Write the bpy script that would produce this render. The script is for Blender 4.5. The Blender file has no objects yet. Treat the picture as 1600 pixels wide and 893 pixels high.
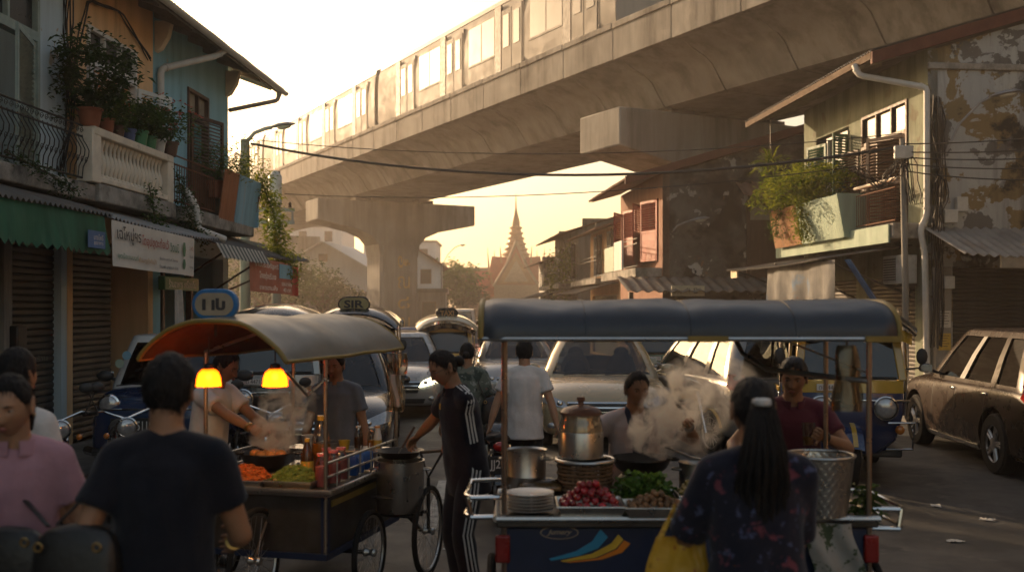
import bpy, bmesh, math, random
from mathutils import Vector, Matrix, noise
from mathutils.bvhtree import BVHTree
random.seed(7)
sc = bpy.context.scene
COL = sc.collection
R = math.radians
PI = math.pi
F = 1600.0; CZ = 1.95; HY = 482.0          # photograph's focal length in its own pixels, eye height, horizon row

def at(px, py, D):                         # point seen at a pixel of the photograph, D metres ahead
    return Vector(((px - 800) / F * D, D, CZ - (py - HY) / F * D))

def rnd(a, b): return random.uniform(a, b)

# ------------------------------------------------------------------ mesh builder
class MB:
    def __init__(s): s.v = []; s.f = []; s.m = []; s.cur = 0; s.T = None
    def add(s, vs, fs):
        o = len(s.v)
        if s.T is not None: vs = [s.T @ Vector(v) for v in vs]
        s.v += [tuple(v) for v in vs]; s.f += [tuple(i + o for i in f) for f in fs]; s.m += [s.cur] * len(fs)
        return s
    def box(s, c, d, rz=0, rx=0, ry=0):
        x, y, z = d[0] / 2, d[1] / 2, d[2] / 2
        M = Matrix.Translation(c) @ Matrix.Rotation(rz, 4, 'Z') @ Matrix.Rotation(ry, 4, 'Y') @ Matrix.Rotation(rx, 4, 'X')
        vs = [M @ Vector(p) for p in ((-x,-y,-z),(x,-y,-z),(x,y,-z),(-x,y,-z),(-x,-y,z),(x,-y,z),(x,y,z),(-x,y,z))]
        return s.add(vs, [(0,3,2,1),(4,5,6,7),(0,1,5,4),(1,2,6,5),(2,3,7,6),(3,0,4,7)])
    def bb(s, a, b):
        return s.box([(a[i] + b[i]) / 2 for i in range(3)], [abs(b[i] - a[i]) for i in range(3)])
    def loft(s, rings, cap=True, closed=True):
        n = len(rings[0]); vs = [p for r in rings for p in r]; fs = []
        for i in range(len(rings) - 1):
            for j in range(n if closed else n - 1):
                k = (j + 1) % n
                fs.append((i*n+j, i*n+k, (i+1)*n+k, (i+1)*n+j))
        if cap and closed:
            fs.append(tuple(range(n))[::-1]); fs.append(tuple((len(rings)-1)*n + j for j in range(n)))
        return s.add(vs, fs)
    def tube(s, pts, r, n=8, cap=True, flat=None):
        pts = [Vector(p) for p in pts]; rings = []; up = None
        for i, p in enumerate(pts):
            a = pts[max(i-1, 0)]; b = pts[min(i+1, len(pts)-1)]
            t = (b - a); t = t.normalized() if t.length > 1e-9 else Vector((0,0,1))
            if up is None:
                up = Vector((0,0,1)) if abs(t.z) < .9 else Vector((0,1,0))
            u = (up - t * up.dot(t))
            if u.length < 1e-6: u = t.orthogonal()
            u.normalize(); w = t.cross(u); up = u
            rr = r[i] if isinstance(r, (list, tuple)) else r
            fu = 1 if flat is None else flat
            rings.append([p + u * (rr * fu * math.cos(2*PI*k/n)) + w * (rr * math.sin(2*PI*k/n)) for k in range(n)])
        return s.loft(rings, cap)
    def lathe(s, prof, n=20, c=(0,0,0), ax='z', cap=True):
        c = Vector(c); rings = []
        for r, h in prof:
            ring = []
            for k in range(n):
                a = 2*PI*k/n; x, y = r*math.cos(a), r*math.sin(a)
                ring.append(c + (Vector((x,y,h)) if ax == 'z' else Vector((h,x,y)) if ax == 'x' else Vector((x,h,y))))
            rings.append(ring)
        return s.loft(rings, cap)
    def ball(s, c, r, n=12, m=8):
        if not isinstance(r, (list, tuple)): r = (r, r, r)
        prof = []
        rings = []
        for i in range(m + 1):
            t = -PI/2 + PI * i / m; t = max(-PI/2 + .02, min(PI/2 - .02, t))
            rings.append([(c[0] + r[0]*math.cos(t)*math.cos(2*PI*k/n), c[1] + r[1]*math.cos(t)*math.sin(2*PI*k/n), c[2] + r[2]*math.sin(t)) for k in range(n)])
        return s.loft(rings)
    def prism(s, poly, a, b, plane='xz'):
        def P(p, h): return (p[0], h, p[1]) if plane == 'xz' else (h, p[0], p[1]) if plane == 'yz' else (p[0], p[1], h)
        n = len(poly)
        vs = [P(p, a) for p in poly] + [P(p, b) for p in poly]
        fs = [tuple(range(n))[::-1], tuple(range(n, 2*n))] + [(i, (i+1) % n, n + (i+1) % n, n + i) for i in range(n)]
        return s.add(vs, fs)
    def torus(s, c, Rr, r, n=32, m=8, ax='x', arc=2*PI, a0=0):
        c = Vector(c); rings = []; full = arc > 6.28
        for i in range(n if full else n + 1):
            a = a0 + arc * i / n; ring = []
            for k in range(m):
                b = 2*PI*k/m; q = Rr + r*math.cos(b); h = r*math.sin(b)
                x, y = q*math.cos(a), q*math.sin(a)
                ring.append(c + (Vector((h,x,y)) if ax == 'x' else Vector((x,h,y)) if ax == 'y' else Vector((x,y,h))))
            rings.append(ring)
        if full: rings.append(rings[0])
        return s.loft(rings, cap=not full)
    def sheet(s, fn, nu, nv, th=0):            # grid surface fn(u,v)->point, u,v in 0..1, optional thickness along normal
        P = [[Vector(fn(i/nu, j/nv)) for j in range(nv+1)] for i in range(nu+1)]
        def idx(i, j): return i*(nv+1)+j
        vs = [p for row in P for p in row]
        fs = [(idx(i,j), idx(i+1,j), idx(i+1,j+1), idx(i,j+1)) for i in range(nu) for j in range(nv)]
        if th:
            N = []
            for i in range(nu+1):
                for j in range(nv+1):
                    du = P[min(i+1,nu)][j] - P[max(i-1,0)][j]; dv = P[i][min(j+1,nv)] - P[i][max(j-1,0)]
                    N.append(du.cross(dv).normalized())
            k = len(vs); vs += [v - n*th for v, n in zip(vs, N)]
            fs += [tuple(q + k for q in f[::-1]) for f in fs]
            b = [idx(i,0) for i in range(nu+1)] + [idx(nu,j) for j in range(1,nv+1)] + [idx(i,nv) for i in range(nu-1,-1,-1)] + [idx(0,j) for j in range(nv-1,0,-1)]
            for q in range(len(b)):
                a, c = b[q], b[(q+1) % len(b)]
                fs.append((a, a+k, c+k, c))
        return s.add(vs, fs)
    def merge(s, o): return s.add(o.v, o.f)
    def mesh(s, name, mats, angle=42):
        me = bpy.data.meshes.new(name); me.from_pydata(s.v, [], s.f)
        if not isinstance(mats, (list, tuple)): mats = [mats]
        for m in mats: me.materials.append(m)
        if len(mats) > 1: me.polygons.foreach_set('material_index', s.m)
        bm = bmesh.new(); bm.from_mesh(me)
        bmesh.ops.recalc_face_normals(bm, faces=bm.faces); bm.to_mesh(me); bm.free()
        me.shade_smooth(); me.set_sharp_from_angle(angle=R(angle)); me.update()
        return me
    def build(s, name, mats, parent=None, bev=0, sub=0, angle=42, loc=None, rz=0):
        me = s.mesh(name, mats, angle)
        return link(name, me, parent, bev, sub, loc, rz)

def link(name, me, parent=None, bev=0, sub=0, loc=None, rz=0):
    o = bpy.data.objects.new(name, me); COL.objects.link(o)
    if parent is not None: o.parent = parent
    if loc is not None: o.location = loc
    if rz: o.rotation_euler.z = rz
    if bev:
        m = o.modifiers.new('bevel', 'BEVEL'); m.width = bev; m.segments = 2; m.limit_method = 'ANGLE'; m.angle_limit = R(40)
    if sub:
        m = o.modifiers.new('subsurf', 'SUBSURF'); m.levels = sub; m.render_levels = sub
    return o

def evaluate(mb, mods, angle=60):              # mesh builder -> modifiers -> mesh builder
    me = mb.mesh('tmp', [], angle) if False else bpy.data.meshes.new('tmp')
    me.from_pydata(mb.v, [], mb.f)
    bm = bmesh.new(); bm.from_mesh(me); bmesh.ops.recalc_face_normals(bm, faces=bm.faces); bm.to_mesh(me); bm.free()
    o = bpy.data.objects.new('tmp', me); COL.objects.link(o)
    for kind, props in mods:
        m = o.modifiers.new(kind, kind)
        for k, v in props.items(): setattr(m, k, v)
    dg = bpy.context.evaluated_depsgraph_get(); dg.update()
    ev = o.evaluated_get(dg).to_mesh()
    out = MB(); out.v = [tuple(v.co) for v in ev.vertices]; out.f = [tuple(p.vertices) for p in ev.polygons]; out.m = [0]*len(out.f)
    bpy.data.objects.remove(o); bpy.data.meshes.remove(me)
    return out

def remesh(mb, voxel=.012, it=4):
    return evaluate(mb, [('REMESH', dict(mode='VOXEL', voxel_size=voxel)), ('SMOOTH', dict(factor=.5, iterations=it))])

def tag(o, label=None, cat=None, group=None, kind=None):
    if label: o['label'] = label
    if cat: o['category'] = cat
    if group: o['group'] = group
    if kind: o['kind'] = kind
    return o

def thing(name, label, cat, loc=(0,0,0), rz=0, group=None):
    o = bpy.data.objects.new(name, None); COL.objects.link(o); o.empty_display_size = .1
    o.location = loc; o.rotation_euler.z = rz
    return tag(o, label, cat, group)

def struct(name, mb, m, kind='structure', **k):
    o = mb.build(name, m, **k); o['kind'] = kind; return o

def dup(root, loc=None, rz=None, label=None, group=None, scale=None):
    def rec(o, par):
        c = o.copy(); COL.objects.link(c)
        if par is not None: c.parent = par; c.matrix_parent_inverse = o.matrix_parent_inverse
        for ch in list(o.children): rec(ch, c)
        return c
    r = rec(root, None)
    if loc is not None: r.location = loc
    if rz is not None: r.rotation_euler.z = rz
    if label: r['label'] = label
    if group: r['group'] = group
    if scale: r.scale = (scale,)*3 if not isinstance(scale, (tuple, list)) else scale
    return r

# ------------------------------------------------------------------ materials
MATS = {}
def mixcol(nt, fac, a, b, blend='MIX'):
    m = nt.nodes.new('ShaderNodeMix'); m.data_type = 'RGBA'; m.blend_type = blend; m.clamp_factor = True
    for sock, val in ((m.inputs[0], fac), (m.inputs[6], a), (m.inputs[7], b)):
        if isinstance(val, (int, float)): sock.default_value = val
        elif isinstance(val, (tuple, list)): sock.default_value = tuple(val)[:3] + (1,)
        else: nt.links.new(val, sock)
    return m.outputs[2]

def ramp(nt, val, a, b, lo=0, hi=1):
    m = nt.nodes.new('ShaderNodeMapRange'); m.inputs[1].default_value = a; m.inputs[2].default_value = b
    m.inputs[3].default_value = lo; m.inputs[4].default_value = hi; nt.links.new(val, m.inputs[0]); return m.outputs[0]

def texco(nt, scale=(1,1,1), src='Object'):
    tc = nt.nodes.new('ShaderNodeTexCoord'); mp = nt.nodes.new('ShaderNodeMapping'); mp.inputs['Scale'].default_value = scale
    nt.links.new(tc.outputs[src], mp.inputs[0]); return mp.outputs[0]

def noisetex(nt, co, scale, detail=5, rough=.6, dist=0):
    n = nt.nodes.new('ShaderNodeTexNoise'); n.inputs['Scale'].default_value = scale; n.inputs['Detail'].default_value = detail
    n.inputs['Roughness'].default_value = rough; n.inputs['Distortion'].default_value = dist
    nt.links.new(co, n.inputs['Vector']); return n.outputs['Fac']

def newmat(name):
    m = bpy.data.materials.new(name); m.use_nodes = True; nt = m.node_tree
    return m, nt, nt.nodes['Principled BSDF']

def mat(name, col, rough=.6, metal=0, var=.25, scale=4, dirt=None, amt=.5, dscale=1.2, streak=False, bump=0, bscale=60,
        coat=0, emit=0, spec=.5, layers=(), orand=0, trans=0, rvar=.15, sheen=0, bstretch=(1,1,1)):
    if name in MATS: return MATS[name]
    if rough >= .7 and spec == .5: spec = .14          # matt surfaces: little sheen at grazing angles
    m, nt, b = newmat(name); L = nt.links.new
    co = texco(nt); cs = texco(nt, (2.2, 2.2, .22)) if streak else co
    n1 = noisetex(nt, cs, scale, 6, .65)
    c = mixcol(nt, ramp(nt, n1, .3, .7), [x*(1-var) for x in col], [min(1, x*(1+var)) for x in col])
    for (lc, th, soft, sc_) in layers:
        nn = noisetex(nt, texco(nt, (1,1,1)), sc_, 8, .62, .3)
        c = mixcol(nt, ramp(nt, nn, th, th+soft), c, lc)
    if dirt:
        n2 = noisetex(nt, cs, dscale, 7, .7)
        c = mixcol(nt, ramp(nt, n2, 1-amt, 1-amt+.22, 0, .85), c, dirt)
    if orand:
        oi = nt.nodes.new('ShaderNodeObjectInfo'); hs = nt.nodes.new('ShaderNodeHueSaturation')
        L(ramp(nt, oi.outputs['Random'], 0, 1, 1-orand, 1+orand), hs.inputs['Value']); L(c, hs.inputs['Color']); c = hs.outputs[0]
    L(c, b.inputs['Base Color'])
    b.inputs['Metallic'].default_value = metal; b.inputs['Specular IOR Level'].default_value = spec
    n3 = noisetex(nt, co, scale*2.3, 4); L(ramp(nt, n3, .3, .7, max(.02, rough-rvar*rough), min(1, rough+rvar*rough)), b.inputs['Roughness'])
    b.inputs['Coat Weight'].default_value = coat; b.inputs['Coat Roughness'].default_value = .04
    b.inputs['Transmission Weight'].default_value = trans
    if sheen: b.inputs['Sheen Weight'].default_value = sheen
    if emit:
        L(c, b.inputs['Emission Color']); b.inputs['Emission Strength'].default_value = emit
    if bump:
        bp = nt.nodes.new('ShaderNodeBump'); bp.inputs['Strength'].default_value = bump; bp.inputs['Distance'].default_value = .02
        L(noisetex(nt, texco(nt, bstretch), bscale, 5, .6), bp.inputs['Height']); L(bp.outputs[0], b.inputs['Normal'])
    MATS[name] = m; return m

def leafmat(name, c1, c2, tr=.35):
    if name in MATS: return MATS[name]
    m, nt, b = newmat(name); L = nt.links.new
    geo = nt.nodes.new('ShaderNodeNewGeometry')
    n1 = noisetex(nt, texco(nt), 3.5, 3); 
    ad = nt.nodes.new('ShaderNodeMath'); ad.operation = 'ADD'; L(n1, ad.inputs[0]); L(ramp(nt, geo.outputs['Random Per Island'], 0, 1, -.25, .25), ad.inputs[1])
    c = mixcol(nt, ramp(nt, ad.outputs[0], .3, .75), c1, c2); L(c, b.inputs['Base Color'])
    b.inputs['Roughness'].default_value = .5; b.inputs['Specular IOR Level'].default_value = .3
    t = nt.nodes.new('ShaderNodeBsdfTranslucent'); L(mixcol(nt, 1.0, c, (1.3,1.25,.5), 'MULTIPLY'), t.inputs[0])
    mx = nt.nodes.new('ShaderNodeMixShader'); mx.inputs[0].default_value = tr
    L(b.outputs[0], mx.inputs[1]); L(t.outputs[0], mx.inputs[2]); L(mx.outputs[0], nt.nodes['Material Output'].inputs[0])
    MATS[name] = m; return m

def glassmat(name, tint=(.5,.52,.5), rough=.03, ior=1.5, boost=1.0):
    if name in MATS: return MATS[name]
    m, nt, b = newmat(name); L = nt.links.new; nt.nodes.remove(b)
    t = nt.nodes.new('ShaderNodeBsdfTransparent'); t.inputs[0].default_value = tuple(tint) + (1,)
    g = nt.nodes.new('ShaderNodeBsdfGlossy'); g.inputs['Roughness'].default_value = rough; g.inputs[0].default_value = (.95,.95,.95,1)
    fr = nt.nodes.new('ShaderNodeFresnel'); fr.inputs[0].default_value = ior
    mx = nt.nodes.new('ShaderNodeMixShader'); L(ramp(nt, fr.outputs[0], 0, 1, .02*boost, min(1, .9*boost)), mx.inputs[0])
    L(t.outputs[0], mx.inputs[1]); L(g.outputs[0], mx.inputs[2]); L(mx.outputs[0], nt.nodes['Material Output'].inputs[0])
    MATS[name] = m; return m

def text_mb(body, size=.2, extrude=.004, bold=0, shear=0, align='CENTER'):      # lettering in local x (width), z (height), facing -y
    cu = bpy.data.curves.new('txt', 'FONT'); cu.body = body; cu.size = size; cu.extrude = extrude; cu.offset = bold; cu.shear = shear
    cu.align_x = align; cu.align_y = 'CENTER'; cu.resolution_u = 3
    o = bpy.data.objects.new('txt', cu); COL.objects.link(o)
    dg = bpy.context.evaluated_depsgraph_get(); dg.update()
    ev = o.evaluated_get(dg).to_mesh(); out = MB()
    out.v = [(v.co.x, -v.co.z, v.co.y) for v in ev.vertices]; out.f = [tuple(p.vertices) for p in ev.polygons]; out.m = [0]*len(out.f)
    bpy.data.objects.remove(o); bpy.data.curves.remove(cu)
    return out

def xf(mb, M):
    mb.v = [tuple(M @ Vector(v)) for v in mb.v]; return mb

def fit_text(body, width, height, origin, ux, uz, mb=None, bold=0, shear=0):    # letters stretched to a width x height box in the plane ux, uz
    t = text_mb(body, 1, .0, bold, shear); mb = mb or MB()
    if not t.v: return mb
    xs = [v[0] for v in t.v]; zs = [v[2] for v in t.v]
    x0, x1, z0, z1 = min(xs), max(xs), min(zs), max(zs); ux = Vector(ux); uz = Vector(uz); nn = ux.cross(uz) * -1
    o = Vector(origin)
    mb.add([o + ux*((v[0]-(x0+x1)/2)/(x1-x0+1e-6)*width) + uz*((v[2]-(z0+z1)/2)/(z1-z0+1e-6)*height) for v in t.v], t.f)
    return mb

def leaves(mb, pts, size=.08, n=1, droop=.3, asp=.45, up=.4, seed=None):       # small bent leaf blades at points
    for p in pts:
        for _ in range(n):
            a = rnd(0, 2*PI); e = rnd(-.5, 1) * up * 2
            d = Vector((math.cos(a)*math.cos(e), math.sin(a)*math.cos(e), math.sin(e)))
            s_ = size * rnd(.6, 1.3); w = d.cross(Vector((rnd(-.4,.4), rnd(-.4,.4), 1))).normalized() * s_ * asp * .5
            m = p + d*s_*.5; t = p + d*s_ - Vector((0,0,droop*s_))
            mb.add([p, m + w, t, m - w], [(0,1,2),(0,2,3)])
    return mb

def cloud(c, r, n, bumpy=.35, shell=.55, seed=0):     # points filling an uneven ellipsoid
    out = []; c = Vector(c)
    while len(out) < n:
        d = Vector((rnd(-1,1), rnd(-1,1), rnd(-1,1)))
        if d.length > 1 or d.length < .05: continue
        u = d.normalized(); q = 1 + bumpy * noise.noise(u*1.9 + Vector((seed, seed*1.7, 3.1)))*1.6
        if noise.noise(Vector((d.x*2.3+seed, d.y*2.3, d.z*2.3))) < -.18: continue
        rr = (shell + (1-shell)*d.length) * q
        out.append(c + Vector((u.x*r[0], u.y*r[1], u.z*r[2])) * rr)
    return out
EXPOSURE = 1.0; HAZE = .0014
# ------------------------------------------------------------------ camera, world, sun
cd = bpy.data.cameras.new('camera'); cam = bpy.data.objects.new('camera', cd); COL.objects.link(cam); sc.camera = cam
cam.location = (0, 0, CZ); cam.rotation_euler = (PI/2, 0, 0)
cd.sensor_width = 36; cd.lens = 36; cd.shift_y = (HY - 446.5) / 1600; cd.clip_end = 3000; cd.clip_start = .05
cd.dof.use_dof = True; cd.dof.focus_distance = 12.0; cd.dof.aperture_fstop = 2.0
SUN_AZ, SUN_EL = R(-38), R(14)
w = bpy.data.worlds.new('World'); sc.world = w; w.use_nodes = True; nt = w.node_tree
sky = nt.nodes.new('ShaderNodeTexSky'); sky.sky_type = 'NISHITA'; sky.sun_disc = False
sky.sun_elevation = SUN_EL; sky.sun_rotation = SUN_AZ; sky.dust_density = 4; sky.air_density = 1.2; sky.ozone_density = .5
bg = nt.nodes['Background']
tint = nt.nodes.new('ShaderNodeMix'); tint.data_type = 'RGBA'; tint.blend_type = 'MULTIPLY'; tint.inputs[0].default_value = 1
tint.inputs[7].default_value = (1.0, .895, .80, 1)          # warm white balance of the evening air
nt.links.new(sky.outputs[0], tint.inputs[6]); nt.links.new(tint.outputs[2], bg.inputs[0]); bg.inputs[1].default_value = .12
sl = bpy.data.lights.new('sun', 'SUN'); so = bpy.data.objects.new('sun', sl); COL.objects.link(so)
sdir = Vector((math.sin(SUN_AZ)*math.cos(SUN_EL), math.cos(SUN_AZ)*math.cos(SUN_EL), math.sin(SUN_EL)))
so.rotation_euler = (-sdir).to_track_quat('-Z', 'Y').to_euler(); sl.energy = 4.0; sl.angle = R(.6); sl.color = (1, .69, .41)
so.location = (-30, 30, 40)
sc.view_settings.view_transform = 'Standard'; sc.view_settings.look = 'None'; sc.view_settings.gamma = 1
sc.view_settings.exposure = EXPOSURE
sc.cycles.use_denoising = True
sc.cycles.max_bounces = 8; sc.cycles.volume_bounces = 5; sc.cycles.transparent_max_bounces = 16
sc.cycles.caustics_reflective = False; sc.cycles.caustics_refractive = False; sc.cycles.sample_clamp_indirect = 6
sc.cycles.volume_step_rate = 2.0

# ------------------------------------------------------------------ colours
M = {}
M['asphalt'] = mat('asphalt', (.055,.052,.048), .62, var=.35, scale=1.1, bump=.5, bscale=90, dirt=(.10,.092,.08), amt=.5, dscale=.5, layers=(((.033,.031,.028), .53, .04, .35), ((.022,.021,.02), .60, .02, 1.3), ((.085,.078,.068), .63, .01, 2.6)))
M['ground'] = mat('earth_ground', (.11,.095,.07), .9, var=.3, scale=.3)
M['paving'] = mat('paving', (.17,.16,.145), .8, var=.3, scale=2, bump=.3, bscale=40, dirt=(.06,.055,.05), amt=.5)
M['paint_line'] = mat('road_paint', (.5,.48,.43), .7, var=.25, scale=8, dirt=(.08,.075,.07), amt=.55, dscale=6)
M['concrete'] = mat('viaduct_concrete', (.25,.235,.21), .9, var=.25, scale=.8, streak=True, spec=.2, dirt=(.085,.075,.064), amt=.53, dscale=.55, layers=(((.15,.138,.12), .52, .12, .25),), bump=.25, bscale=12)
M['parapet'] = mat('parapet_concrete', (.27,.25,.22), .9, var=.25, scale=1.2, streak=True, spec=.2, dirt=(.03,.026,.022), amt=.55, dscale=.6, bump=.3, bscale=12)
M['metal_train'] = mat('train_steel', (.26,.235,.20), .65, spec=.15, var=.15, scale=.7, streak=True)
M['dark_rubber'] = mat('dark_rubber', (.02,.019,.018), .6, var=.2)
M['train_glass'] = mat('train_glass', (.15,.145,.13), .4, var=.2, scale=.6, spec=.15)
M['roof_train'] = mat('train_roof', (.20,.175,.155), .5, var=.15)
M['gold_paint'] = mat('ochre_paint', (.42,.25,.06), .6, var=.3, scale=6)

g = MB(); g.add([(-620,-620,0),(620,-620,0),(620,620,0),(-620,620,0)], [(0,1,2,3)]); struct('ground', g, M['ground'])
def rowL(n, s, z): return Vector((-6.61 + .9988*n + .05*s, s - .05*n, z))
def rowR(n, s, z): return Vector((9.85 - .0936*s*1.0044 - n, s - .094*n, z))
road = MB()
road.sheet(lambda u, v: ((-16 + 32*u), -30 + 260*v**1.0, .004), 16, 40); struct('road', road, M['asphalt'])
kb = MB()
def pavement(rowf, s0, s1, w):
    m = MB()
    P = [rowf(-.3, s0, 0), rowf(w, s0, 0), rowf(w, s1, 0), rowf(-.3, s1, 0)]
    m.prism([(p.x, p.y) for p in P], .003, .13, 'xy'); return m
struct('pavement_left', pavement(rowL, 4, 23.5, 1.35), M['paving'], bev=.015)
struct('pavement_right', pavement(rowR, 8, 30, 1.5), M['paving'], bev=.015)
ln = MB()
for k in range(14):
    y0 = 3 + k*6.0
    for x in (-.55,):
        xx = x - .02*y0
        ln.add([(xx-.06,y0,.008),(xx+.06,y0,.008),(xx+.02,y0+2.6,.008),(xx-.1,y0+2.6,.008)], [(0,1,2,3)])
struct('lane_line', ln, M['paint_line'])

# ------------------------------------------------------------------ haze
hz = MB(); hz.bb((-700,-700,-1), (700,700,30))
hm = bpy.data.materials.new('evening_haze'); hm.use_nodes = True; hn = hm.node_tree; hn.nodes.remove(hn.nodes['Principled BSDF'])
pv = hn.nodes.new('ShaderNodeVolumePrincipled'); pv.inputs['Color'].default_value = (1.0, .885, .80, 1); pv.inputs['Density'].default_value = HAZE
pv.inputs['Anisotropy'].default_value = .55
hn.links.new(pv.outputs[0], hn.nodes['Material Output'].inputs['Volume'])
if HAZE: struct('haze', hz, hm, kind='stuff')

# ------------------------------------------------------------------ elevated viaduct
VX, VY, VR = 1.75, 35.0, R(28.62)
via = thing('elevated_viaduct', 'long concrete railway viaduct on hammerhead piers crossing high above the street', 'viaduct', (VX, VY, 0), VR)
def girder_ring(y, k=0):
    p = [(.12,9.82),(.12,10.2),(9.28,10.2),(9.28,9.82),(8.9,9.74),(7.75,9.38),(7.5,9.22),(6.95,8.5),(6.85,8.47),(2.1,8.47),(2.0,8.5),(1.5,9.22),(1.3,9.38),(.5,9.74)]
    if k: p = [(4.7+(x-4.7)*.988, 9.4+(z-9.4)*.965) for x, z in p]
    return [(x, y, z) for x, z in p]
gm = MB(); rings = []; y = -48.0
while y < 140:
    rings += [girder_ring(y), girder_ring(y+2.93), girder_ring(y+2.94, 1), girder_ring(y+2.99, 1)]; y += 3.0
gm.loft(rings); gm.build('girder', M['concrete'], via, angle=25)
for x0 in (0, 9.15):
    pm = MB(); y = -48.0
    while y < 140:
        pm.bb((x0, y+.012, 9.8), (x0+.25, y+2.988, 10.9)); pm.bb((x0-.05, y+.012, 10.78), (x0+.31, y+2.988, 10.97)); y += 3.0
    pm.build('parapet', M['parapet'], via, bev=.02 if x0 == 0 else 0)
for s in (-2.6, 27.2, 57.2, 87.2, 117.2):
    c = MB(); z0, z1 = 0, 6.2
    def cring(h, a, z): 
        q = .18
        return [(4.7+x, s+y_, z) for x, y_ in ((-h+q,-a),(h-q,-a),(h,-a+q),(h,a-q),(h-q,a),(-h+q,a),(-h,a-q),(-h,-a+q))]
    c.loft([cring(1.2,1.2,z0), cring(1.2,1.2,5.6)]); col_ = c.build('pier_column', M['concrete'], via, angle=25)
    c = MB()
    c.prism([(-.25,7.0),(2.2,6.5),(3.0,6.15),(3.4,5.7),(3.5,5.0),(5.9,5.0),(6.0,5.7),(6.4,6.15),(7.2,6.5),(9.65,7.0),(9.65,8.2),(-.25,8.2)], s-1.15, s+1.15)
    c.build('pier_cap', M['concrete'], via, bev=.05, angle=25)
    c = MB()
    for x in (2.7, 6.7): c.bb((x-.45, s-.5, 8.2), (x+.45, s+.5, 8.46))
    c.build('bearing', M['dark_rubber'], via)
    c = MB()
    for x in (-.27, 9.63): c.bb((x, s-1.25, 8.0), (x+.04, s-1.17, 8.2))
    if s == 27.2:
        for k, ch in enumerate('๛ณ๘ฌ'):
            e = fit_text(ch, .75, .7, (4.95, s-1.203, 4.7-1.2*k), (1,0,0), (0,0,1))
            e.build('painted_ornament', M['gold_paint'], via)

# ------------------------------------------------------------------ train
def carriage(y0, label, flip=False, Lc=21.4):
    t = thing('metro_carriage', label, 'train carriage', (VX, VY, 0), VR, 'metro carriages coupled on the viaduct')
    t.location = Vector((VX, VY, 0)) + Matrix.Rotation(VR, 3, 'Z') @ Vector((2.2, y0 + Lc/2, 10.72))
    x0 = -1.45; H0, H1 = .35, 3.45
    prof = [(-1.38,.35),(-1.47,.8),(-1.47,2.4),(-1.42,3.1),(-1.34,3.3),(1.34,3.3),(1.42,3.1),(1.47,2.4),(1.47,.8),(1.38,.35)]
    b = MB(); b.prism(prof, -Lc/2, Lc/2, 'xz'); b.build('body', M['metal_train'], t, bev=.03)
    b = MB(); b.prism([(-1.36,3.31),(-1.32,3.5),(-.9,3.72),(0,3.8),(.9,3.72),(1.32,3.5),(1.36,3.31)], -Lc/2+.1, Lc/2-.1, 'xz'); b.build('roof', M['roof_train'], t)
    def panel(name, u0, u1, za, zb, m, d=.02, bev=0):
        for sgn in (-1, 1):
            p = MB(); a, c = sorted((u0, u1))
            p.bb((sgn*1.43, a, za), (sgn*(1.475+d), c, zb)); p.build(name, m, t, bev=bev)
    e = Lc/2
    for k in range(4):
        c = e - 3.9 - k*5.2 if not flip else -e + 3.9 + k*5.2
        for q in (-.42, .42):                 # two leaves of a door
            for sgn in (-1, 1):
                d = MB(); d.bb((sgn*1.44, c+q-.40, .5), (sgn*1.498, c+q+.40, 2.95)); dd = d.build('door', M['metal_train'], t, bev=.01)
                d = MB(); d.bb((sgn*1.46, c+q-.24, 1.45), (sgn*1.512, c+q+.24, 2.75)); d.build('window', M['train_glass'], dd, bev=.01)
        f = 1 if not flip else -1
        panel('door_pocket', c+f*.85, c+f*1.36, .4, 3.2, M['dark_rubber'], .035)
        panel('door_pocket', c-f*.85, c-f*.93, .4, 3.1, M['dark_rubber'], .006)
        if k < 3:
            w0 = c - f*2.6
            panel('window', w0-1.15, w0+1.15, 1.35, 2.9, M['train_glass'], .012)
            panel('window_bar', w0-.03, w0+.03, 1.35, 2.9, M['dark_rubber'], .018)
            panel('window_rail', w0-1.2, w0+1.2, 1.28, 1.36, M['metal_train'], .03)
            panel('side_panel', w0-1.22, w0+1.22, .55, 1.26, M['metal_train'], .016)
    return t
carriage(-2.1, 'nearest metro carriage, running out of the top of the picture above the viaduct parapet')
carriage(19.75, 'middle metro carriage, behind the dark gap between two carriages')
carriage(41.6, 'farthest metro carriage on the viaduct, behind the street lamp at the end of the houses')
for y0 in (19.3, 41.15):
    c = MB(); q = .22
    c.T = Matrix.Translation((VX, VY, 0)) @ Matrix.Rotation(VR, 4, 'Z') @ Matrix.Translation((2.2, y0+.22, .52))
    for k in range(5): c.bb((-1.3+.03*(k%2), -.2+k*.085, 10.5), (1.3-.03*(k%2), -.2+k*.085+.08, 13.35))
    o = c.build('gangway_bellows', M['dark_rubber'])
    tag(o, 'dark bellows joining the %s metro carriages' % ('two nearer' if y0 < 20 else 'two farther'), 'bellows')
# ------------------------------------------------------------------ building materials
M['wall_paleblue'] = mat('pale_blue_plaster', (.46,.55,.60), .85, var=.15, scale=1.5, dirt=(.10,.10,.10), amt=.42, dscale=1.1, streak=True, layers=(((.40,.36,.30), .64, .02, 1.6),), bump=.15, bscale=14)
M['wall_ochre'] = mat('ochre_plaster', (.66,.43,.24), .85, var=.15, scale=1.5, dirt=(.16,.12,.09), amt=.40, dscale=1.0, streak=True, layers=(((.45,.38,.30), .68, .02, 1.3),), bump=.15, bscale=14)
M['wall_blue'] = mat('sky_blue_plaster', (.23,.42,.50), .85, var=.15, scale=1.5, dirt=(.07,.09,.10), amt=.42, dscale=1.2, streak=True, layers=(((.30,.34,.34), .68, .02, 1.5),), bump=.15, bscale=14)
M['wall_mint'] = mat('mint_plaster', (.20,.22,.165), .85, var=.2, scale=1.5, dirt=(.07,.065,.045), amt=.5, dscale=1.2, streak=True, layers=(((.16,.15,.11), .56, .05, 1.1),), bump=.15, bscale=14)
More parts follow.
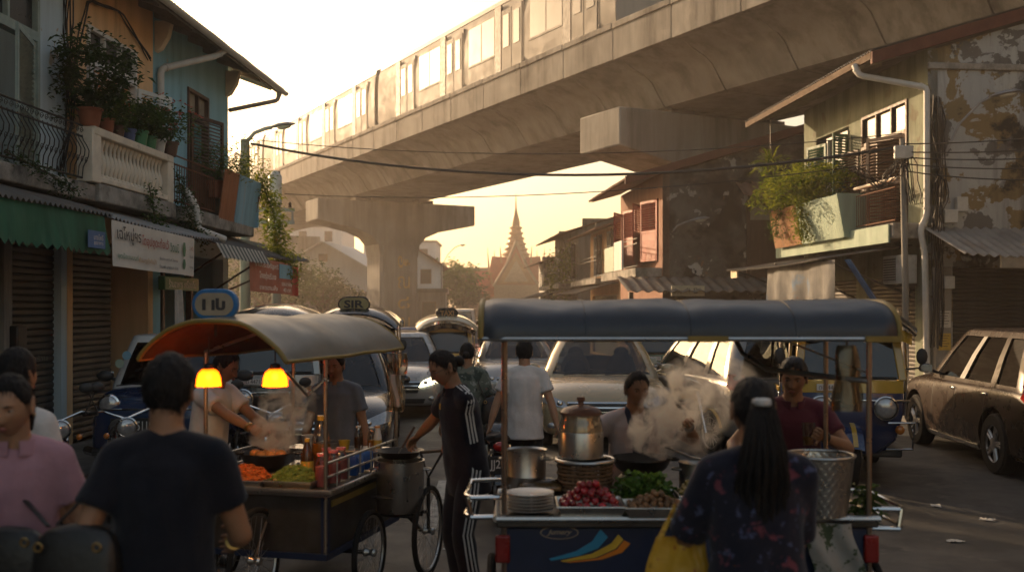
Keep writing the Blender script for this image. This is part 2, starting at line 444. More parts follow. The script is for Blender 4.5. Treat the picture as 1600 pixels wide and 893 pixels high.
M['wall_pink'] = mat('pink_plaster', (.25,.135,.10), .85, var=.18, scale=1.5, dirt=(.12,.09,.08), amt=.42, dscale=1.4, streak=True, bump=.15, bscale=14)
M['wall_white'] = mat('white_boards', (.62,.61,.58), .8, var=.1, scale=1.2, dirt=(.30,.28,.25), amt=.35, dscale=.6, streak=True)
M['wall_grey'] = mat('old_grey_plaster', (.26,.24,.215), .9, var=.2, scale=1.5, dirt=(.07,.065,.06), amt=.5, dscale=1.2, streak=True)
M['peeling'] = mat('peeling_plaster', (.36,.37,.37), .85, var=.1, scale=3, streak=True, dirt=(.03,.028,.025), amt=.50, dscale=.6, bump=.5, bscale=9,
    layers=(((.215,.16,.085), .515, .012, .8), ((.13,.127,.122), .54, .012, .66), ((.40,.41,.40), .575, .01, 1.5), ((.035,.033,.03), .57, .05, .8)))
M['blackwall'] = mat('mould_blackened_plaster', (.11,.10,.09), .9, var=.35, scale=2.5, dirt=(.018,.016,.015), amt=.54, dscale=.9, bump=.4, bscale=9,
    layers=(((.02,.018,.017), .50, .08, .8), ((.40,.38,.35), .585, .012, 1.4), ((.20,.12,.08), .62, .02, 1.3)))
M['ledge'] = mat('stained_ledge', (.30,.28,.25), .9, var=.2, scale=3, dirt=(.03,.03,.028), amt=.56, dscale=1.8, bump=.3, bscale=20)
M['tin'] = mat('corrugated_tin', (.13,.12,.11), .65, metal=.15, var=.25, scale=2.5, dirt=(.13,.075,.04), amt=.5, dscale=1.1, streak=True)
M['tin_light'] = mat('pale_corrugated_tin', (.30,.29,.28), .5, metal=.3, var=.2, scale=2.5, dirt=(.16,.11,.07), amt=.45, dscale=1.1)
M['soffit'] = mat('soffit_boards', (.24,.22,.19), .8, var=.25, scale=3, dirt=(.09,.08,.065), amt=.45)
M['old_board'] = mat('old_eave_board', (.09,.06,.04), .85, var=.3); M['redbrown'] = mat('red_brown_verge', (.10,.035,.025), .7, var=.25)
M['shutter_steel'] = mat('roller_shutter_steel', (.045,.041,.037), .55, metal=.4, var=.3, scale=1.2, dirt=(.05,.03,.018), amt=.5, dscale=1.5, streak=True)
M['wood_green'] = mat('green_grey_wood', (.27,.33,.30), .65, var=.2, scale=5, dirt=(.07,.07,.06), amt=.42)
M['wood_white'] = mat('white_painted_wood', (.56,.56,.53), .6, var=.12, scale=5, dirt=(.22,.2,.17), amt=.4, dscale=3)
M['wood_brown'] = mat('brown_wood', (.075,.04,.025), .6, var=.35, scale=5, streak=True)
M['wood_red'] = mat('red_painted_wood', (.32,.05,.03), .6, var=.25, scale=3, streak=True)
M['wood_dkgreen'] = mat('deep_green_wood', (.03,.12,.07), .55, var=.25, scale=4)
M['iron'] = mat('black_iron', (.025,.023,.022), .5, metal=.4, var=.3, dirt=(.09,.035,.015), amt=.45, dscale=8)
M['rust'] = mat('rusty_iron', (.13,.055,.03), .75, var=.35, scale=8)
M['balcony_white'] = mat('balustrade_plaster', (.62,.55,.45), .8, var=.15, scale=4, dirt=(.08,.07,.06), amt=.42, dscale=2.5)
M['orange_panel'] = mat('orange_panel', (.27,.115,.06), .7, var=.2, scale=2, streak=True, dirt=(.12,.06,.03), amt=.45)
M['blue_panel'] = mat('faded_blue_panel', (.20,.36,.46), .7, var=.2, scale=2, streak=True, dirt=(.28,.18,.10), amt=.42, dscale=2)
M['mint_panel'] = mat('mint_panel', (.28,.36,.29), .7, var=.2, scale=2, streak=True, dirt=(.2,.13,.07), amt=.42, dscale=2)
M['wood_panel'] = mat('bare_plank_panel', (.26,.13,.06), .75, var=.3, scale=2, streak=True)
M['pvc'] = mat('pvc_pipe', (.50,.49,.46), .5, var=.12, dirt=(.25,.22,.18), amt=.4)
M['green_cloth'] = mat('green_awning_cloth', (.035,.115,.07), .8, var=.25, scale=2, streak=True, dirt=(.05,.07,.05), amt=.45)
M['blue_tarp'] = mat('grey_blue_tarp', (.11,.112,.115), .75, var=.25, scale=2, streak=True, layers=(((.06,.13,.24), .58, .08, .9),), bump=.3, bscale=8)
M['stripe_a'] = mat('cream_stripe_cloth', (.42,.40,.36), .8, var=.2)
M['stripe_b'] = mat('grey_stripe_cloth', (.10,.11,.10), .8, var=.2)
M['banner'] = mat('white_banner_vinyl', (.56,.53,.48), .6, var=.1, scale=2, dirt=(.3,.27,.22), amt=.4)
M['banner_red'] = mat('faded_red_banner', (.34,.11,.07), .65, var=.25, scale=3, dirt=(.36,.25,.2), amt=.4)
M['ink_dark'] = mat('dark_ink', (.04,.035,.035), .6); M['ink_red'] = mat('red_ink', (.33,.05,.03), .6); M['ink_green'] = mat('green_ink', (.06,.16,.08), .6)
M['ink_white'] = mat('white_ink', (.65,.62,.58), .6); M['ink_blue'] = mat('blue_ink', (.04,.12,.28), .6); M['ink_orange'] = mat('tan_ink', (.42,.24,.10), .6)
M['glass_dark'] = mat('dark_window_glass', (.02,.022,.024), .3, var=.2, spec=.35)
M['glass_warm'] = mat('pale_window_glass', (.30,.26,.20), .1, var=.25, spec=.8)
M['tile_roof'] = mat('brown_tile_roof', (.20,.12,.085), .8, var=.25, scale=2)
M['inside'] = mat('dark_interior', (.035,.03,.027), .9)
M['terracotta'] = mat('terracotta', (.27,.10,.055), .8, var=.2); M['pot_green'] = mat('green_pot', (.04,.20,.09), .5); M['pot_blue'] = mat('blue_pot', (.06,.10,.22), .5)
M['pot_white'] = mat('white_pot', (.5,.5,.47), .5, dirt=(.2,.18,.15)); M['pot_brown'] = mat('brown_pot', (.10,.055,.035), .6)
M['leaf'] = leafmat('leaf_green', (.035,.075,.02), (.09,.15,.035)); M['leaf_dark'] = leafmat('leaf_dark', (.02,.045,.015), (.05,.09,.025))
M['leaf_yel'] = leafmat('leaf_yellow_green', (.07,.11,.02), (.20,.22,.04), .45); M['flower_red'] = leafmat('flower_red', (.45,.06,.05), (.5,.16,.16)); M['flower_yel'] = leafmat('flower_yellow', (.5,.33,.03), (.5,.4,.05))
M['bark'] = mat('bark', (.09,.07,.05), .9, var=.35, scale=8, bump=.5, bscale=20)
M['stem'] = mat('green_stem', (.07,.09,.03), .7)

class Fr:                                   # frame of a house: n outwards from the wall, s along the street, z up
    def __init__(s, root, sgn, s0): s.root = root; s.g = sgn; s.s0 = s0
    def p(s, n, t, z): return Vector((n, s.g*(t - s.s0), z))
    def bb(s, mb, a, b): return mb.bb(s.p(*a), s.p(*b))
def left_house(name, label, s0, cat='house'):
    return Fr(thing(name, label, cat, rowL(0, s0, 0), R(-2.86)), 1, s0)
def right_house(name, label, s0, cat='house', n0=0):
    return Fr(thing(name, label, cat, rowR(n0, s0, 0), PI + R(5.37)), -1, s0)

def wall_holes(fr, s0, s1, z0, z1, holes, n0=-.2, n1=0):
    ss = sorted({s0, s1, *[h[0] for h in holes], *[h[1] for h in holes]}); zs = sorted({z0, z1, *[h[2] for h in holes], *[h[3] for h in holes]})
    ss = [x for x in ss if s0 <= x <= s1]; zs = [x for x in zs if z0 <= x <= z1]; m = MB()
    for a, b in zip(ss, ss[1:]):
        run = None
        for c, d in zip(zs, zs[1:]):
            if any(h[0] <= (a+b)/2 <= h[1] and h[2] <= (c+d)/2 <= h[3] for h in holes):
                if run: fr.bb(m, (n0,a,run[0]), (n1,b,run[1])); run = None
            else: run = (run[0], d) if run else (c, d)
        if run: fr.bb(m, (n0,a,run[0]), (n1,b,run[1]))
    return m

def louver(w, h, slats=None, th=.035, panel=False):      # leaf in local x (0..w), z (0..h)
    m = MB(); e = .065
    m.bb((0,-th/2,0),(e,th/2,h)); m.bb((w-e,-th/2,0),(w,th/2,h)); m.bb((e,-th/2,0),(w-e,th/2,e*1.3)); m.bb((e,-th/2,h-e),(w-e,th/2,h)); m.bb((e,-th/2,h*.47),(w-e,th/2,h*.47+e))
    for z0, z1 in ((e*1.3, h*.47), (h*.47+e, h-e)):
        if panel and z0 < h*.3: m.bb((e,-th/4,z0),(w-e,th/4,z1)); continue
        n = max(3, int((z1-z0)/.062))
        for k in range(n): m.box((w/2, 0, z0 + (k+.5)*(z1-z0)/n), (w-2*e, .045, .008), rx=.75)
    return m
def leaf_at(fr, m, name, mt, n, s, z, ang=0, parent=None, rev=False):      # ang 0 = closed along +s, grows outwards
    d = fr.p(n + math.sin(ang), s + math.cos(ang)*(-1 if rev else 1), z) - fr.p(n, s, z)
    m.T = None; T = Matrix.Translation(fr.p(n, s, z)) @ Matrix.Rotation(math.atan2(d.y, d.x), 4, 'Z')
    xf(m, T); return m.build(name, mt, parent or fr.root)

def framed(fr, s0, s1, z0, z1, mt, glass, cols=1, rows=1, parent=None, n=.0, name='window', w=.06):
    m = MB()
    fr.bb(m,(n-.10,s0,z0),(n+.03,s0+w,z1)); fr.bb(m,(n-.10,s1-w,z0),(n+.03,s1,z1)); fr.bb(m,(n-.10,s0+w,z1-w),(n+.03,s1-w,z1)); fr.bb(m,(n-.10,s0+w,z0),(n+.03,s1-w,z0+w))
    for k in range(1, cols): x = s0+(s1-s0)*k/cols; fr.bb(m,(n-.08,x-w*.4,z0+w),(n+.02,x+w*.4,z1-w))
    for k in range(1, rows): x = z0+(z1-z0)*k/rows; fr.bb(m,(n-.075,s0+w,x-w*.3),(n+.015,s1-w,x+w*.3))
    o = m.build(name, mt, parent or fr.root)
    if glass: g = MB(); fr.bb(g,(n-.06,s0+w*.5,z0+w*.5),(n-.045,s1-w*.5,z1-w*.5)); g.build('pane', glass, o)
    return o

def corrug(fr, s0, s1, n0, z0, n1, z1, pitch=.09, amp=.016, sag=0, th=.006, along='n'):   # sheet whose ridges run from (n0,z0) to (n1,z1)
    m = MB(); nu = max(4, int((s1-s0)/pitch*6)); nv = 5
    def f(u, v):
        s = s0+(s1-s0)*u; z = z0+(z1-z0)*v + amp*math.sin(2*PI*s/pitch) - sag*4*u*(1-u)*v + .012*noise.noise((s*1.3, v*2, n0))
        return fr.p(n0+(n1-n0)*v, s, z)
    return m.sheet(f, nu, nv, th)

def roller(fr, s0, s1, z0, z1, n=-.12, name='roller_shutter', parent=None, mt=None):
    m = MB(); k = int((z1-z0)/.085); prof = []
    for i in range(k):
        z = z0 + i*(z1-z0)/k; h = (z1-z0)/k
        prof += [(n, z), (n+.018, z+h*.2), (n+.022, z+h*.5), (n+.018, z+h*.8)]
    prof.append((n, z1)); ring = lambda s: [fr.p(a, s, z) for a, z in prof] 
    m.loft([ring(s0), ring(s1)], cap=False, closed=False)
    return m.build(name, mt or M['shutter_steel'], parent or fr.root, angle=20)

def downpipe(fr, pts, r=.05, name='drain_pipe', mt=None):
    P = [fr.p(*q) for q in pts]; out = []
    for i, p in enumerate(P):                        # rounded elbows
        if 0 < i < len(P)-1:
            a = p + (P[i-1]-p).normalized()*.08; b = p + (P[i+1]-p).normalized()*.08
            out += [a, p*.5 + (a+b)*.25, b]
        else: out.append(p)
    m = MB(); m.tube(out, r, 10)
    for i in range(1, len(P)-1): m.tube([p for p in (P[i] + (P[i-1]-P[i]).normalized()*.10, P[i] + (P[i-1]-P[i]).normalized()*.14)], r*1.2, 10)
    return m.build(name, mt or M['pvc'], fr.root)

def scroll_rail(fr, s0, s1, z0, z1, n, mt, curl=True, step=.11):
    m = MB()
    for z in (z0+.04, z1-.02, z1-.16): m.tube([fr.p(n,s0,z), fr.p(n,s1,z)], .014, 6)
    k = int((s1-s0)/step)
    for i in range(k+1):
        s = s0+(s1-s0)*i/k
        bow = .10 if curl else 0
        pts = [fr.p(n + bow*math.sin(PI*min(1, (1-t)*1.25))**2, s + (.02*math.sin(t*PI*2) if curl else 0), z0+.04+(z1-.18-z0)*t) for t in [j/8 for j in range(9)]]
        m.tube(pts, .007, 5)
        if curl and i < k:
            c = []
            for j in range(14):
                a = j/13*2.6*PI; r = .045*(1-j/16)
                c.append(fr.p(n+.02, s+step/2 + r*math.cos(a), z1-.09 + r*math.sin(a)))
            m.tube(c, .005, 4)
            c = [fr.p(n+.08, s+step/2 + .035*(1-j/16)*math.cos(j/13*2.6*PI), z0+.25 + .05*(1-j/16)*math.sin(j/13*2.6*PI)) for j in range(14)]
            m.tube(c, .005, 4)
    return m.build('railing', mt, fr.root)

def roof_left(fr, s0, s1, ne=.75, ze=6.54, nb=-4.2, slope=.36):
    zb = ze + (ne-nb)*slope
    m = corrug(fr, s0, s1, nb, zb, ne, ze, pitch=.12, amp=.018); rf = m.build('roof', M['tin'], fr.root)
    m = MB(); m.add([fr.p(ne-.1,s0,ze-.02), fr.p(ne-.1,s1,ze-.02), fr.p(-.05,s1,ze+.24), fr.p(-.05,s0,ze+.24)], [(0,1,2,3)])
    m.add([fr.p(ne-.1,s0,ze-.035), fr.p(ne-.1,s1,ze-.035), fr.p(-.05,s1,ze+.225), fr.p(-.05,s0,ze+.225)], [(0,1,2,3)]); m.build('soffit', M['soffit'], fr.root)
    for i in range(int((s1-s0)/.75)+1):
        s = s0+.06+i*.75
        if s > s1-.05: break
        m = MB(); a, b = fr.p(ne-.13,s,ze-.07), fr.p(-.02,s,ze+.17); m.box((a+b)/2, ((b-a).length, .06, .09), ry=-math.atan2((b-a).z, (b-a).x) if fr.g > 0 else 0); m.build('rafter', M['soffit'], rf)
    m = MB(); ring = lambda s: [fr.p(ne+.02+.065*math.cos(a), s, ze-.06+.065*math.sin(a)) for a in [PI+PI*j/8 for j in range(9)]] + [fr.p(ne+.02+.055*math.cos(a), s, ze-.06+.055*math.sin(a)) for a in [2*PI-PI*j/8 for j in range(9)]]
    m.loft([ring(s0), ring(s1)]); m.build('gutter', M['pvc'], fr.root)
    m = MB(); fr.bb(m, (ne-.10,s0,ze-.11), (ne-.065,s1,ze+.0)); m.build('fascia_board', M['soffit'], fr.root)

def shell(fr, s0, s1, d, z1, mt, holes=(), back=True, endwalls=True, zr=None):
    wall_holes(fr, s0, s1, 0, z1, holes).build('wall', mt, fr.root, angle=20)
    m = MB(); fr.bb(m, (-d, s0, 0), (-d+.2, s1, z1+1)); fr.bb(m, (-d+.2, s0+.002, 0), (-.2, s0+.2, z1)); fr.bb(m, (-d+.2, s1-.2, 0), (-.2, s1-.002, z1)); m.build('rear_walls', mt, fr.root)
    m = MB(); fr.bb(m, (-d+.2, s0+.2, 3.2), (-.2, s1-.2, 3.4)); m.build('floor', M['inside'], fr.root)

ZE = 6.54
# ---- house A: pale blue, green-grey louvred doors, iron balcony
A = left_house('townhouse', 'pale blue townhouse with grey green louvred doors and a wrought iron balcony', 3.0)
shell(A, 3.0, 13.65, 5, 6.75, M['wall_paleblue'], [(10.75,12.9,3.45,5.95), (3.3,7.4,.13,2.9), (7.7,11.9,.13,2.9), (12.12,13.5,.13,2.9), (6.5,8.6,3.45,5.95)])
roof_left(A, 3.0, 13.65)
for s0, s1 in ((3.3,7.4),(7.7,11.9)): roller(A, s0, s1, .13, 2.9)
roller(A, 12.12, 13.5, .13, 2.9)
for a, b in ((10.75,12.9),(6.5,8.6)):
    framed(A, a, b, 5.35, 5.93, M['wood_green'], M['glass_dark'], 3)
    framed(A, a, b, 3.45, 5.35, M['wood_green'], None, 1)
    w_ = (b-a-.14)/2
    leaf_at(A, louver(w_, 1.8), 'shutter', M['wood_green'], -.02, a+.06, 3.48, .10)
    leaf_at(A, louver(w_-.03, 1.8), 'shutter', M['wood_green'], -.02, b-.06, 3.48, .3, rev=True)
m = MB(); A.bb(m, (0,3.2,3.36), (.45,13.55,3.58)); m.build('balcony_slab', M['ledge'], A.root, bev=.02)
scroll_rail(A, 9.0, 13.25, 3.6, 4.33, .40, M['iron'])
corrug(A, 3.0, 12.55, 0, 3.42, 1.12, 3.08, pitch=.11, amp=.02, sag=.03).build('awning', M['tin'], A.root)
def valance(s0, s1, n, z0, z1, teeth, mt, name, fr, wave=.03, mats=None):
    m = MB(); k = teeth*2
    for i in range(k):
        for j in range(4):
            pass
    def f(u, v):
        s = s0+(s1-s0)*u; tz = abs(((u*teeth) % 1)-.5)*2
        return fr.p(n + wave*math.sin(s*5+v*2)*v + .05*v, s, z0 - (z0-z1-.06 + .06*(1-tz))*v)
    m.sheet(f, teeth*8, 5, .004)
    return m.build(name, mt, fr.root, angle=60)
vl = valance(8.6, 12.42, 1.07, 3.06, 2.58, 22, M['green_cloth'], 'awning_curtain', A)
m = MB(); A.bb(m, (1.135,11.86,2.66), (1.14,12.30,2.86)); lb = m.build('cloth_label', M['ink_blue'], vl)
m = MB()
fit_text('บางโพธิ์', .24, .07, A.p(1.143,12.12,2.79), (0,1,0), (0,0,1), m); fit_text('ชุดอาหาร', .24, .05, A.p(1.143,12.12,2.71), (0,1,0), (0,0,1), m); m.build('lettering', M['ink_white'], lb)
for s in (12.0, 7.55):
    m = MB(); A.bb(m, (-.05, s-.09, .13), (.12, s+.09, 3.2)); m.build('pillar', M['wall_grey'], A.root, bev=.01)
m = MB(); A.bb(m, (.10,12.02,1.35), (.22,12.24,1.75)); tag(m.build('letter_box', M['iron'], None, bev=.02), 'small dark metal box fixed to the pillar between two roller shutters', 'letter box')
bpy.data.objects['letter_box'].location = A.root.location; bpy.data.objects['letter_box'].rotation_euler = A.root.rotation_euler
# faint stencil lettering on the roller shutters
m = MB()
fit_text('ห้ามจอด', .55, .10, A.p(-.085,12.35,1.5), (0,1,0), (0,0,1), m); fit_text('ติดต่อ เช่าร้าน', 1.0, .08, A.p(-.085,12.8,1.32), (0,1,0), (0,0,1), m)
fit_text('ให้เช่า', .5, .10, A.p(-.085,11.2,1.75), (0,1,0), (0,0,1), m); fit_text('ติดต่อ 081 234', .9, .07, A.p(-.085,11.2,1.55), (0,1,0), (0,0,1), m)
m.build('stencilled_lettering', M['wall_grey'], A.root)

# ---- house B: ochre, white louvred shutters, white balustrade with flower pots
B = left_house('townhouse', 'ochre townhouse with white louvred shutters and a white balustrade of urn shaped balusters', 13.65)
shell(B, 13.65, 16.5, 5, 6.75, M['wall_ochre'], [(14.2,15.83,3.58,5.9), (13.8,16.3,.13,2.9)])
roof_left(B, 13.65, 16.5)
roller(B, 13.8, 15.2, .13, 2.9)
framed(B, 14.2, 15.83, 5.42, 5.9, M['wood_white'], M['glass_dark'], 3); framed(B, 14.2, 15.83, 3.58, 5.42, M['wood_white'], None, 1)
leaf_at(B, louver(.78, 1.78), 'shutter', M['wood_white'], .03, 14.24, 3.62, .12)
leaf_at(B, louver(.74, 1.70), 'shutter', M['wood_white'], .05, 15.80, 3.64, .35)
m = MB(); B.bb(m, (0,13.5,3.36), (.52,16.15,3.6)); m.build('balcony_slab', M['ledge'], B.root, bev=.02)
m = MB(); B.bb(m, (.28,13.35,4.22), (.52,16.05,4.33)); B.bb(m, (.30,13.35,3.62), (.50,16.05,3.70)); B.bb(m, (.29,13.3,3.6), (.51,13.56,4.3)); B.bb(m, (.29,15.85,3.6), (.51,16.08,4.3)); m.build('balustrade_rail', M['balcony_white'], B.root, bev=.015)
m = MB(); m.lathe([(.05,0),(.05,.03),(.03,.05),(.045,.12),(.062,.18),(.05,.26),(.028,.33),(.022,.38),(.03,.44),(.045,.47),(.05,.49),(.05,.52)], 12)
bme = m.mesh('baluster', M['balcony_white'])
for i in range(17): link('baluster', bme, B.root, loc=B.p(.40, 13.66+i*.1295, 3.70))
corrug(B, 12.6, 16.5, 0, 3.38, 1.10, 3.06, pitch=.11, amp=.02, sag=.05).build('awning', M['tin_light'], B.root)

# ---- house C: blue, brown louvred shutter, rusty rail
C_ = left_house('townhouse', 'blue townhouse at the row end with a brown louvred shutter and balcony plants', 16.5)
shell(C_, 16.5, 20.2, 5, 6.75, M['wall_blue'], [(18.0,19.05,3.58,5.85), (16.8,19.9,.13,2.9)])
roof_left(C_, 16.5, 21.6)
framed(C_, 18.0, 19.05, 5.38, 5.85, M['wood_brown'], M['glass_warm'], 2); framed(C_, 18.0, 19.05, 3.58, 5.38, M['wood_brown'], None, 1)
leaf_at(C_, louver(1.05, 1.8, panel=True), 'shutter', M['wood_brown'], .05, 18.05, 3.6, .22)
m = MB(); C_.bb(m, (0,16.4,3.36), (.52,20.2,3.6)); m.build('balcony_slab', M['ledge'], C_.root, bev=.02)
scroll_rail(C_, 16.15, 18.1, 3.62, 4.4, .45, M['rust'], curl=False, step=.10)
for s0, s1, mt in ((18.15,18.95,'orange_panel'), (19.0,20.3,'blue_panel')):
    m = corrug(C_, s0, s1, .62, 4.42, .5, 3.55, pitch=.1, amp=.012, th=.02); m.build('balcony_panel', M[mt], C_.root)
m = MB(); C_.bb(m, (.05,20.28,3.55), (.58,20.31,4.35)); m.build('balcony_panel', M['blue_panel'], C_.root)
downpipe(C_, [(.72,17.9,6.46), (.6,17.7,6.3), (.08,16.62,5.84), (.08,16.62,3.7)], .055)
downpipe(C_, [(.75,21.2,6.5), (.72,21.2,6.25), (.05,20.15,5.85)], .045, mt=M['soffit'])
downpipe(C_, [(.45,16.7,3.9), (.6,16.8,3.6), (.62,16.8,3.25), (.9,17.3,3.12)], .06)
for s in (16.62, 20.1):
    m = MB(); m.prism([(0,6.1),(.1,6.15),(.22,6.35),(.28,6.6),(0,6.6)], -.07, .07, 'xz'); o = m.build('corbel', M['balcony_white'], C_.root, bev=.01); o.location = C_.p(0, s, 0)
corrug(C_, 16.5, 22.3, 0, 3.36, 1.10, 2.98, pitch=.11, amp=.02, sag=.06).build('awning', M['tin'], C_.root)
for s in (17.2, 19.4, 21.6):
    m = MB(); m.tube([C_.p(0, min(s,20.1), 2.3), C_.p(1.05, s, 2.98)], .02, 6); m.build('awning_strut', M['iron'], C_.root)
vm = MB(); k = 26
for i in range(k):
    vm.cur = i % 2; s0 = 16.3+2.6*i/k; s1 = 16.3+2.6*(i+1)/k
    vm.add([C_.p(1.1,s0,3.0),C_.p(1.1,s1,3.0),C_.p(1.22,s1,2.78),C_.p(1.22,(s0+s1)/2,2.745),C_.p(1.22,s0,2.78)], [(0,1,2,3,4)])
vm.build('awning_valance', [M['stripe_a'], M['stripe_b']], C_.root)
# things in the open shop under house C
m = MB(); C_.bb(m, (-.1,16.9,.13), (.0,17.0,2.9)); C_.bb(m, (-.1,18.2,.13), (.0,18.3,2.9)); m.build('shop_post', M['wood_brown'], C_.root)

def banner_thing(label, s0, s1, zt0, zt1, h, n, mt, texts, name='shop_banner'):
    t = thing(name, label, 'banner', rowL(n, s0, zt0-h), R(-2.86))
    Ls = s1-s0
    m = MB(); wv = lambda u, v: .02*math.sin(u*9+1)*(1-v)
    m.sheet(lambda u, v: (wv(u,v), u*Ls, h*v + (zt1-zt0)*u), 30, 6, .004); m.build('cloth', mt, t, angle=60)
    for body, y, z, w_, hh, mt2, sh in texts:
        e = fit_text(body, w_, hh, (.024, y, z + (zt1-zt0)*y/Ls), (0,1,(zt1-zt0)/Ls), (0,0,1), bold=.012, shear=0); e.v = [(x + wv(yy/Ls, max(0, min(1, (zz-(zt1-zt0)*yy/Ls)/h))), yy, zz) for x, yy, zz in e.v]
        e.build('lettering', M[mt2], t)
    return t
bn = banner_thing('white vinyl banner with dark, red and green lettering hung under the tin awning', 12.5, 15.3, 3.03, 2.99, .56, 1.12, M['banner'],
   [('เฉโหมู่ฯร', .46, .40, .74, .22, 'ink_dark', 0), ('โดอุปชุดะท้อเว้', 1.30, .37, .88, .17, 'ink_red', 0), ('วิดนนิ', 1.95, .36, .32, .12, 'ink_green', 0),
    ('จุดน้อบบนนท์', .42, .13, .66, .09, 'ink_green', 0), ('ฟัาลมฤดูกุ้งกับบุ้ง', 1.06, .12, .60, .09, 'ink_orange', 0), ('ร้องโทร ลุงต่าวร์ โอ้ชกรง', 1.75, .18, .6, .05, 'ink_dark', 0), ('ร้านเฟร นายรถสมปอง', 1.75, .08, .6, .05, 'ink_dark', 0),
    ('2 ครัว', 2.62, .40, .16, .06, 'ink_red', 0), ('ร้านน้อง', 2.62, .28, .16, .05, 'ink_dark', 0), ('ร้านกรุง', 2.62, .12, .16, .05, 'ink_dark', 0)])
m = MB()
for y, z, w_, h_ in ((2.31,.33,.055,.2),(2.31,.12,.05,.14)):
    m.prism([(y-w_*.4,z-h_/2),(y+w_*.4,z-h_/2),(y+w_,z),(y+w_*.5,z+h_/2),(y-w_*.5,z+h_/2),(y-w_,z)], .03, .036, 'yz')
m.build('printed_vase_picture', M['ink_green'], bn)
bn = banner_thing('faded red banner with pale lettering and a blue picture panel at the awning end', 18.1, 21.0, 2.88, 2.85, .62, 1.08, M['banner_red'],
   [('ร้านประเสริฐศรี', 1.0, .50, 1.5, .12, 'ink_white', 0), ('ไทยรุ่งเรือง', 1.05, .30, 1.1, .16, 'ink_white', 0), ('อาหารตามสั่ง', 1.1, .10, 1.2, .10, 'ink_white', 0), ('ธรรมดา พิเศษ', 2.35, .20, .8, .08, 'ink_white', 0), ('40 บาท', 2.35, .08, .6, .08, 'ink_white', 0)])
m = MB(); m.bb((.012,1.85,.28), (.02,2.8,.56)); m.build('picture_panel', M['blue_panel'], bn)
m = MB(); m.sheet(lambda u, v: (.05*math.sin(u*7), u*.5, .62*v), 12, 4, .005); o = m.build('hanging_cloth', M['wood_red']); o.location = rowL(1.0, 21.1, 2.22); o.rotation_euler.z = R(-2.86)
tag(o, 'dark red cloth hanging beside the faded red banner', 'cloth')
m = MB(); m.bb((0,0,0), (.12,1.5,.22)); o = m.build('shop_light_box', mat('green_sign', (.04,.14,.05), .4), bev=.015); o.location = rowL(.2, 16.2, 2.25); o.rotation_euler.z = R(-2.86)
tag(o, 'long green shop sign box in the dark opening under the white banner', 'sign')
e = MB(); fit_text('ร้านอาหาร เครื่องดื่ม', 1.2, .13, (.124,.75,.11), (0,1,0), (0,0,1), e); e.build('lettering', M['ink_white'], o)
m = MB(); m.bb((-.3,0,0), (0,2.4,.9)); m.bb((-.32,.0,.9),(.03,2.42,.95)); m.bb((-.25,.2,.96),(-.05,.7,1.5)); o = m.build('shop_counter', M['wood_red'], bev=.01); o.location = rowL(.1, 17.3, .13); o.rotation_euler.z = R(-2.86)
tag(o, 'red wooden shop counter in the opening below the green sign', 'counter')
m = MB(); m.sheet(lambda u, v: (.06*math.sin(u*11)*(1-v*.5), .25+u*(.55-.2*v), 1.5*v), 22, 6, .004); o = m.build('white_curtain', mat('pale_curtain', (.45,.43,.40), .9, sheen=.2)); o.location = rowL(.55, 15.75, .75); o.rotation_euler.z = R(-2.86)
tag(o, 'pale curtain hanging at the shop opening below the white banner', 'curtain')

# ---- R1: mint house on the right with the peeling gable
H1 = right_house('corner_house', 'corner house with a peeling yellow and white gable wall, mint front and brown balcony doors', 19.7)
wall_holes(H1, 19.7, 26.0, 0, 6.95, [(20.5,22.6,3.6,6.15), (23.3,25.2,3.6,6.1), (20.2,22.4,.13,2.6), (22.9,25.6,.13,2.6)]).build('wall', M['wall_mint'], H1.root, angle=20)
gw = MB()                                               # gable wall facing up the street, with a shop opening
def gslope(n): return 6.9 + (-n)*.30
for n0, n1, z0 in ((-.5,-.002,0), (-3.2,-.5,2.75), (-6.5,-3.2,0)):
    P = [(n1, z0), (n1, gslope(n1)), (n0, gslope(n0)), (n0, z0)]
    gw.add([H1.p(n, s, z) for s in (19.7, 19.95) for n, z in P], [(0,1,2,3),(7,6,5,4),(0,4,5,1),(1,5,6,2),(2,6,7,3),(3,7,4,0)])
gw.build('gable_wall', M['peeling'], H1.root, angle=20)
m = MB(); H1.bb(m, (-6.5,19.95,0), (-6.3,26,8.6)); H1.bb(m, (-6.3,25.8,0), (-.2,25.998,6.9)); m.build('rear_walls', M['wall_grey'], H1.root)
m = MB(); H1.bb(m, (-6.3,19.95,3.2), (-.2,25.8,3.4)); m.build('floor', M['inside'], H1.root)
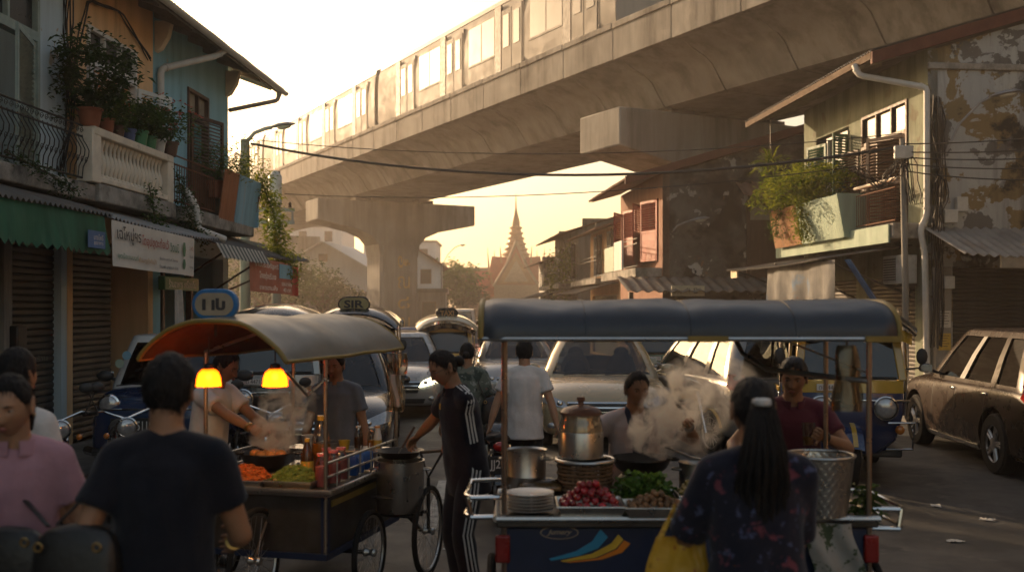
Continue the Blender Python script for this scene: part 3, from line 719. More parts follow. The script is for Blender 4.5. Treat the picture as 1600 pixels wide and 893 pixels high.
def roof_right(fr, s0, s1, ne, ze, nb, slope=.30):
    zb = ze + (ne-nb)*slope
    rf = corrug(fr, s0, s1, nb, zb, ne, ze, pitch=.13, amp=.02).build('roof', M['tin'], fr.root)
    m = MB()
    m.add([fr.p(ne-.1,s0+.03,ze-.03), fr.p(ne-.1,s1,ze-.03), fr.p(nb,s1,zb-.06), fr.p(nb,s0+.03,zb-.06)], [(0,1,2,3)])
    m.build('soffit', M['soffit'], fr.root)
    m = MB(); L_ = math.hypot(ne-nb, zb-ze); a = fr.p((ne+nb)/2, s0-.02, (ze+zb)/2-.14)
    m.add([fr.p(n, s, z) for s in (s0-.05, s0+.03) for n, z in ((ne,ze-.26),(ne,ze-.03),(nb,zb-.03),(nb,zb-.26))], [(0,1,2,3),(7,6,5,4),(0,4,5,1),(1,5,6,2),(2,6,7,3),(3,7,4,0)])
    m.build('verge_board', M['redbrown'], fr.root)
    m = MB(); fr.bb(m, (ne-.05,s0,ze-.16), (ne,s1,ze-.03)); m.build('fascia_board', M['old_board'], fr.root)
    for i in range(int((s1-s0)/.8)):
        s = s0+.5+i*.8; m = MB(); m.add([fr.p(n, q, z) for q in (s, s+.06) for n, z in ((ne-.08,ze-.14),(ne-.08,ze-.05),(0,ze+ne*slope-.05),(0,ze+ne*slope-.14))], [(0,1,2,3),(7,6,5,4),(0,4,5,1),(1,5,6,2),(2,6,7,3),(3,7,4,0)]); m.build('rafter', M['soffit'], rf)
roof_right(H1, 19.55, 27.0, 1.2, 6.85, -6.6)
framed(H1, 20.5, 22.6, 5.5, 6.15, M['wood_brown'], M['glass_dark'], 3); framed(H1, 20.5, 22.6, 3.6, 5.5, M['wood_brown'], None)
leaf_at(H1, louver(.95, 1.85), 'shutter', M['wood_brown'], .0, 20.55, 3.62, .5)
leaf_at(H1, louver(.95, 1.85), 'shutter', M['wood_brown'], .05, 22.55, 3.62, .06, rev=True)
leaf_at(H1, louver(.75, 1.85), 'shutter', M['wood_brown'], .06, 22.65, 3.62, .10)
framed(H1, 23.3, 24.5, 3.6, 6.0, M['wood_white'], M['glass_dark'], 2, 4)
leaf_at(H1, louver(.75, 2.2), 'shutter', M['wood_dkgreen'], .04, 24.5, 3.7, .25)
leaf_at(H1, louver(.45, 2.2), 'shutter', M['wood_dkgreen'], .04, 23.28, 3.7, 1.2, rev=True)
m = MB(); H1.bb(m, (0,19.72,3.3), (.68,26,3.6)); m.build('balcony_slab', M['ledge'], H1.root, bev=.02)
m = MB(); H1.bb(m, (.70,19.8,3.22), (.74,26,3.58)); m.build('balcony_fascia', M['mint_panel'], H1.root, bev=.01)
scroll_rail(H1, 19.75, 21.5, 3.62, 4.45, .62, M['rust'], curl=False, step=.10)
m = MB(); m.tube([H1.p(.62,19.7,4.46), H1.p(.62,21.6,4.46)], .03, 8); m.build('handrail', M['balcony_white'], H1.root)
m = corrug(H1, 21.6, 23.9, 1.02, 4.35, .86, 3.45, pitch=.1, amp=.01, th=.02); m.build('balcony_panel', M['mint_panel'], H1.root)
m = corrug(H1, 23.95, 25.7, 1.02, 4.35, .86, 3.45, pitch=.1, amp=.01, th=.02); m.build('balcony_panel', M['wood_panel'], H1.root)
m = MB(); m.add([H1.p(n,21.58,z) for n, z in ((.05,3.45),(.86,3.45),(1.03,4.37),(.05,4.37))] + [H1.p(n,21.555,z) for n, z in ((.05,3.45),(.86,3.45),(1.03,4.37),(.05,4.37))], [(0,1,2,3),(7,6,5,4),(0,4,5,1),(1,5,6,2),(2,6,7,3),(3,7,4,0)]); m.build('balcony_panel', M['mint_panel'], H1.root)
downpipe(H1, [(1.24,20.2,6.72), (1.2,20.1,6.5), (.06,19.62,6.18), (.06,19.62,3.75), (.2,19.6,3.45), (.12,19.58,3.0), (.06,19.6,.2)], .06)
corrug(H1, 20.3, 26.2, 0, 3.22, 1.95, 2.93, pitch=.11, amp=.02, sag=.05).build('awning', M['tin'], H1.root)
m = MB(); H1.bb(m, (1.82,25.65,2.72), (1.86,26.15,2.94)); m.build('awning_end_board', mat('yellowed_board', (.42,.33,.16), .6), H1.root)
m = MB(); m.sheet(lambda u, v: H1.p(1.72+.06*math.sin(u*26)*(1-v)+.04*math.sin(u*11), 20.0+3.9*u, 2.12+.78*v+.03*math.sin(u*60)*(1-v)), 90, 6, .004); m.build('awning_curtain', M['blue_tarp'], H1.root, angle=60)
m = MB(); m.sheet(lambda u, v: H1.p(1.5+.05*math.sin(u*9)-.5*(1-v), 19.9-.2*u+.1*v, 2.1+.8*v), 12, 6, .004); m.build('awning_flap', M['ink_blue'], H1.root, angle=60)
for s in (20.4, 23.0, 25.9):
    m = MB(); m.tube([H1.p(0,s,2.2), H1.p(1.85,s,2.95)], .022, 6); m.build('awning_strut', M['iron'], H1.root)
roller(H1, 20.2, 22.4, .13, 2.6); roller(H1, 22.9, 25.6, .13, 2.6)
# lean-to roof, pillar and roller shutter on the gable side
def nface(mb, a, b): return H1.bb(mb, a, b)
m = MB()
def lt(u, v):
    n = .1 - 6.4*u; return H1.p(n, 19.68 - 1.5*v, 3.5 - .58*v + .025*math.sin(n*2*PI/.2) - .06*math.sin(u*7)*v)
m.sheet(lt, 200, 4, .008); m.build('lean_to_roof', M['tin_light'], H1.root)
m = MB(); H1.bb(m, (-6.2,18.2,2.68), (-.6,18.26,2.88)); m.build('lean_to_beam', M['soffit'], H1.root)
prof = []
m = MB()
for i in range(32):
    z = .13 + i*2.62/32; h = 2.62/32; prof += [(19.86, z), (19.84, z+h*.2), (19.835, z+h*.5), (19.84, z+h*.8)]
m.loft([[H1.p(-3.2,s,z) for s, z in prof], [H1.p(-.5,s,z) for s, z in prof]], cap=False, closed=False); rs = m.build('roller_shutter', M['shutter_steel'], H1.root, angle=20)
e = MB(); fit_text('ห้ามจอดขวางประตู', 1.3, .16, H1.p(-1.7,19.825,1.35), (-H1.p(1,0,0)+H1.p(0,0,0)), (0,0,1), e, shear=.2); e.build('graffiti_lettering', M['ink_dark'], rs)
for n in (-.25, -3.35):
    m = MB(); H1.bb(m, (n-.16,19.55,.0), (n+.16,19.71,2.75)); m.build('pillar', M['wall_grey'], H1.root, bev=.02)
m = MB(); H1.bb(m, (-6.4,19.64,6.55), (.02,19.71,6.68)); m.build('string_course', M['ledge'], H1.root, bev=.02)

# ---- R2: house with the blackened side wall and red shutters
H2 = Fr(thing('blackened_house', 'house with a mould blackened side wall, pink front and red shutters', 'house', (4.22, 28.7, 0), PI + R(5.37)), -1, 29.0)
wall_holes(H2, 29.0, 34.9, 0, 5.75, [(29.5,31.6,3.3,5.1), (32.4,34.2,3.3,5.1)]).build('wall', M['wall_pink'], H2.root, angle=20)
m = MB()
def g2(n): return 5.65 + max(0, -n)*.30
P = [(-.002,0),(-.002,5.7),(-6.6,g2(-6.6)),(-6.6,0)]
m.add([H2.p(n,s,z) for s in (29.0,29.25) for n, z in P], [(0,1,2,3),(7,6,5,4),(0,4,5,1),(1,5,6,2),(2,6,7,3),(3,7,4,0)]); m.build('gable_wall', M['blackwall'], H2.root, angle=20)
m = MB(); H2.bb(m, (-6.6,29.25,0), (-6.4,32,7.5)); H2.bb(m, (-6.4,31.8,0), (-1.4,32,5.8)); H2.bb(m, (-1.4,31.8,0), (-1.2,34.7,5.8)); H2.bb(m, (-1.4,34.7,0), (-.2,34.9,5.8)); m.build('rear_walls', M['wall_grey'], H2.root)
def slab_roof(fr, s0, s1, n0, z0, n1, z1, name='roof', mt=None):
    return corrug(fr, s0, s1, n0, z0, n1, z1, pitch=.16, amp=.025, th=.02).build(name, mt or M['tile_roof'], fr.root)
slab_roof(H2, 28.85, 32.05, -6.7, 5.57+7.8*.3, 1.1, 5.57); slab_roof(H2, 32.05, 34.9, -1.4, 5.57+2.5*.3, 1.1, 5.57)
m = MB(); m.add([H2.p(n,s,z) for s in (28.8,28.87) for n, z in ((1.1,5.4),(1.1,5.62),(-6.7,7.96),(-6.7,7.72))], [(0,1,2,3),(7,6,5,4),(0,4,5,1),(1,5,6,2),(2,6,7,3),(3,7,4,0)]); m.build('verge_board', M['redbrown'], H2.root)
m = MB(); m.add([H2.p(n,s,z) for n, s, z in ((1.05,28.9,5.5),(1.05,34.9,5.5),(0,34.9,5.8),(0,28.9,5.8))], [(0,1,2,3)]); m.build('soffit', M['soffit'], H2.root)
for a, ang in ((29.5,.3),(32.4,.2)):
    leaf_at(H2, louver(.95,1.75,panel=True), 'shutter', M['wood_red'], .03, a+.02, 3.32, ang); leaf_at(H2, louver(.95,1.75,panel=True), 'shutter', M['wood_red'], .03, a+2.0, 3.32, .5, rev=True)
m = MB(); H2.bb(m, (0,29.1,2.85), (.75,34.5,3.1)); m.build('balcony_slab', M['ledge'], H2.root)
scroll_rail(H2, 29.1, 31.0, 3.12, 3.95, .7, M['iron'], curl=False, step=.14)
m = MB(); H2.bb(m, (.68,31.1,3.12), (.74,32.3,4.0)); m.build('balcony_panel', M['wall_white'], H2.root); m = MB(); H2.bb(m, (.68,32.35,3.12), (.74,33.9,3.9)); m.build('balcony_panel', M['wood_dkgreen'], H2.root)
# wooden loft window with a tiled hood in the black wall
m = MB(); 
for n0, n1 in ((-5.9,-4.35),(-4.3,-2.75)):
    pass
H2.bb(m, (-5.7,28.93,2.7), (-2.4,29.0,5.0)); wp = m.build('window', M['wood_brown'], H2.root)
for i in range(4):
    q = MB(); n0 = -5.55+i*.78
    for (za, zb) in ((2.8,3.5),(3.6,4.3)): H2.bb(q, (n0,28.9,za), (n0+.7,28.93,zb))
    for k in range(9): H2.bb(q, (n0+.06,28.885,3.66+k*.066), (n0+.64,28.9,3.69+k*.066))
    q.build('shutter', M['wood_brown'], wp)
for i in range(3):
    q = MB(); H2.bb(q, (-5.5+i*1.05,28.91,4.45), (-4.6+i*1.05,28.93,4.85)); q.build('pane', M['glass_warm'] if i != 1 else M['glass_dark'], wp)
m = MB(); m.sheet(lambda u, v: H2.p(-5.95+3.85*u, 29.0-.75*v, 5.5-.42*v+.02*math.sin(u*90)), 120, 3, .02); m.build('window_hood', M['tile_roof'], H2.root)
m = MB(); m.sheet(lambda u, v: H2.p(1.3-7.5*u, 29.0-1.5*v, 2.82-.42*v+.028*math.sin(u*150)), 240, 3, .015); m.build('lean_to_roof', M['tin'], H2.root)
m = MB(); H2.bb(m, (1.0,28.2,0), (1.12,28.3,2.4)); H2.bb(m, (-4,28.2,0), (-3.9,28.3,2.4)); m.build('lean_to_post', M['wood_brown'], H2.root)
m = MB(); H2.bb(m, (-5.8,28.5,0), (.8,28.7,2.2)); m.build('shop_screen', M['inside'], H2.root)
sg = thing('signboard', 'small cream signboard with dark marks under the tin lean to roof of the blackened house', 'sign', tuple(at(1075,454,27.4)), R(5))
m = MB(); m.bb((-.45,-.02,-.14), (.45,.02,.14)); m.build('board', mat('cream_board', (.46,.40,.28), .6, dirt=(.2,.16,.1)), sg)
e = MB(); fit_text('ซ่อม', .22, .15, (-.28,-.023,0), (1,0,0), (0,0,1), e); fit_text('ฯ ฎ', .3, .15, (.1,-.023,0), (1,0,0), (0,0,1), e); e.build('lettering', M['ink_dark'], sg)

# ---- R3: farther houses on the right
def far_house(label, s0, s1, n0, wallm, zt, seed, balcony=True, x0=None):
    fr = Fr(thing('far_house', label, 'house', (x0 - .094*(s0-38), s0, 0), PI + R(5.37)), -1, s0)
    sm = (s1-s0)/2
    wall_holes(fr, s0, s1, 0, zt, [(s0+.7,s0+.7+sm*.55,3.3,5.0), (s0+sm+.5,s0+sm+.5+sm*.55,3.3,5.0), (s0+.5,s1-.5,.1,2.5)]).build('wall', wallm, fr.root, angle=20)
    m = MB(); fr.bb(m, (-5,s0,0), (-.2,s0+.2,zt+.5)); fr.bb(m, (-5,s1-.2,0), (-.2,s1,zt+.5)); fr.bb(m, (-5.2,s0,0), (-5,s1,zt+1)); m.build('rear_walls', M['wall_grey'], fr.root)
    slab_roof(fr, s0-.3, s1+.3, -5.3, zt+1.7, 1.0, zt-.25)
    for a in (s0+.7, s0+sm+.5):
        framed(fr, a, a+sm*.55, 3.3, 5.0, M['wood_white'], M['glass_dark'], 2, 3)
        leaf_at(fr, louver(.7,1.6), 'shutter', M['wood_brown'], .04, a, 3.35, .4, rev=True)
    if balcony:
        m = MB(); fr.bb(m, (0,s0+.2,2.9), (.9,s1-.2,3.1)); m.build('balcony_slab', M['ledge'], fr.root)
        scroll_rail(fr, s0+.2, s1-.2, 3.1, 3.95, .85, M['iron'], curl=False, step=.2)
    corrug(fr, s0, s1, 0, 3.0, 1.6, 2.55, pitch=.2, amp=.03).build('awning', M['tin'], fr.root)
    roller(fr, s0+.5, s1-.5, .1, 2.5)
    return fr
far_house('small far house with a sagging dark roof and balcony just past the blackened house', 38.5, 45, 0, M['wall_ochre'], 5.2, 1, x0=4.1)
far_house('far grey house half hidden by a street tree beyond the sagging roof', 47, 55, 0, M['wall_grey'], 5.6, 2, x0=3.9)
far_house('farthest low house on the right before the temple', 57, 68, 0, M['wall_white'], 4.9, 3, False, x0=4.6)

# ---- far buildings on the left, beyond the end of the row
def block(name, label, c, d, h, wallm, roofm, rz=0, gable=True, floors=2, cols=3, roofh=1.8, louvre=True):
    t = thing(name, label, 'building', (c[0], c[1], 0), rz)
    w_, dd = d[0]/2, d[1]/2
    m = MB(); m.bb((-w_,-dd,0), (w_,dd,h))
    if gable: m.prism([(-w_,h-.02),(w_,h-.02),(0,h+roofh*.97)], -dd, dd)
    m.build('wall', wallm, t, angle=20)
    if gable:
        for sg_ in (-1, 1):
            r_ = MB(); r_.add([(sg_*(w_+.5), -dd-.5, h-.5*roofh/w_), (0, -dd-.5, h+roofh), (0, dd+.5, h+roofh), (sg_*(w_+.5), dd+.5, h-.5*roofh/w_)], [(0,1,2,3)])
            r_ = evaluate(r_, [('SOLIDIFY', dict(thickness=.14))]); r_.build('roof', roofm, t)
    else:
        r_ = MB(); r_.bb((-w_-.15,-dd-.15,h), (w_+.15,dd+.15,h+.25)); r_.build('roof', roofm, t)
    if louvre:
        q = MB()
        for k in range(int(h/.35)): q.bb((-w_-.015,-dd-.015,k*.35+.02), (w_+.015,-dd-.001,k*.35+.30))
        q.build('siding', wallm, t)
    for f in range(floors):
        for cidx in range(cols):
            x = -w_ + (cidx+.5)*2*w_/cols; z = 1.2 + f*(h/floors)
            q = MB(); q.bb((x-.45,-dd-.05,z), (x+.45,-dd-.012,z+1.2)); wn = q.build('window', M['wood_brown'], t)
            q = MB(); q.bb((x-.38,-dd-.06,z+.07), (x+.38,-dd-.045,z+1.13)); q.build('pane', M['glass_dark'], wn)
    return t
b1 = block('white_gable_house', 'white boarded house with a gabled front seen under the viaduct left of the pier', (-14.2,84), (7.2,9), 5.2, M['wall_white'], M['wall_white'], R(-6), floors=1, cols=2, roofh=2.0)
q = MB(); q.bb((-.35,-4.56,5.6), (.35,-4.52,6.2)); q.build('vent', M['wood_brown'], b1)
block('brown_roofed_house', 'low house with a brown tiled roof behind the street pole at the row end', (-20.5,72), (7,8), 4.2, M['wall_grey'], M['tile_roof'], R(20), floors=1, roofh=2.4)
block('low_shop_block', 'low dark shop block under the white gabled house', (-14.0,76), (11,6), 2.9, M['wall_grey'], M['tin'], R(-4), gable=False, floors=1, cols=4, louvre=False)
block('timber_house', 'weathered timber house with a pale gable right of the viaduct pier', (-9.0,88), (5.5,8), 5.6, M['wall_white'], M['tile_roof'], R(8), floors=2, cols=2, roofh=1.8)
block('apartment_block', 'pale multi storey block rising behind the white gabled house', (-26,125), (12,10), 11.5, M['wall_white'], M['wall_grey'], 0, gable=False, floors=4, cols=4, louvre=False)
block('apartment_block', 'pale block rising right of the viaduct pier behind the timber house', (-12.5,118), (8,8), 9.3, M['wall_white'], M['wall_grey'], 0, gable=False, floors=3, cols=3, louvre=False)
block('apartment_block', 'square white block beside the temple roofs', (13.5,190), (12,8), 10.5, M['wall_white'], M['wall_grey'], 0, gable=False, floors=3, cols=5, louvre=False)
block('low_shop_block', 'low shop with a tin roof behind the trees at the far left of the street', (-6.6,70), (4.2,8), 3.0, M['wall_grey'], M['tin'], R(3), gable=False, floors=1, cols=2, louvre=False)

# ---- temple
TY = 135.0; tc = at(806, 482, TY)
tp = thing('temple', 'temple with a tiered golden spire and steep red gabled roofs down the street', 'temple', (tc.x, TY, 0))
M['temple_gold'] = mat('temple_gold', (.26,.13,.04), .5, metal=.15, var=.3, scale=1.5); M['temple_red'] = mat('temple_red_tiles', (.30,.075,.035), .7, var=.2, scale=1.2)
M['temple_trim'] = mat('temple_pale_trim', (.30,.21,.13), .7, var=.2); M['temple_green'] = mat('temple_green_trim', (.12,.13,.09), .7)
def zy(py): return CZ - (py - HY)/F*TY
def px(d): return d/F*TY
m = MB(); prof = [(px(24), zy(408))]
y = 408.0; wd = 24.0
for k in range(7):
    prof += [(px(wd), zy(y)), (px(wd+2.5), zy(y-1.5)), (px(wd+2.5), zy(y-3)), (px(wd-1.5), zy(y-5))]; y -= 8.3; wd *= .83
prof += [(px(6.5), zy(348)), (px(5.2), zy(342)), (px(3.2), zy(334)), (px(1.6), zy(326)), (px(1.0), zy(316)), (px(.3), zy(302))]
m.lathe(prof, 16); m.build('spire', M['temple_gold'], tp, angle=25)
def steep(w_, zb, zt, d0, d1, name, mt, curve=.25):        # concave gable roof along y
    m = MB(); P = []
    for i in range(9):
        t = i/8; P.append((-w_*(1-t), zb + (zt-zb)*(t**1.35)))
    for i in range(1, 9):
        t = i/8; P.append((w_*t, zb + (zt-zb)*((1-t)**1.35)))
    m.prism(P, d0, d1); return m.build(name, mt, tp)
def finial(x, y, z, h):
    m = MB(); m.tube([(x,y,z),(x*1.02,y,z+h*.4),(x*1.03+(.05 if x>0 else -.05),y,z+h*.75),(x*1.05,y,z+h)], [.16,.11,.06,.01], 6); m.build('finial', M['temple_gold'], tp)
for w_, zb, zt, d0, d1 in ((30,446,386,-9.6,9),(44,452,398,-7,7)):
    steep(px(w_), zy(zb), zy(zt), d0, d1, 'roof', M['temple_red'])
m = MB(); m.prism([(-px(27),zy(446)),(px(27),zy(446)),(0,zy(400))], -9.75, -9.62); m.build('pediment', M['temple_gold'], tp)
m = MB(); m.prism([(-px(18),zy(443)),(px(18),zy(443)),(0,zy(412))], -9.85, -9.76); m.build('pediment_panel', M['temple_trim'], tp)
for sg_ in (-1, 1):
    m = MB(); m.tube([(sg_*px(33),-9.7,zy(450)), (sg_*px(14),-9.7,zy(418)), (0,-9.7,zy(384))], px(2.2), 6); m.build('bargeboard', M['temple_trim'], tp)
    finial(sg_*px(35), -9.6, zy(446), px(16)); finial(sg_*px(22), -7, zy(414), px(26)); finial(sg_*px(40), -7, zy(430), px(40)); finial(sg_*px(33), 5, zy(420), px(34))
    m = MB(); 
    for x0, x1, zb, zt in ((18,42,440,404),): m.prism([(sg_*px(x0),zy(zb)),(sg_*px(x1),zy(zb)),(sg_*px(36),zy(zt)),(sg_*px(14),zy(zt+2))], -6.5, 6.5)
    m.build('side_roof', M['temple_red'], tp)
finial(0, -9.7, zy(386), px(14))
m = MB(); m.bb((-px(32),-9.5,0), (px(32),9,zy(447))); m.build('wall', M['temple_trim'], tp)
for sg_ in (-1, 1):                                    # long lower wings
    m = MB(); a, b = sorted((sg_*px(30), sg_*px(86))); m.bb((a,-5,0), (b,5,zy(462))); m.build('wing_wall', M['temple_trim'], tp)
    m = MB(); m.prism([(-7,zy(464)),(0,zy(421)),(7,zy(464))], a, b, 'yz'); m.build('wing_roof', M['temple_red'], tp)
    m = MB(); m.bb((a,-.35,zy(423)), (b,.35,zy(418))); m.build('wing_ridge', M['temple_green'], tp)
    for k in range(5):
        m = MB(); x = sg_*px(38+k*10); m.bb((x-.4,-5.08,1.0), (x+.4,-5.0,2.6)); m.build('window', M['wood_brown'], tp)
    m = MB(); m.tube([(sg_*px(62),-6.9,zy(456)), (sg_*px(86),-5.5,zy(438))], px(1.6), 5); m.build('bargeboard', M['temple_trim'], tp)
cw = MB(); cw.bb((-40,148,0), (-1.5,148.4,2.2)); cw.bb((4,148,0), (40,148.4,2.2)); tag(cw.build('temple_wall', M['temple_trim']), 'low pale boundary wall across the street end before the temple', 'wall')

# ------------------------------------------------------------------ trees and plants
def tree(label, c, h, r, n=2600, size=.34, mt='leaf', seed=0, group=None, name='tree', trunk_r=.18):
    t = thing(name, label, 'tree', c, rnd(0, 6), group)
    m = MB(); hs = h*.45
    m.tube([(0,0,0),(.1,.05,hs*.5),(.05,-.1,hs),(0,0,h*.75)], [trunk_r,trunk_r*.8,trunk_r*.6,trunk_r*.3], 8)
    random.seed(seed+50)
    for k in range(7):
        a = k*2.4 + seed; m.tube([(0,0,hs*(.7+.08*k)), (math.cos(a)*r*.4, math.sin(a)*r*.4, hs+h*.12+k*.05*h*.5), (math.cos(a)*r*.8, math.sin(a)*r*.8, hs+h*.2+k*.05*h)], [trunk_r*.45,trunk_r*.3,trunk_r*.1], 6)
    m.build('trunk', M['bark'], t)
    lm = MB()
    for k in range(9):
        a = k*2.4+seed; q = .55 if k else 0; cz = h*(.62+.28*((k*.37+seed*.13) % 1)-.05)
        leaves(lm, cloud((math.cos(a)*r*q, math.sin(a)*r*q, cz), (r*.55, r*.55, h*.2), n//9, .4, .5, seed+k*3.3), size, 1, .3, .6)
    lm.build('crown', M[mt], t); return t
tree('round bushy tree in front of the temple, right of the viaduct pier', (-6.5,98,0), 6.6, 3.6, 4200, .42, 'leaf', 1)
tree('lower dusty tree beside the bushy one, nearer the timber house', (-9.2,92,0), 5.2, 2.6, 2600, .38, 'leaf', 2)
tree('small tree behind the traffic under the temple roofs', (-5.0,104,0), 4.6, 2.4, 2400, .38, 'leaf_dark', 3)
tree('hazy tree under the viaduct before the white gabled house', (-12.2,66,0), 4.6, 2.4, 2600, .30, 'leaf_dark', 4)
tree('broad dark tree behind the street pole at the row end', (-13.2,55,0), 5.0, 2.8, 3200, .28, 'leaf_dark', 5)
tree('tall narrow street tree against the far houses on the right', (3.25,49,0), 5.6, 1.7, 3000, .22, 'leaf_yel', 6, trunk_r=.10)
tree('second, lower street tree on the right beside the far houses', (3.6,56,0), 4.7, 1.5, 2200, .24, 'leaf', 7, trunk_r=.10)

def potted(label, loc, pot, r, ph, fol, fr_, fh, n, size, flowers=None, spiky=False, group='potted plants on the balconies', droop=.35):
    t = thing('potted_plant', label, 'potted plant', loc, rnd(0, 6), group)
    m = MB(); m.lathe([(r*.72,0),(r*.95,ph*.85),(r*1.06,ph*.86),(r*1.06,ph),(r*.92,ph),(r*.9,ph*.9)], 14); m.build('pot', M[pot], t)
    lm = MB(); st = MB()
    if spiky:
        for k in range(n):
            a = rnd(0,2*PI); e = rnd(.3,1.4); d = Vector((math.cos(a)*math.cos(e), math.sin(a)*math.cos(e), math.sin(e))); L_ = fr_*rnd(.7,1.2)
            p0 = Vector((0,0,ph)); p1 = p0+d*L_*.55; p2 = p0+d*L_-Vector((0,0,L_*.25)); w_ = d.cross(Vector((0,0,1))).normalized()*size*.35
            lm.add([p0-w_*.5,p0+w_*.5,p1+w_,p1-w_,p2], [(0,1,2,3),(3,2,4)])
    else:
        pts = cloud((0,0,ph+fh*.55), (fr_,fr_,fh*.6), n, .5, .35, loc[1] if hasattr(loc,'__getitem__') else 0); leaves(lm, pts, size, 1, droop)
        for k in range(9): q = random.choice(pts); st.tube([(0,0,ph*.9), (q.x*.4,q.y*.4,ph+fh*.35), q], [.008,.006,.003], 5)
        st.build('stems', M['stem'], t)
    lm.build('foliage', M[fol], t)
    if flowers:
        fm = MB(); leaves(fm, cloud((0,0,ph+fh*.8), (fr_*.95,fr_*.95,fh*.5), 26, .4, .8, 5), size*.7, 3, .1, .9); fm.build('flowers', M[flowers], t)
    return t
PB = [(13.45,'terracotta','large leafy bush in a terracotta pot at the balustrade near end',.16,.24,.55,.75,900,.075,None,'leaf_dark'),
      (13.95,'terracotta','small leafy plant in a terracotta pot, second on the white balustrade',.11,.2,.26,.34,260,.065,None,'leaf'),
      (14.30,'pot_brown','low plant with red blooms in a brown pot on the white balustrade',.10,.17,.22,.3,220,.06,'flower_red','leaf'),
      (14.65,'pot_blue','plant in a dark blue pot on the white balustrade',.11,.18,.24,.3,240,.06,None,'leaf_dark'),
      (15.02,'pot_green','leafy plant in a bright green pot, nearer of the two green pots',.13,.22,.3,.38,320,.065,None,'leaf'),
      (15.38,'pot_green','leafy plant in a bright green pot, farther of the two green pots',.12,.2,.26,.36,260,.065,None,'leaf_dark'),
      (15.72,'pot_white','flowering plant in a white square pot on the white balustrade',.12,.2,.26,.36,260,.065,'flower_red','leaf')]
for s, pot, lab, r, ph, fr_, fh, n, sz, fl, fo in PB: potted(lab, rowL(.40, s, 4.33), pot, r, ph, fo, fr_*1.15, fh*1.1, int(n*2.2), sz*1.35, fl)
potted('spreading plant with pink blooms at the far end of the white balustrade', rowL(.45, 16.05, 4.33), 'pot_brown', .14, .22, 'leaf', .42, .55, 420, .08, 'flower_red')
potted('bushy plant with yellow blooms above the blue balcony panel', rowL(.3, 19.4, 3.95), 'pot_brown', .18, .3, 'leaf_yel', .5, .75, 700, .075, 'flower_yel')
potted('drooping green plant above the orange balcony panel', rowL(.35, 18.5, 3.95), 'terracotta', .18, .3, 'leaf', .5, .6, 600, .075)
potted('yellow green plant at the far corner of the blue balcony panel', rowL(.45, 20.25, 3.85), 'pot_brown', .16, .3, 'leaf_yel', .45, .7, 600, .075)
potted('fern like bush overflowing the mint balcony panel on the right', rowR(.62, 23.6, 3.75), 'pot_brown', .25, .4, 'leaf_yel', 1.0, 1.0, 3000, .13)
potted('leafy bush above the bare plank panel of the right balcony', rowR(.7, 24.9, 3.75), 'pot_brown', .25, .4, 'leaf_yel', .85, 1.1, 2400, .12)
potted('spiky palm like plant between the bushes of the right balcony', rowR(.65, 24.2, 4.05), 'terracotta', .2, .3, 'leaf_yel', 1.0, 1, 60, .08, spiky=True)
potted('spiky plant standing on the balcony of the small far house', rowR(1.9, 39.5, 3.1) , 'terracotta', .25, .35, 'leaf', .7, .9, 500, .12)
hp = thing('hanging_plant', 'spiky hanging plant under the eave at the far corner of the mint house', 'hanging plant', tuple(rowR(.9, 25.9, 5.55)))
m = MB(); m.tube([(0,0,0),(0,0,1.2)], .008, 5); m.lathe([(.06,-.05),(.12,.12),(.13,.13),(.1,.12)], 10); m.build('hanger', M['iron'], hp)
lm = MB()
for k in range(70):
    a = rnd(0,2*PI); e = rnd(-.6,1.2); d = Vector((math.cos(a)*math.cos(e), math.sin(a)*math.cos(e), math.sin(e))); L_ = rnd(.35,.7); p0 = Vector((0,0,.1)); w_ = d.cross(Vector((.1,0,1))).normalized()*.025
    lm.add([p0-w_*.4,p0+w_*.4,p0+d*L_*.6+w_,p0+d*L_*.6-w_,p0+d*L_-Vector((0,0,.15))], [(0,1,2,3),(3,2,4)])
lm.build('foliage', M['leaf_yel'], hp)
def creeper(label, pts, spread, n, size, mt):
    lm = MB()
    for a, b in zip(pts, pts[1:]):
        a, b = Vector(a), Vector(b); k = n // (len(pts)-1)
        leaves(lm, [a.lerp(b, rnd(0,1)) + Vector((rnd(-1,1), rnd(-1,1), rnd(-1,.6)))*spread*rnd(.2,1) for _ in range(k)], size, 1, .5)
    st = MB(); c0 = Vector(pts[0]); st.tube([Vector(p)-c0 for p in pts], .012, 5)
    t = thing('creeper', label, 'creeper', tuple(c0)); lm.v = [tuple(Vector(v)-c0) for v in lm.v]; lm.build('foliage', M[mt], t); st.build('stem', M['bark'], t)
creeper('green creeper hanging below the white balustrade', [rowL(.55,15.0,3.75), rowL(.6,15.1,3.3), rowL(.75,15.2,3.05)], .2, 420, .06, 'leaf')
creeper('thick creeper hanging below the end of the balustrade beside the drain pipe', [rowL(.5,16.2,4.1), rowL(.6,16.4,3.5), rowL(.8,16.5,3.05)], .28, 700, .065, 'leaf_dark')
creeper('weeds trailing over the iron balcony edge at the far left', [rowL(.4,11.4,3.7), rowL(.5,12.2,3.55), rowL(.6,12.6,3.4)], .2, 420, .055, 'leaf_dark')
creeper('yellow green vine trailing down from the blue balcony panel past the awning', [rowL(.6,20.3,4.6), rowL(.8,20.6,3.8), rowL(.85,20.7,3.1), rowL(1.0,20.8,2.7)], .38, 2200, .09, 'leaf_yel')
creeper('vine spilling down over the mint panel of the right balcony', [rowR(.95,23.6,4.4), rowR(1.08,23.4,4.0), rowR(1.1,23.2,3.55)], .32, 1100, .07, 'leaf_yel')
creeper('short vine spilling over the bare plank panel of the right balcony', [rowR(.95,24.8,4.4), rowR(1.1,25.0,4.05), rowR(1.08,24.9,3.7)], .28, 600, .06, 'leaf')
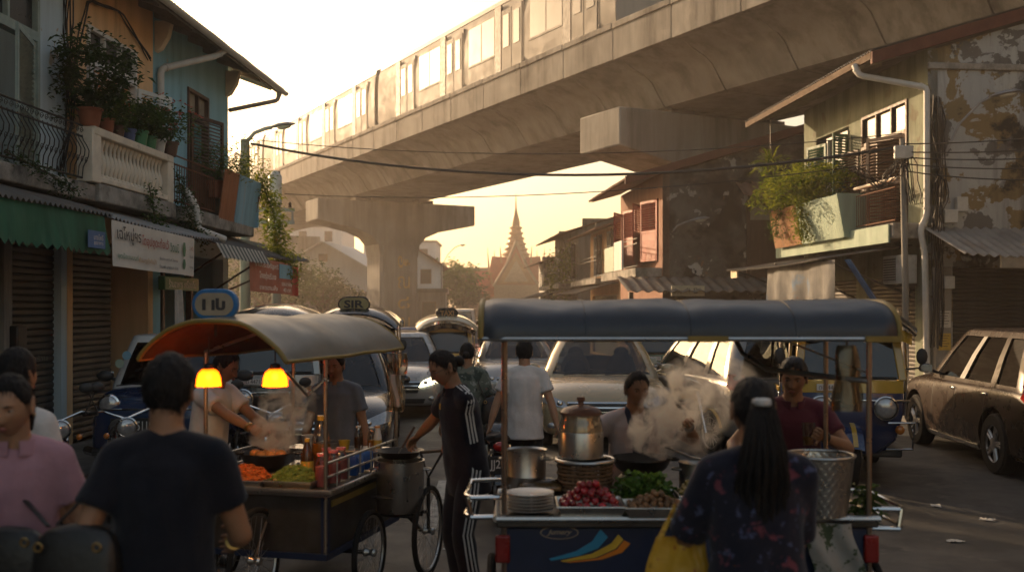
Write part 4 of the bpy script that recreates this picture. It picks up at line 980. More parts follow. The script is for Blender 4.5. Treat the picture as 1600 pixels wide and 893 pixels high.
# ------------------------------------------------------------------ vehicle materials
def carpaint(name, col, metal=.25, rough=.26): return mat(name, col, rough, metal=metal, var=.04, scale=1.5, coat=.9, rvar=.1)
M['p_gold'] = carpaint('champagne_paint', (.46,.345,.20)); M['p_silver'] = carpaint('silver_paint', (.36,.36,.35)); M['p_brown'] = mat('brown_paint', (.024,.014,.009), .28, var=.05, scale=1.5, coat=.08, spec=.2)
M['p_white'] = carpaint('white_paint', (.62,.61,.58), 0); M['p_dark'] = carpaint('charcoal_paint', (.03,.03,.032)); M['p_red'] = carpaint('dark_red_paint', (.24,.03,.02), .2)
M['p_blue'] = carpaint('navy_blue_paint', (.012,.035,.095), .2); M['p_grey'] = carpaint('grey_paint', (.20,.195,.185)); M['p_tukblue'] = carpaint('deep_blue_paint', (.012,.03,.10), .1)
M['p_yellow'] = carpaint('yellow_paint', (.46,.29,.035), 0); M['p_green'] = carpaint('olive_green_paint', (.045,.075,.03), .1); M['p_cream'] = carpaint('cream_paint', (.50,.42,.28), 0); M['p_black'] = carpaint('black_paint', (.012,.012,.013), .1)
M['tyre'] = mat('tyre_rubber', (.018,.017,.016), .8, var=.3, scale=12); M['alloy'] = mat('alloy_rim', (.42,.41,.40), .3, metal=.9, var=.1); M['chrome'] = mat('chrome', (.62,.61,.59), .13, metal=1, var=.06)
M['steel'] = mat('worn_steel', (.48,.46,.43), .3, metal=.95, var=.15, scale=6, dirt=(.2,.15,.1), amt=.35, dscale=5)
M['plastic'] = mat('black_plastic', (.02,.02,.02), .5, var=.2); M['lamp_red'] = mat('red_lamp_lens', (.35,.012,.008), .15, var=.1, coat=.6); M['lamp_amber'] = mat('amber_lamp_lens', (.5,.16,.02), .15, coat=.6)
M['lamp_red_on'] = mat('lit_brake_lamp', (.9,.05,.03), .2, emit=4.0); M['lamp_on'] = mat('lit_head_lamp', (1,.8,.5), .2, emit=6.0)
M['lens'] = mat('headlamp_lens', (.40,.40,.40), .06, metal=.5, var=.2, scale=30, coat=1); M['glass'] = glassmat('car_glass', (.34,.35,.33), .02, 1.5, 1.25); M['glass_tint'] = glassmat('tinted_car_glass', (.07,.07,.065), .02, 1.5, 1.4)
M['seat'] = mat('dark_seat_fabric', (.035,.032,.03), .85); M['plate'] = mat('plate_white', (.60,.59,.56), .5); M['plate_black'] = mat('plate_black', (.015,.015,.015), .5)
M['olive_face'] = mat('olive_sign_face', (.36,.29,.13), .5); M['redseat'] = mat('red_vinyl', (.25,.025,.02), .4, var=.15)

def wheel_parts(parent, c, r, w, spokes=5, side=1, name='wheel', rim='alloy', ax='x'):
    m = MB(); m.lathe([(r*.62,-w/2),(r*.93,-w/2),(r*.99,-w*.38),(r,-w*.2),(r,w*.2),(r*.99,w*.38),(r*.93,w/2),(r*.62,w/2)], 28, (0,0,0), ax, cap=False)
    o = m.build(name, M['tyre'], parent, loc=c, angle=35)
    q = MB(); h = side*w*.38
    q.lathe([(r*.66,-w*.45),(r*.66,w*.45),(r*.62,w*.45),(r*.60,side*w*.1),(.001,side*w*.1)], 28, (0,0,0), ax, cap=False)
    q.build('rim', M['plastic'] if spokes else M[rim], o)
    if spokes:
        s_ = MB(); s_.torus((h,0,0) if ax == 'x' else (0,h,0), r*.62, r*.035, 28, 6, ax)
        for k in range(spokes):
            for d in (-.13, .13):
                a = 2*PI*k/spokes; p0 = (math.cos(a+d*2.2)*r*.16, math.sin(a+d*2.2)*r*.16); p1 = (math.cos(a+d)*r*.60, math.sin(a+d)*r*.60)
                s_.tube([(h,p0[0],p0[1]),(h*1.02,p1[0],p1[1])], [r*.06,r*.045], 6)
        s_.lathe([(r*.2,-.02),(r*.2,.02),(.001,.025)], 14, (h,0,0), 'x', cap=False)
        s_.build('spokes', M[rim], o)
    return o

def patch(bvh, quad, axis, off, nx=6, ny=3, th=.012):     # raised panel following a body: quad of 4 (a,b) corners seen along +-x or +-y
    m = MB(); q = [Vector((p[0], p[1])) for p in quad]
    def f(u, v):
        p = q[0].lerp(q[1], u).lerp(q[3].lerp(q[2], u), v)
        if axis in ('-y', '+y'):
            s_ = 1 if axis == '-y' else -1
            h = bvh.ray_cast(Vector((p.x, -6*s_, p.y)), Vector((0, s_, 0)))
            if h[0] is None: h = bvh.find_nearest(Vector((p.x, -2*s_, p.y)))
            return (p.x, h[0].y - off*s_, p.y)
        s_ = 1 if axis == '+x' else -1
        h = bvh.ray_cast(Vector((3*s_, p.x, p.y)), Vector((-s_, 0, 0)))
        if h[0] is None: h = bvh.find_nearest(Vector((s_, p.x, p.y)))
        return (h[0].x + off*s_, p.x, p.y)
    m.sheet(f, nx, ny)
    return evaluate(m, [('SOLIDIFY', dict(thickness=th, offset=0))])

def car(name, label, cat, loc, rz, paint, Lc=4.4, W=1.74, H=1.48, belt=.92, hood=.88, nose=.62, front_y=-.95, wind_b=-1.05, wind_t=-.35, roof_r=.85, rear_b=1.75, wb=2.6, wr=.32,
        hatch=True, glass='glass', plate=('GS7', 'plate', 'ink_dark'), roofpaint=None, round_lamps=False, lamps='lens', tail='lamp_red', seats=True, group=None, grille=True, detail=True, tail_h=.82, roof_hw=.56, roofrails=False, plate_r=None, rear_plate_y=.72):
    t = thing(name, label, cat, loc, rz, group); hl = Lc/2; hw = W/2; pm = M[paint]
    # ---- lower body
    def sect(y, k, zb, zt, crown=.02, tuck=.88):
        w_ = hw*k; h = zt-zb
        half = [(0,zb),(w_*.80,zb),(w_*.96,zb+.05),(w_*1.0,zb+h*.35),(w_*1.0,zb+h*.62),(w_*.975,zt-h*.10),(w_*tuck,zt),(w_*.45,zt+crown)]
        return [(x,y,z) for x, z in half] + [(0,y,zt+crown*1.2)] + [(-x,y,z) for x, z in half[:0:-1]]
    S = [(-hl,.80,.30,nose-.10,0,.8), (-hl+.05,.90,.22,nose,.01,.82), (-hl+.22,.97,.19,nose+(hood-nose)*.55,.02,.84), (-hl+.55,.995,.17,hood-.03,.035,.86),
         (wind_b-.25,1,.17,hood+.015,.03,.88), (wind_b,1,.17,belt-.02,.02,.9), (0,1,.17,belt,.0,.92), (rear_b-.6,1,.17,belt+.01,0,.92)]
    if hatch: S += [(hl-.22,.985,.2,belt+.01,0,.92), (hl-.06,.95,.24,belt-.04,0,.9), (hl,.88,.32,belt-.18,0,.86)]
    else: S += [(rear_b,1,.17,belt-.01,.02,.9), (hl-.25,.98,.2,belt-.02,.03,.88), (hl-.05,.92,.26,belt-.07,.02,.86), (hl,.84,.34,belt-.2,0,.84)]
    b = MB(); b.loft([sect(*s_) for s_ in S])
    b = evaluate(b, [('SUBSURF', dict(levels=2))])
    me = bpy.data.meshes.new('tmpcar'); me.from_pydata(b.v, [], b.f); bvh = BVHTree.FromPolygons([Vector(v) for v in b.v], b.f)
    wy = (-wb/2 + (hl - wb/2 - .82 if False else 0) - .08, wb/2 - .08)
    cut = MB(); 
    for y in wy: cut.lathe([(wr*1.16,-hw-.3),(wr*1.16,hw+.3)], 28, (0,y,wr+.02), 'x')
    cm = bpy.data.meshes.new('cut'); cm.from_pydata(cut.v, [], cut.f); co = bpy.data.objects.new('cut', cm); COL.objects.link(co)
    bo = bpy.data.objects.new('bodytmp', me); COL.objects.link(bo)
    bm = bmesh.new(); bm.from_mesh(cm); bmesh.ops.recalc_face_normals(bm, faces=bm.faces); bm.to_mesh(cm); bm.free()
    bm = bmesh.new(); bm.from_mesh(me); bmesh.ops.recalc_face_normals(bm, faces=bm.faces); bm.to_mesh(me); bm.free()
    md = bo.modifiers.new('b', 'BOOLEAN'); md.operation = 'DIFFERENCE'; md.object = co; md.solver = 'EXACT'
    dg = bpy.context.evaluated_depsgraph_get(); dg.update(); ev = bo.evaluated_get(dg).to_mesh()
    out = MB(); out.v = [tuple(v.co) for v in ev.vertices]; out.f = [tuple(p.vertices) for p in ev.polygons]; out.m = [0]*len(out.f)
    bpy.data.objects.remove(bo); bpy.data.objects.remove(co)
    body = out.build('body', pm, t, angle=35)
    for y in wy:
        for sg in (-1, 1): wheel_parts(t, (sg*(hw-.11), y, wr), wr, .2, 5 if detail else 0, sg)
        m = MB(); m.bb((-hw+.22, y-wr*1.1, .2), (hw-.22, y+wr*1.1, wr*2.1)); m.build('wheel_well', M['plastic'], t)
    # ---- cabin
    zs = [belt-.05, belt+.01, (belt+H)/2, H-.10, H-.03]; rhw = roof_hw*W/1.12*.66 if False else roof_hw*W/1.74
    def lerp(a, b_, q): return a+(b_-a)*q
    qs = [0, .05, .5, .86, 1.0]
    sidefr = [0, .035, .34, .40, .70, .76, .965, 1]; nf = 6; nc = 3
    def ring(l, inset=0):
        q = qs[l]; yf = lerp(wind_b, wind_t, q**.95)+inset; yr = lerp(rear_b, roof_r, q)-inset; w_ = lerp(hw*.93, rhw, q**1.15)-inset; r_ = .13
        pts = []; z = zs[l]
        for i in range(nf+1): x = lerp(-w_+r_, w_-r_, i/nf); pts.append((x, yf - .10*(1-(x/w_)**2), z))
        for i in range(1, nc): a = -PI/2 + PI/2*i/nc; pts.append((w_-r_+r_*math.cos(a), yf+r_*1.3+r_*1.3*math.sin(a) - .03*(1-i/nc), z))
        for f_ in sidefr: pts.append((w_ , lerp(yf+r_*1.3, yr-r_*1.3, f_), z))
        for i in range(1, nc): a = PI/2*i/nc; pts.append((w_-r_+r_*math.cos(a), yr-r_*1.3+r_*1.3*math.sin(a), z))
        for i in range(nf+1): x = lerp(w_-r_, -w_+r_, i/nf); pts.append((x, yr + .05*(1-(x/w_)**2), z))
        for i in range(1, nc): a = PI/2+PI/2*i/nc; pts.append((-w_+r_+r_*math.cos(a), yr-r_*1.3+r_*1.3*math.sin(a), z))
        for f_ in sidefr[::-1]: pts.append((-w_, lerp(yf+r_*1.3, yr-r_*1.3, f_), z))
        for i in range(1, nc): a = PI+PI/2*i/nc; pts.append((-w_+r_+r_*math.cos(a), yf+r_*1.3+r_*1.3*math.sin(a) - .03*(1-(nc-i)/nc), z))
        return pts
    n = len(ring(0)); ns = len(sidefr)
    i_s1 = nf+nc; i_r = i_s1+ns-1+nc; i_s2 = i_r+nf+nc
    fr_cols = set(range(0, nf)); rr_cols = set(range(i_r, i_r+nf))
    side_cols = {}
    for w0, (a, c) in enumerate(((1,2),(3,4),(5,6))):
        side_cols['a%d' % w0] = set(range(i_s1+a, i_s1+c)); side_cols['b%d' % w0] = set(range(i_s2+ns-1-c, i_s2+ns-1-a))
    allwin = fr_cols | rr_cols | set().union(*side_cols.values())
    rings = [ring(l) for l in range(5)]; top = [[(x*k, yy0 + (y-yy0)*k, H-.03+.03*(1-k*k)+.012) for x, y, z in rings[4]] for k in (.93,.6,.25) for yy0 in ((wind_t+roof_r)/2,)]
    fm = MB(); vs = [p for r_ in rings+top for p in r_]; fs = []
    for l in range(len(rings)+len(top)-1):
        for j in range(n):
            if l in (1, 2) and j in allwin: continue
            fs.append((l*n+j, l*n+(j+1) % n, (l+1)*n+(j+1) % n, (l+1)*n+j))
    fs.append(tuple((len(rings)+len(top)-1)*n+j for j in range(n)))
    fm.add(vs, fs); fm.build('cabin_frame', M[roofpaint] if roofpaint else pm, t, angle=35)
    gi = [ring(l, .018) for l in range(5)]
    def glass_part(nm, cols):
        g = MB(); g.add([p for l in (1,2,3) for p in gi[l]], [(l*n+j, l*n+(j+1) % n, (l+1)*n+(j+1) % n, (l+1)*n+j) for l in (0,1) for j in sorted(cols)])
        used = sorted({i for f in g.f for i in f}); mp = {i: k for k, i in enumerate(used)}
        g.v = [g.v[i] for i in used]; g.f = [tuple(mp[i] for i in f) for f in g.f]
        return g.build(nm, M[glass], t, angle=60)
    glass_part('windshield', fr_cols); glass_part('rear_window', rr_cols)
    for c in side_cols.values(): glass_part('side_window', c)
    if detail:
        m = MB()
        for c0 in (i_s1+2, i_s2+ns-1-3):
            m.add([tuple(Vector(gi[l][j]) + Vector((math.copysign(.022, gi[l][j][0]),0,0))) for l in (1,2,3) for j in (c0, c0+1)], [(0,1,3,2),(2,3,5,4)])
        m.build('door_pillar', M['plastic'], t)
    if seats:
        for x in (-.36, .36):
            m = MB(); m.ball((x,.02,belt-.05), (.24,.12,.36)); m.ball((x,.05,belt+.28), (.12,.06,.10)); m.build('seat', M['seat'], t)
        m = MB(); m.ball((0,.95,belt-.05), (.62,.12,.26)); m.build('rear_bench', M['seat'], t)
        m = MB(); m.sheet(lambda u, v: (-hw*.8+u*hw*1.6, wind_b+.1+v*.45, belt-.02+.03*v), 4, 3, .02); m.build('dashboard', M['plastic'], t)
        m = MB(); m.torus((-.36 if rz == 0 else -.36, wind_b+.62, belt+.02), .18, .014, 20, 6, 'y'); m.build('steering_wheel', M['plastic'], t)
    # ---- details
    z1 = nose
    if round_lamps:
        for sg in (-1, 1):
            m = MB(); m.lathe([(.105,-.05),(.12,0),(.12,.03),(.1,.04)], 20, (0,0,0), 'y', cap=False); p = bvh.ray_cast(Vector((sg*hw*.66,-6,z1-.01)), Vector((0,1,0)))[0] or Vector((sg*hw*.66,-hl,z1))
            m.v = [(x,-y,z) for x,y,z in m.v]; o = m.build('headlight', M['chrome'], t, loc=(p.x,p.y+.03,z1-.01)); m = MB(); m.ball((0,-.03,0), (.1,.035,.1), 16, 8); m.build('lens', M['lens'], o)
    else:
        for sg in (-1, 1):
            a = patch(bvh, [(sg*hw*.52,z1-.10),(sg*hw*.93,z1-.02),(sg*hw*.95,z1+.12),(sg*hw*.60,z1+.0)] if sg > 0 else [(sg*hw*.93,z1-.02),(sg*hw*.52,z1-.10),(sg*hw*.60,z1+.0),(sg*hw*.95,z1+.12)], '-y', .012, 8, 4, .03); o = a.build('headlight', M[lamps], t, angle=60)
            if detail:
                m = MB(); p = bvh.ray_cast(Vector((sg*hw*.66,-6,z1-.025)), Vector((0,1,0)))[0]
                if p: m.ball((p.x, p.y-.02, z1-.025), (.045,.03,.045), 12, 6); m.build('projector', M['chrome'], o)
    if grille:
        a = patch(bvh, [(-hw*.50,z1-.20),(hw*.50,z1-.20),(hw*.56,z1-.035),(-hw*.56,z1-.035)], '-y', .010, 12, 4, .02); gr = a.build('grille', M['plastic'], t, angle=60)
        for k, (za, zb) in enumerate(((z1-.045,z1-.02),(z1-.105,z1-.085),(z1-.16,z1-.145))):
            a = patch(bvh, [(-hw*.55,za+.02),(hw*.55,za+.02),(hw*.55,zb+.02),(-hw*.55,zb+.02)], '-y', .022, 12, 1, .02); a.build('grille_bar', M['chrome'], gr, angle=60)
        a = patch(bvh, [(-hw*.62,.28),(hw*.62,.28),(hw*.66,z1-.30),(-hw*.66,z1-.30)], '-y', .008, 12, 3, .015); a.build('lower_intake', M['plastic'], t, angle=60)
        for sg in (-1, 1):
            p = bvh.ray_cast(Vector((sg*hw*.78,-6,.36)), Vector((0,1,0)))[0]
            if p: m = MB(); m.ball((0,0,0), (.06,.03,.045), 14, 6); m.build('fog_lamp', M['lens'], t, loc=(p.x,p.y-.005,.36))
    if plate:
        p = bvh.ray_cast(Vector((0,-6,z1-.25)), Vector((0,1,0)))[0] or Vector((0,-hl,z1-.25)); yp = p.y-.03
        m = MB(); m.bb((-.20,yp-.012,z1-.32), (.20,yp,z1-.18)); o = m.build('number_plate', M[plate[1]], t, bev=.004)
        e = MB(); fit_text(plate[0], .33, .09, (0,yp-.015,z1-.25), (1,0,0), (0,0,1), e, bold=.02); e.build('lettering', M[plate[2]], o)
    for sg in (-1, 1):                                     # tail lamps, mirrors, handles
        q = [(sg*hw*.70,tail_h-.10),(sg*hw*.95,tail_h-.10),(sg*hw*.95,tail_h+.10),(sg*hw*.72,tail_h+.08)]
        a = patch(bvh, q if sg < 0 else [q[1],q[0],q[3],q[2]], '+y', .012, 4, 4, .03); a.build('taillight', M[tail], t, angle=60)
        m = MB(); y = wind_b+.28; m.ball((0,0,0), (.10,.05,.065), 12, 8); m.tube([(-sg*.08,.0,-.03),(-sg*.2,.05,-.08)], .02, 6); mi = m.build('mirror', pm if not detail or paint != 'p_blue' else M['plastic'], t, loc=(sg*(hw+.08), y, belt+.09))
        m = MB(); m.bb((-.08,.045,-.05), (.08,.055,.05)); m.build('mirror_glass', M['chrome'], mi, bev=.01)
        if detail:
            for y in (.0, 1.0):
                h = bvh.ray_cast(Vector((sg*3,y,belt-.12)), Vector((-sg,0,0)))[0]
                if h: m = MB(); m.ball((h.x+sg*.012,y,belt-.12), (.02,.09,.02), 10, 6); m.build('door_handle', M['chrome'], t)
            sm = MB()
            for y in (wind_b+.30, .10, 1.02):
                a = patch(bvh, [(y-.004,.30),(y+.004,.30),(y+.004,belt-.02),(y-.004,belt-.02)], '+x' if sg > 0 else '-x', .002, 1, 8, .003); sm.merge(a)
            sm.build('door_seam', M['plastic'], t)
            a = patch(bvh, [(-wb/2+.45,.24),(wb/2-.55,.24),(wb/2-.55,.29),(-wb/2+.45,.29)], '+x' if sg > 0 else '-x', .012, 10, 1, .02); a.build('sill_trim', M['chrome'], t)
    if detail:
        for x0 in (-.55, .05):
            m = MB(); m.tube([(x0, wind_b-.10, belt+.005), (x0+.52, wind_b-.05, belt+.05)], .008, 5); m.build('wiper', M['plastic'], t)
    if plate_r:
        p = bvh.ray_cast(Vector((0,6,rear_plate_y)), Vector((0,-1,0)))[0]; yp = p.y+.03
        m = MB(); m.bb((-.20,yp,rear_plate_y-.07), (.20,yp+.012,rear_plate_y+.07)); o = m.build('number_plate', M[plate_r[1]], t, bev=.004)
        e = MB(); fit_text(plate_r[0], .33, .09, (0,yp+.015,rear_plate_y), (-1,0,0), (0,0,1), e, bold=.02); e.build('lettering', M[plate_r[2]], o)
    m = MB(); p = bvh.ray_cast(Vector((0,6,.42)), Vector((0,-1,0)))[0]
    a = patch(bvh, [(hw*.8,.34),(-hw*.8,.34),(-hw*.8,.42),(hw*.8,.42)], '+y', .01, 8, 1, .03); a.build('rear_bumper_strip', M['plastic'], t)
    if roofrails:
        for sg in (-1, 1): m = MB(); m.tube([(sg*rhw*.92,wind_t+.15,H-.02),(sg*rhw*.94,wind_t+.25,H+.05),(sg*rhw*.94,roof_r-.2,H+.05),(sg*rhw*.92,roof_r-.1,H-.02)], .018, 6); m.build('roof_rail', M['chrome'], t)
    return t

gx = lambda px_, D: (px_-800)/F*D
SED = dict(Lc=4.45, W=1.74, H=1.45, hatch=False, rear_b=1.55, roof_r=.75, wind_b=-.95, wind_t=-.25)
SUV = dict(Lc=4.5, W=1.80, H=1.68, belt=1.05, hood=1.02, nose=.76, rear_b=2.05, roof_r=1.75, wind_b=-1.0, wind_t=-.35, wr=.36, tail_h=1.0, wb=2.7)
car('gold_car', 'champagne gold family car facing us in the middle of the traffic', 'car', (gx(955,14.0)-.0, 16.1, 0), R(-2.5), 'p_gold', H=1.56, W=1.84, belt=.98, hood=.93, nose=.68, rear_b=2.0, roof_r=1.6, wb=2.65, wr=.33, plate=('G5170', 'plate', 'ink_dark'), glass='glass')
car('silver_sedan', 'silver sedan facing us just left of the gold car', 'car', (gx(775,20.0)+.35, 22.0, 0), R(4), 'p_silver', **SED, plate=('8K 271', 'plate', 'ink_dark'))
car('silver_hatchback', 'silver hatchback facing us with lit headlights left of the cream roofed tuk tuk', 'car', (gx(608,18.5), 20.3, 0), R(3), 'p_silver', H=1.5, belt=.95, nose=.66, hood=.90, rear_b=1.85, roof_r=1.5, lamps='lamp_on', plate=('3N 906', 'plate', 'ink_dark'))
car('blue_roofed_car', 'dark blue car whose roof shows over the silver hatchback', 'car', (gx(622,27), 28.5, 0), R(3), 'p_blue', **SED, detail=False, plate=('5A 118', 'plate', 'ink_dark'))
car('white_van', 'white van stopped far down the street with one brake light lit', 'van', (gx(713,41), 41, 0), PI+R(2), 'p_white', Lc=4.7, W=1.75, H=1.95, belt=1.15, hood=1.1, nose=.85, rear_b=2.25, roof_r=2.15, wind_b=-1.6, wind_t=-.9, roof_hw=.72, tail='lamp_red_on', tail_h=1.15, detail=False, plate_r=('ฮธ 22', 'plate', 'ink_dark'), rear_plate_y=.8)
car('red_car', 'dark red car behind the silver sedan', 'car', (gx(765,29), 31, 0), R(2), 'p_red', **SED, detail=False, plate=('4T 330', 'plate', 'ink_dark'))
car('grey_car', 'grey car half hidden behind the red car, far down the street', 'car', (gx(800,36)+.4, 37, 0), R(1), 'p_grey', **SED, detail=False, plate=('7W 45', 'plate', 'ink_dark'))
car('pale_pickup', 'pale car seen between the silver sedan and the gold car', 'car', (gx(840,25), 26, 0), R(0), 'p_white', **SED, detail=False, plate=('2R 819', 'plate', 'ink_dark'))
car('far_car', 'farthest small car beside the white van', 'car', (gx(742,44)+.5, 46, 0), PI, 'p_dark', **SED, detail=False, tail='lamp_red_on', plate=None)
car('dark_saloon', 'black saloon behind the man in the grey shirt at the left cart', 'car', (gx(478,12.2), 14.2, 0), R(5), 'p_dark', **dict(SED, H=1.52), plate=('1P 664', 'plate', 'ink_dark'))
car('charcoal_suv', 'dark metallic four wheel drive turned half away from us, right of the gold car', 'car', (gx(1172,13.5)+.12, 15.4, 0), PI+R(11), 'p_grey', **SUV, plate=None, plate_r=('9D 52', 'plate', 'ink_dark'))
bs = car('brown_suv', 'brown four wheel drive parked at the right kerb with a blue roof beacon', 'car', (6.62, 13.3, 0), PI+R(-3), 'p_brown', **dict(SUV, H=1.70), roofrails=False, plate=None, plate_r=('6K 208', 'plate', 'ink_dark'), glass='glass_tint')
q = MB(); q.bb((.28,1.2,1.67), (.40,1.36,1.73)); q.build('beacon_base', M['plate'], bs, bev=.01); q = MB(); q.lathe([(.05,0),(.05,.06),(.03,.10),(.001,.11)], 14, (.34,1.28,1.73)); q.build('beacon', mat('blue_beacon', (.02,.05,.30), .2, coat=.5), bs)
kv = car('vintage_van', 'small old dark blue van with a white roof and round headlights behind the motorbike', 'van', (gx(224,11), 12.65, .0), R(3), 'p_blue', Lc=3.3, W=1.44, H=1.66, belt=1.08, hood=1.03, nose=.92, rear_b=1.5, roof_r=1.35, wind_b=-1.0, wind_t=-.62, wb=2.0, wr=.27, roofpaint='p_white', round_lamps=True, grille=False, plate=None, roof_hw=.66, glass='glass_tint')
q = MB(); q.bb((-.42,-1.70,.62), (.06,-1.685,.78)); o = q.build('number_plate', M['plate_black'], kv); e = MB(); fit_text('RHIZB5119', .42, .10, (-.18,-1.704,.70), (1,0,0), (0,0,1), e, bold=.02); e.build('lettering', M['plate'], o)
q = MB(); q.tube([(-.72,-1.52,.42),(-.6,-1.68,.42),(.6,-1.68,.42),(.72,-1.52,.42)], .05, 8); q.build('bumper', M['chrome'], kv)
q = MB(); q.tube([(-.7,-1.45,.86),(-.5,-1.62,.865),(.5,-1.62,.865),(.7,-1.45,.86)], .012, 6); q.build('trim_strip', M['chrome'], kv)
q = MB(); q.lathe([(.05,-.003),(.05,.003)], 14, (0,0,0), 'y'); q.build('windscreen_sticker', M['blue_panel'], kv, loc=(-.47,-.99,1.42)); q.build('windscreen_sticker', M['mint_panel'], kv, loc=(-.54,-1.02,1.33))

# ------------------------------------------------------------------ tuk tuks
def tuktuk(label, loc, rz, body, frame, roofm, trim, sign=None, s=1.0, nlamp=2, group='tuk tuks in the street', rail=True):
    t = thing('tuk_tuk', label, 'tuk tuk', loc, rz, group); t.scale = (s,)*3; bm_, fm_ = M[body], M[frame]
    m = MB(); rr = lambda hw, y0, y1, z: [(x, y, z) for x, y in ((-hw+.12,y0),(hw-.12,y0),(hw-.03,y0+.05),(hw,y0+.2),(hw,y1),(-hw,y1),(-hw,y0+.2),(-hw+.03,y0+.05))]
    m.loft([rr(.34,-1.02,-.72,.34), rr(.50,-1.10,-.72,.5), rr(.575,-1.12,-.74,.8), rr(.58,-1.08,-.76,1.02)]); m.build('front_cowl', bm_, t, bev=.015)
    m = MB(); m.loft([rr(.585,-1.085,-.765,1.0), rr(.585,-1.07,-.77,1.14)]); m.build('cowl_top', fm_, t, bev=.01)
    m = MB()
    for sg in (-1, 1): m.loft([[(sg*x, y, z) for x, y in ((.50,-1.05),(.585,-1.05),(.585,-.90),(.50,-.90))] for z in (1.14,)] + [[(sg*x, y, z) for x, y in ((.44,-.93),(.53,-.93),(.53,-.82),(.44,-.82))] for z in (1.66,)])
    m.bb((-.5,-.95,1.60), (.5,-.86,1.70)); m.build('windscreen_frame', fm_, t, bev=.01)
    m = MB(); m.add([(-.50,-1.02,1.15),(.50,-1.02,1.15),(.45,-.90,1.62),(-.45,-.90,1.62)], [(0,1,2,3)]); ws = evaluate(m, [('SOLIDIFY', dict(thickness=.01))]).build('windscreen', M['glass_tint'], t)
    m = MB(); 
    for z, y in ((1.16,-1.025),(1.60,-.912)): m.tube([(-.48,y,z),(.48,y,z)], .018, 6)
    m.build('windscreen_seal', M['dark_rubber'], ws)
    m = MB()                                              # barrel canopy
    def arc(y, k=1, dz=0): return [(.66*k*math.sin(-1.15+2.3*i/12)/math.sin(1.15), y, 1.66+dz+.10*(1-((y-.05)/1.3)**2)+.24*(math.cos(-1.15+2.3*i/12)-math.cos(1.15))/(1-math.cos(1.15))) for i in range(13)]
    ys = [-1.20,-1.10,-.8,-.4,.1,.5,.9,1.2,1.3]; P = [arc(y, .96 if i in (0,8) else 1, -.05 if i in (0,8) else 0) for i, y in enumerate(ys)]
    m.sheet(lambda u, v: P[min(8,int(round(u*8)))][min(12,int(round(v*12)))], 8, 12, .025); m.build('canopy', M[roofm], t, angle=60)
    for y in (-1.15, 1.28):
        m = MB(); m.tube([(x, y, z-.03) for x, _, z in arc(y)], .02, 6); m.build('canopy_trim', M[trim], t)
    m = MB(); m.sheet(lambda u, v: (-.62+1.24*u, -1.12-.02*math.sin(u*30), 1.64+.17*math.sin(u*PI) - .12*v), 24, 2, .006); m.build('canopy_fringe', M[trim], t)
    for sg in (-1, 1):
        for y in (-.86, .15, 1.18): m = MB(); m.tube([(sg*.60,y,.75),(sg*.62,y,1.2),(sg*.60,y,1.68)], .018, 8); m.build('post', M['chrome'], t)
        m = MB(); m.bb((sg*.55,.15,.42), (sg*.64,1.3,.92)); m.build('side_panel', bm_, t, bev=.02)
        m = MB(); m.bb((sg*.56,.14,.92), (sg*.645,1.31,.98)); m.build('side_rail', fm_, t, bev=.01)
        m = MB(); m.prism([(y_, z_) for y_, z_ in ((.4,.42),(.52,.62),(.75,.72),(.98,.62),(1.1,.42))], sg*.48, sg*.68, 'yz'); m.build('rear_mudguard', bm_, t, bev=.02)
        wheel_parts(t, (sg*.54, .75, .24), .24, .14, 0, sg, rim='steel')
        m = MB(); m.tube([(sg*.52,-.98,1.25),(sg*.72,-1.02,1.28),(sg*.74,-1.02,1.34)], .01, 6); m.ball((sg*.74,-1.03,1.40), (.06,.02,.09), 12, 6); m.build('mirror', M['plastic'], t)
    m = MB(); m.bb((-.56,-.95,.30), (.56,1.28,.40)); m.build('floor_pan', M['plastic'], t, bev=.02)
    m = MB(); m.bb((-.52,.85,.5), (.52,1.2,.74)); m.bb((-.52,1.1,.74), (.52,1.24,1.25)); m.build('bench_seat', M['redseat'], t, bev=.05)
    m = MB(); m.bb((-.30,-.15,.5), (.30,.2,.74)); m.bb((-.28,.14,.74), (.28,.22,1.08)); m.build('driver_seat', M['redseat'], t, bev=.04)
    m = MB(); m.bb((-.56,1.25,.4), (.56,1.30,1.0)); m.build('tail_panel', bm_, t, bev=.01)
    m = MB(); m.tube([(0,-.9,.95),(0,-.62,1.12)], .025, 6); m.tube([(-.30,-.62,1.14),(-.1,-.66,1.12),(.1,-.66,1.12),(.30,-.62,1.14)], .016, 6); m.build('handlebar', M['chrome'], t)
    wheel_parts(t, (0,-1.06,.30), .30, .13, 0, 1, 'front_wheel', 'steel')
    m = MB(); m.sheet(lambda u, v: (-.09+.18*u, -1.06-.36*math.cos(.35+1.5*v), .30+.36*math.sin(.35+1.5*v)+.02*math.sin(PI*u)), 4, 14, .01); mg = m.build('mudguard', bm_, t)
    m = MB(); m.sheet(lambda u, v: (-.025+.05*u, -1.06-.372*math.cos(.4+1.4*v), .30+.372*math.sin(.4+1.4*v)+.02), 2, 14, .01); m.build('stripe', fm_, mg)
    for sg in (-1, 1): m = MB(); m.tube([(sg*.1,-1.06,.30),(sg*.11,-1.0,.72)], .022, 6); m.build('fork', M['chrome'], t)
    for x in ((-.33,.33) if nlamp == 2 else (0,)):
        m = MB(); m.lathe([(.04,.12),(.10,.06),(.125,0),(.13,-.03),(.115,-.04)], 20, (0,0,0), 'y', cap=False); h = m.build('headlight', M['chrome'], t, loc=(x,-1.22,.86)); m = MB(); m.ball((0,-.02,0), (.113,.04,.113), 18, 8); m.build('lens', M['lens'], h)
        m = MB(); m.ball((x*1.5 if x else .3,-1.13,.62), (.05,.03,.05), 10, 6); m.build('indicator', M['lamp_amber'], t)
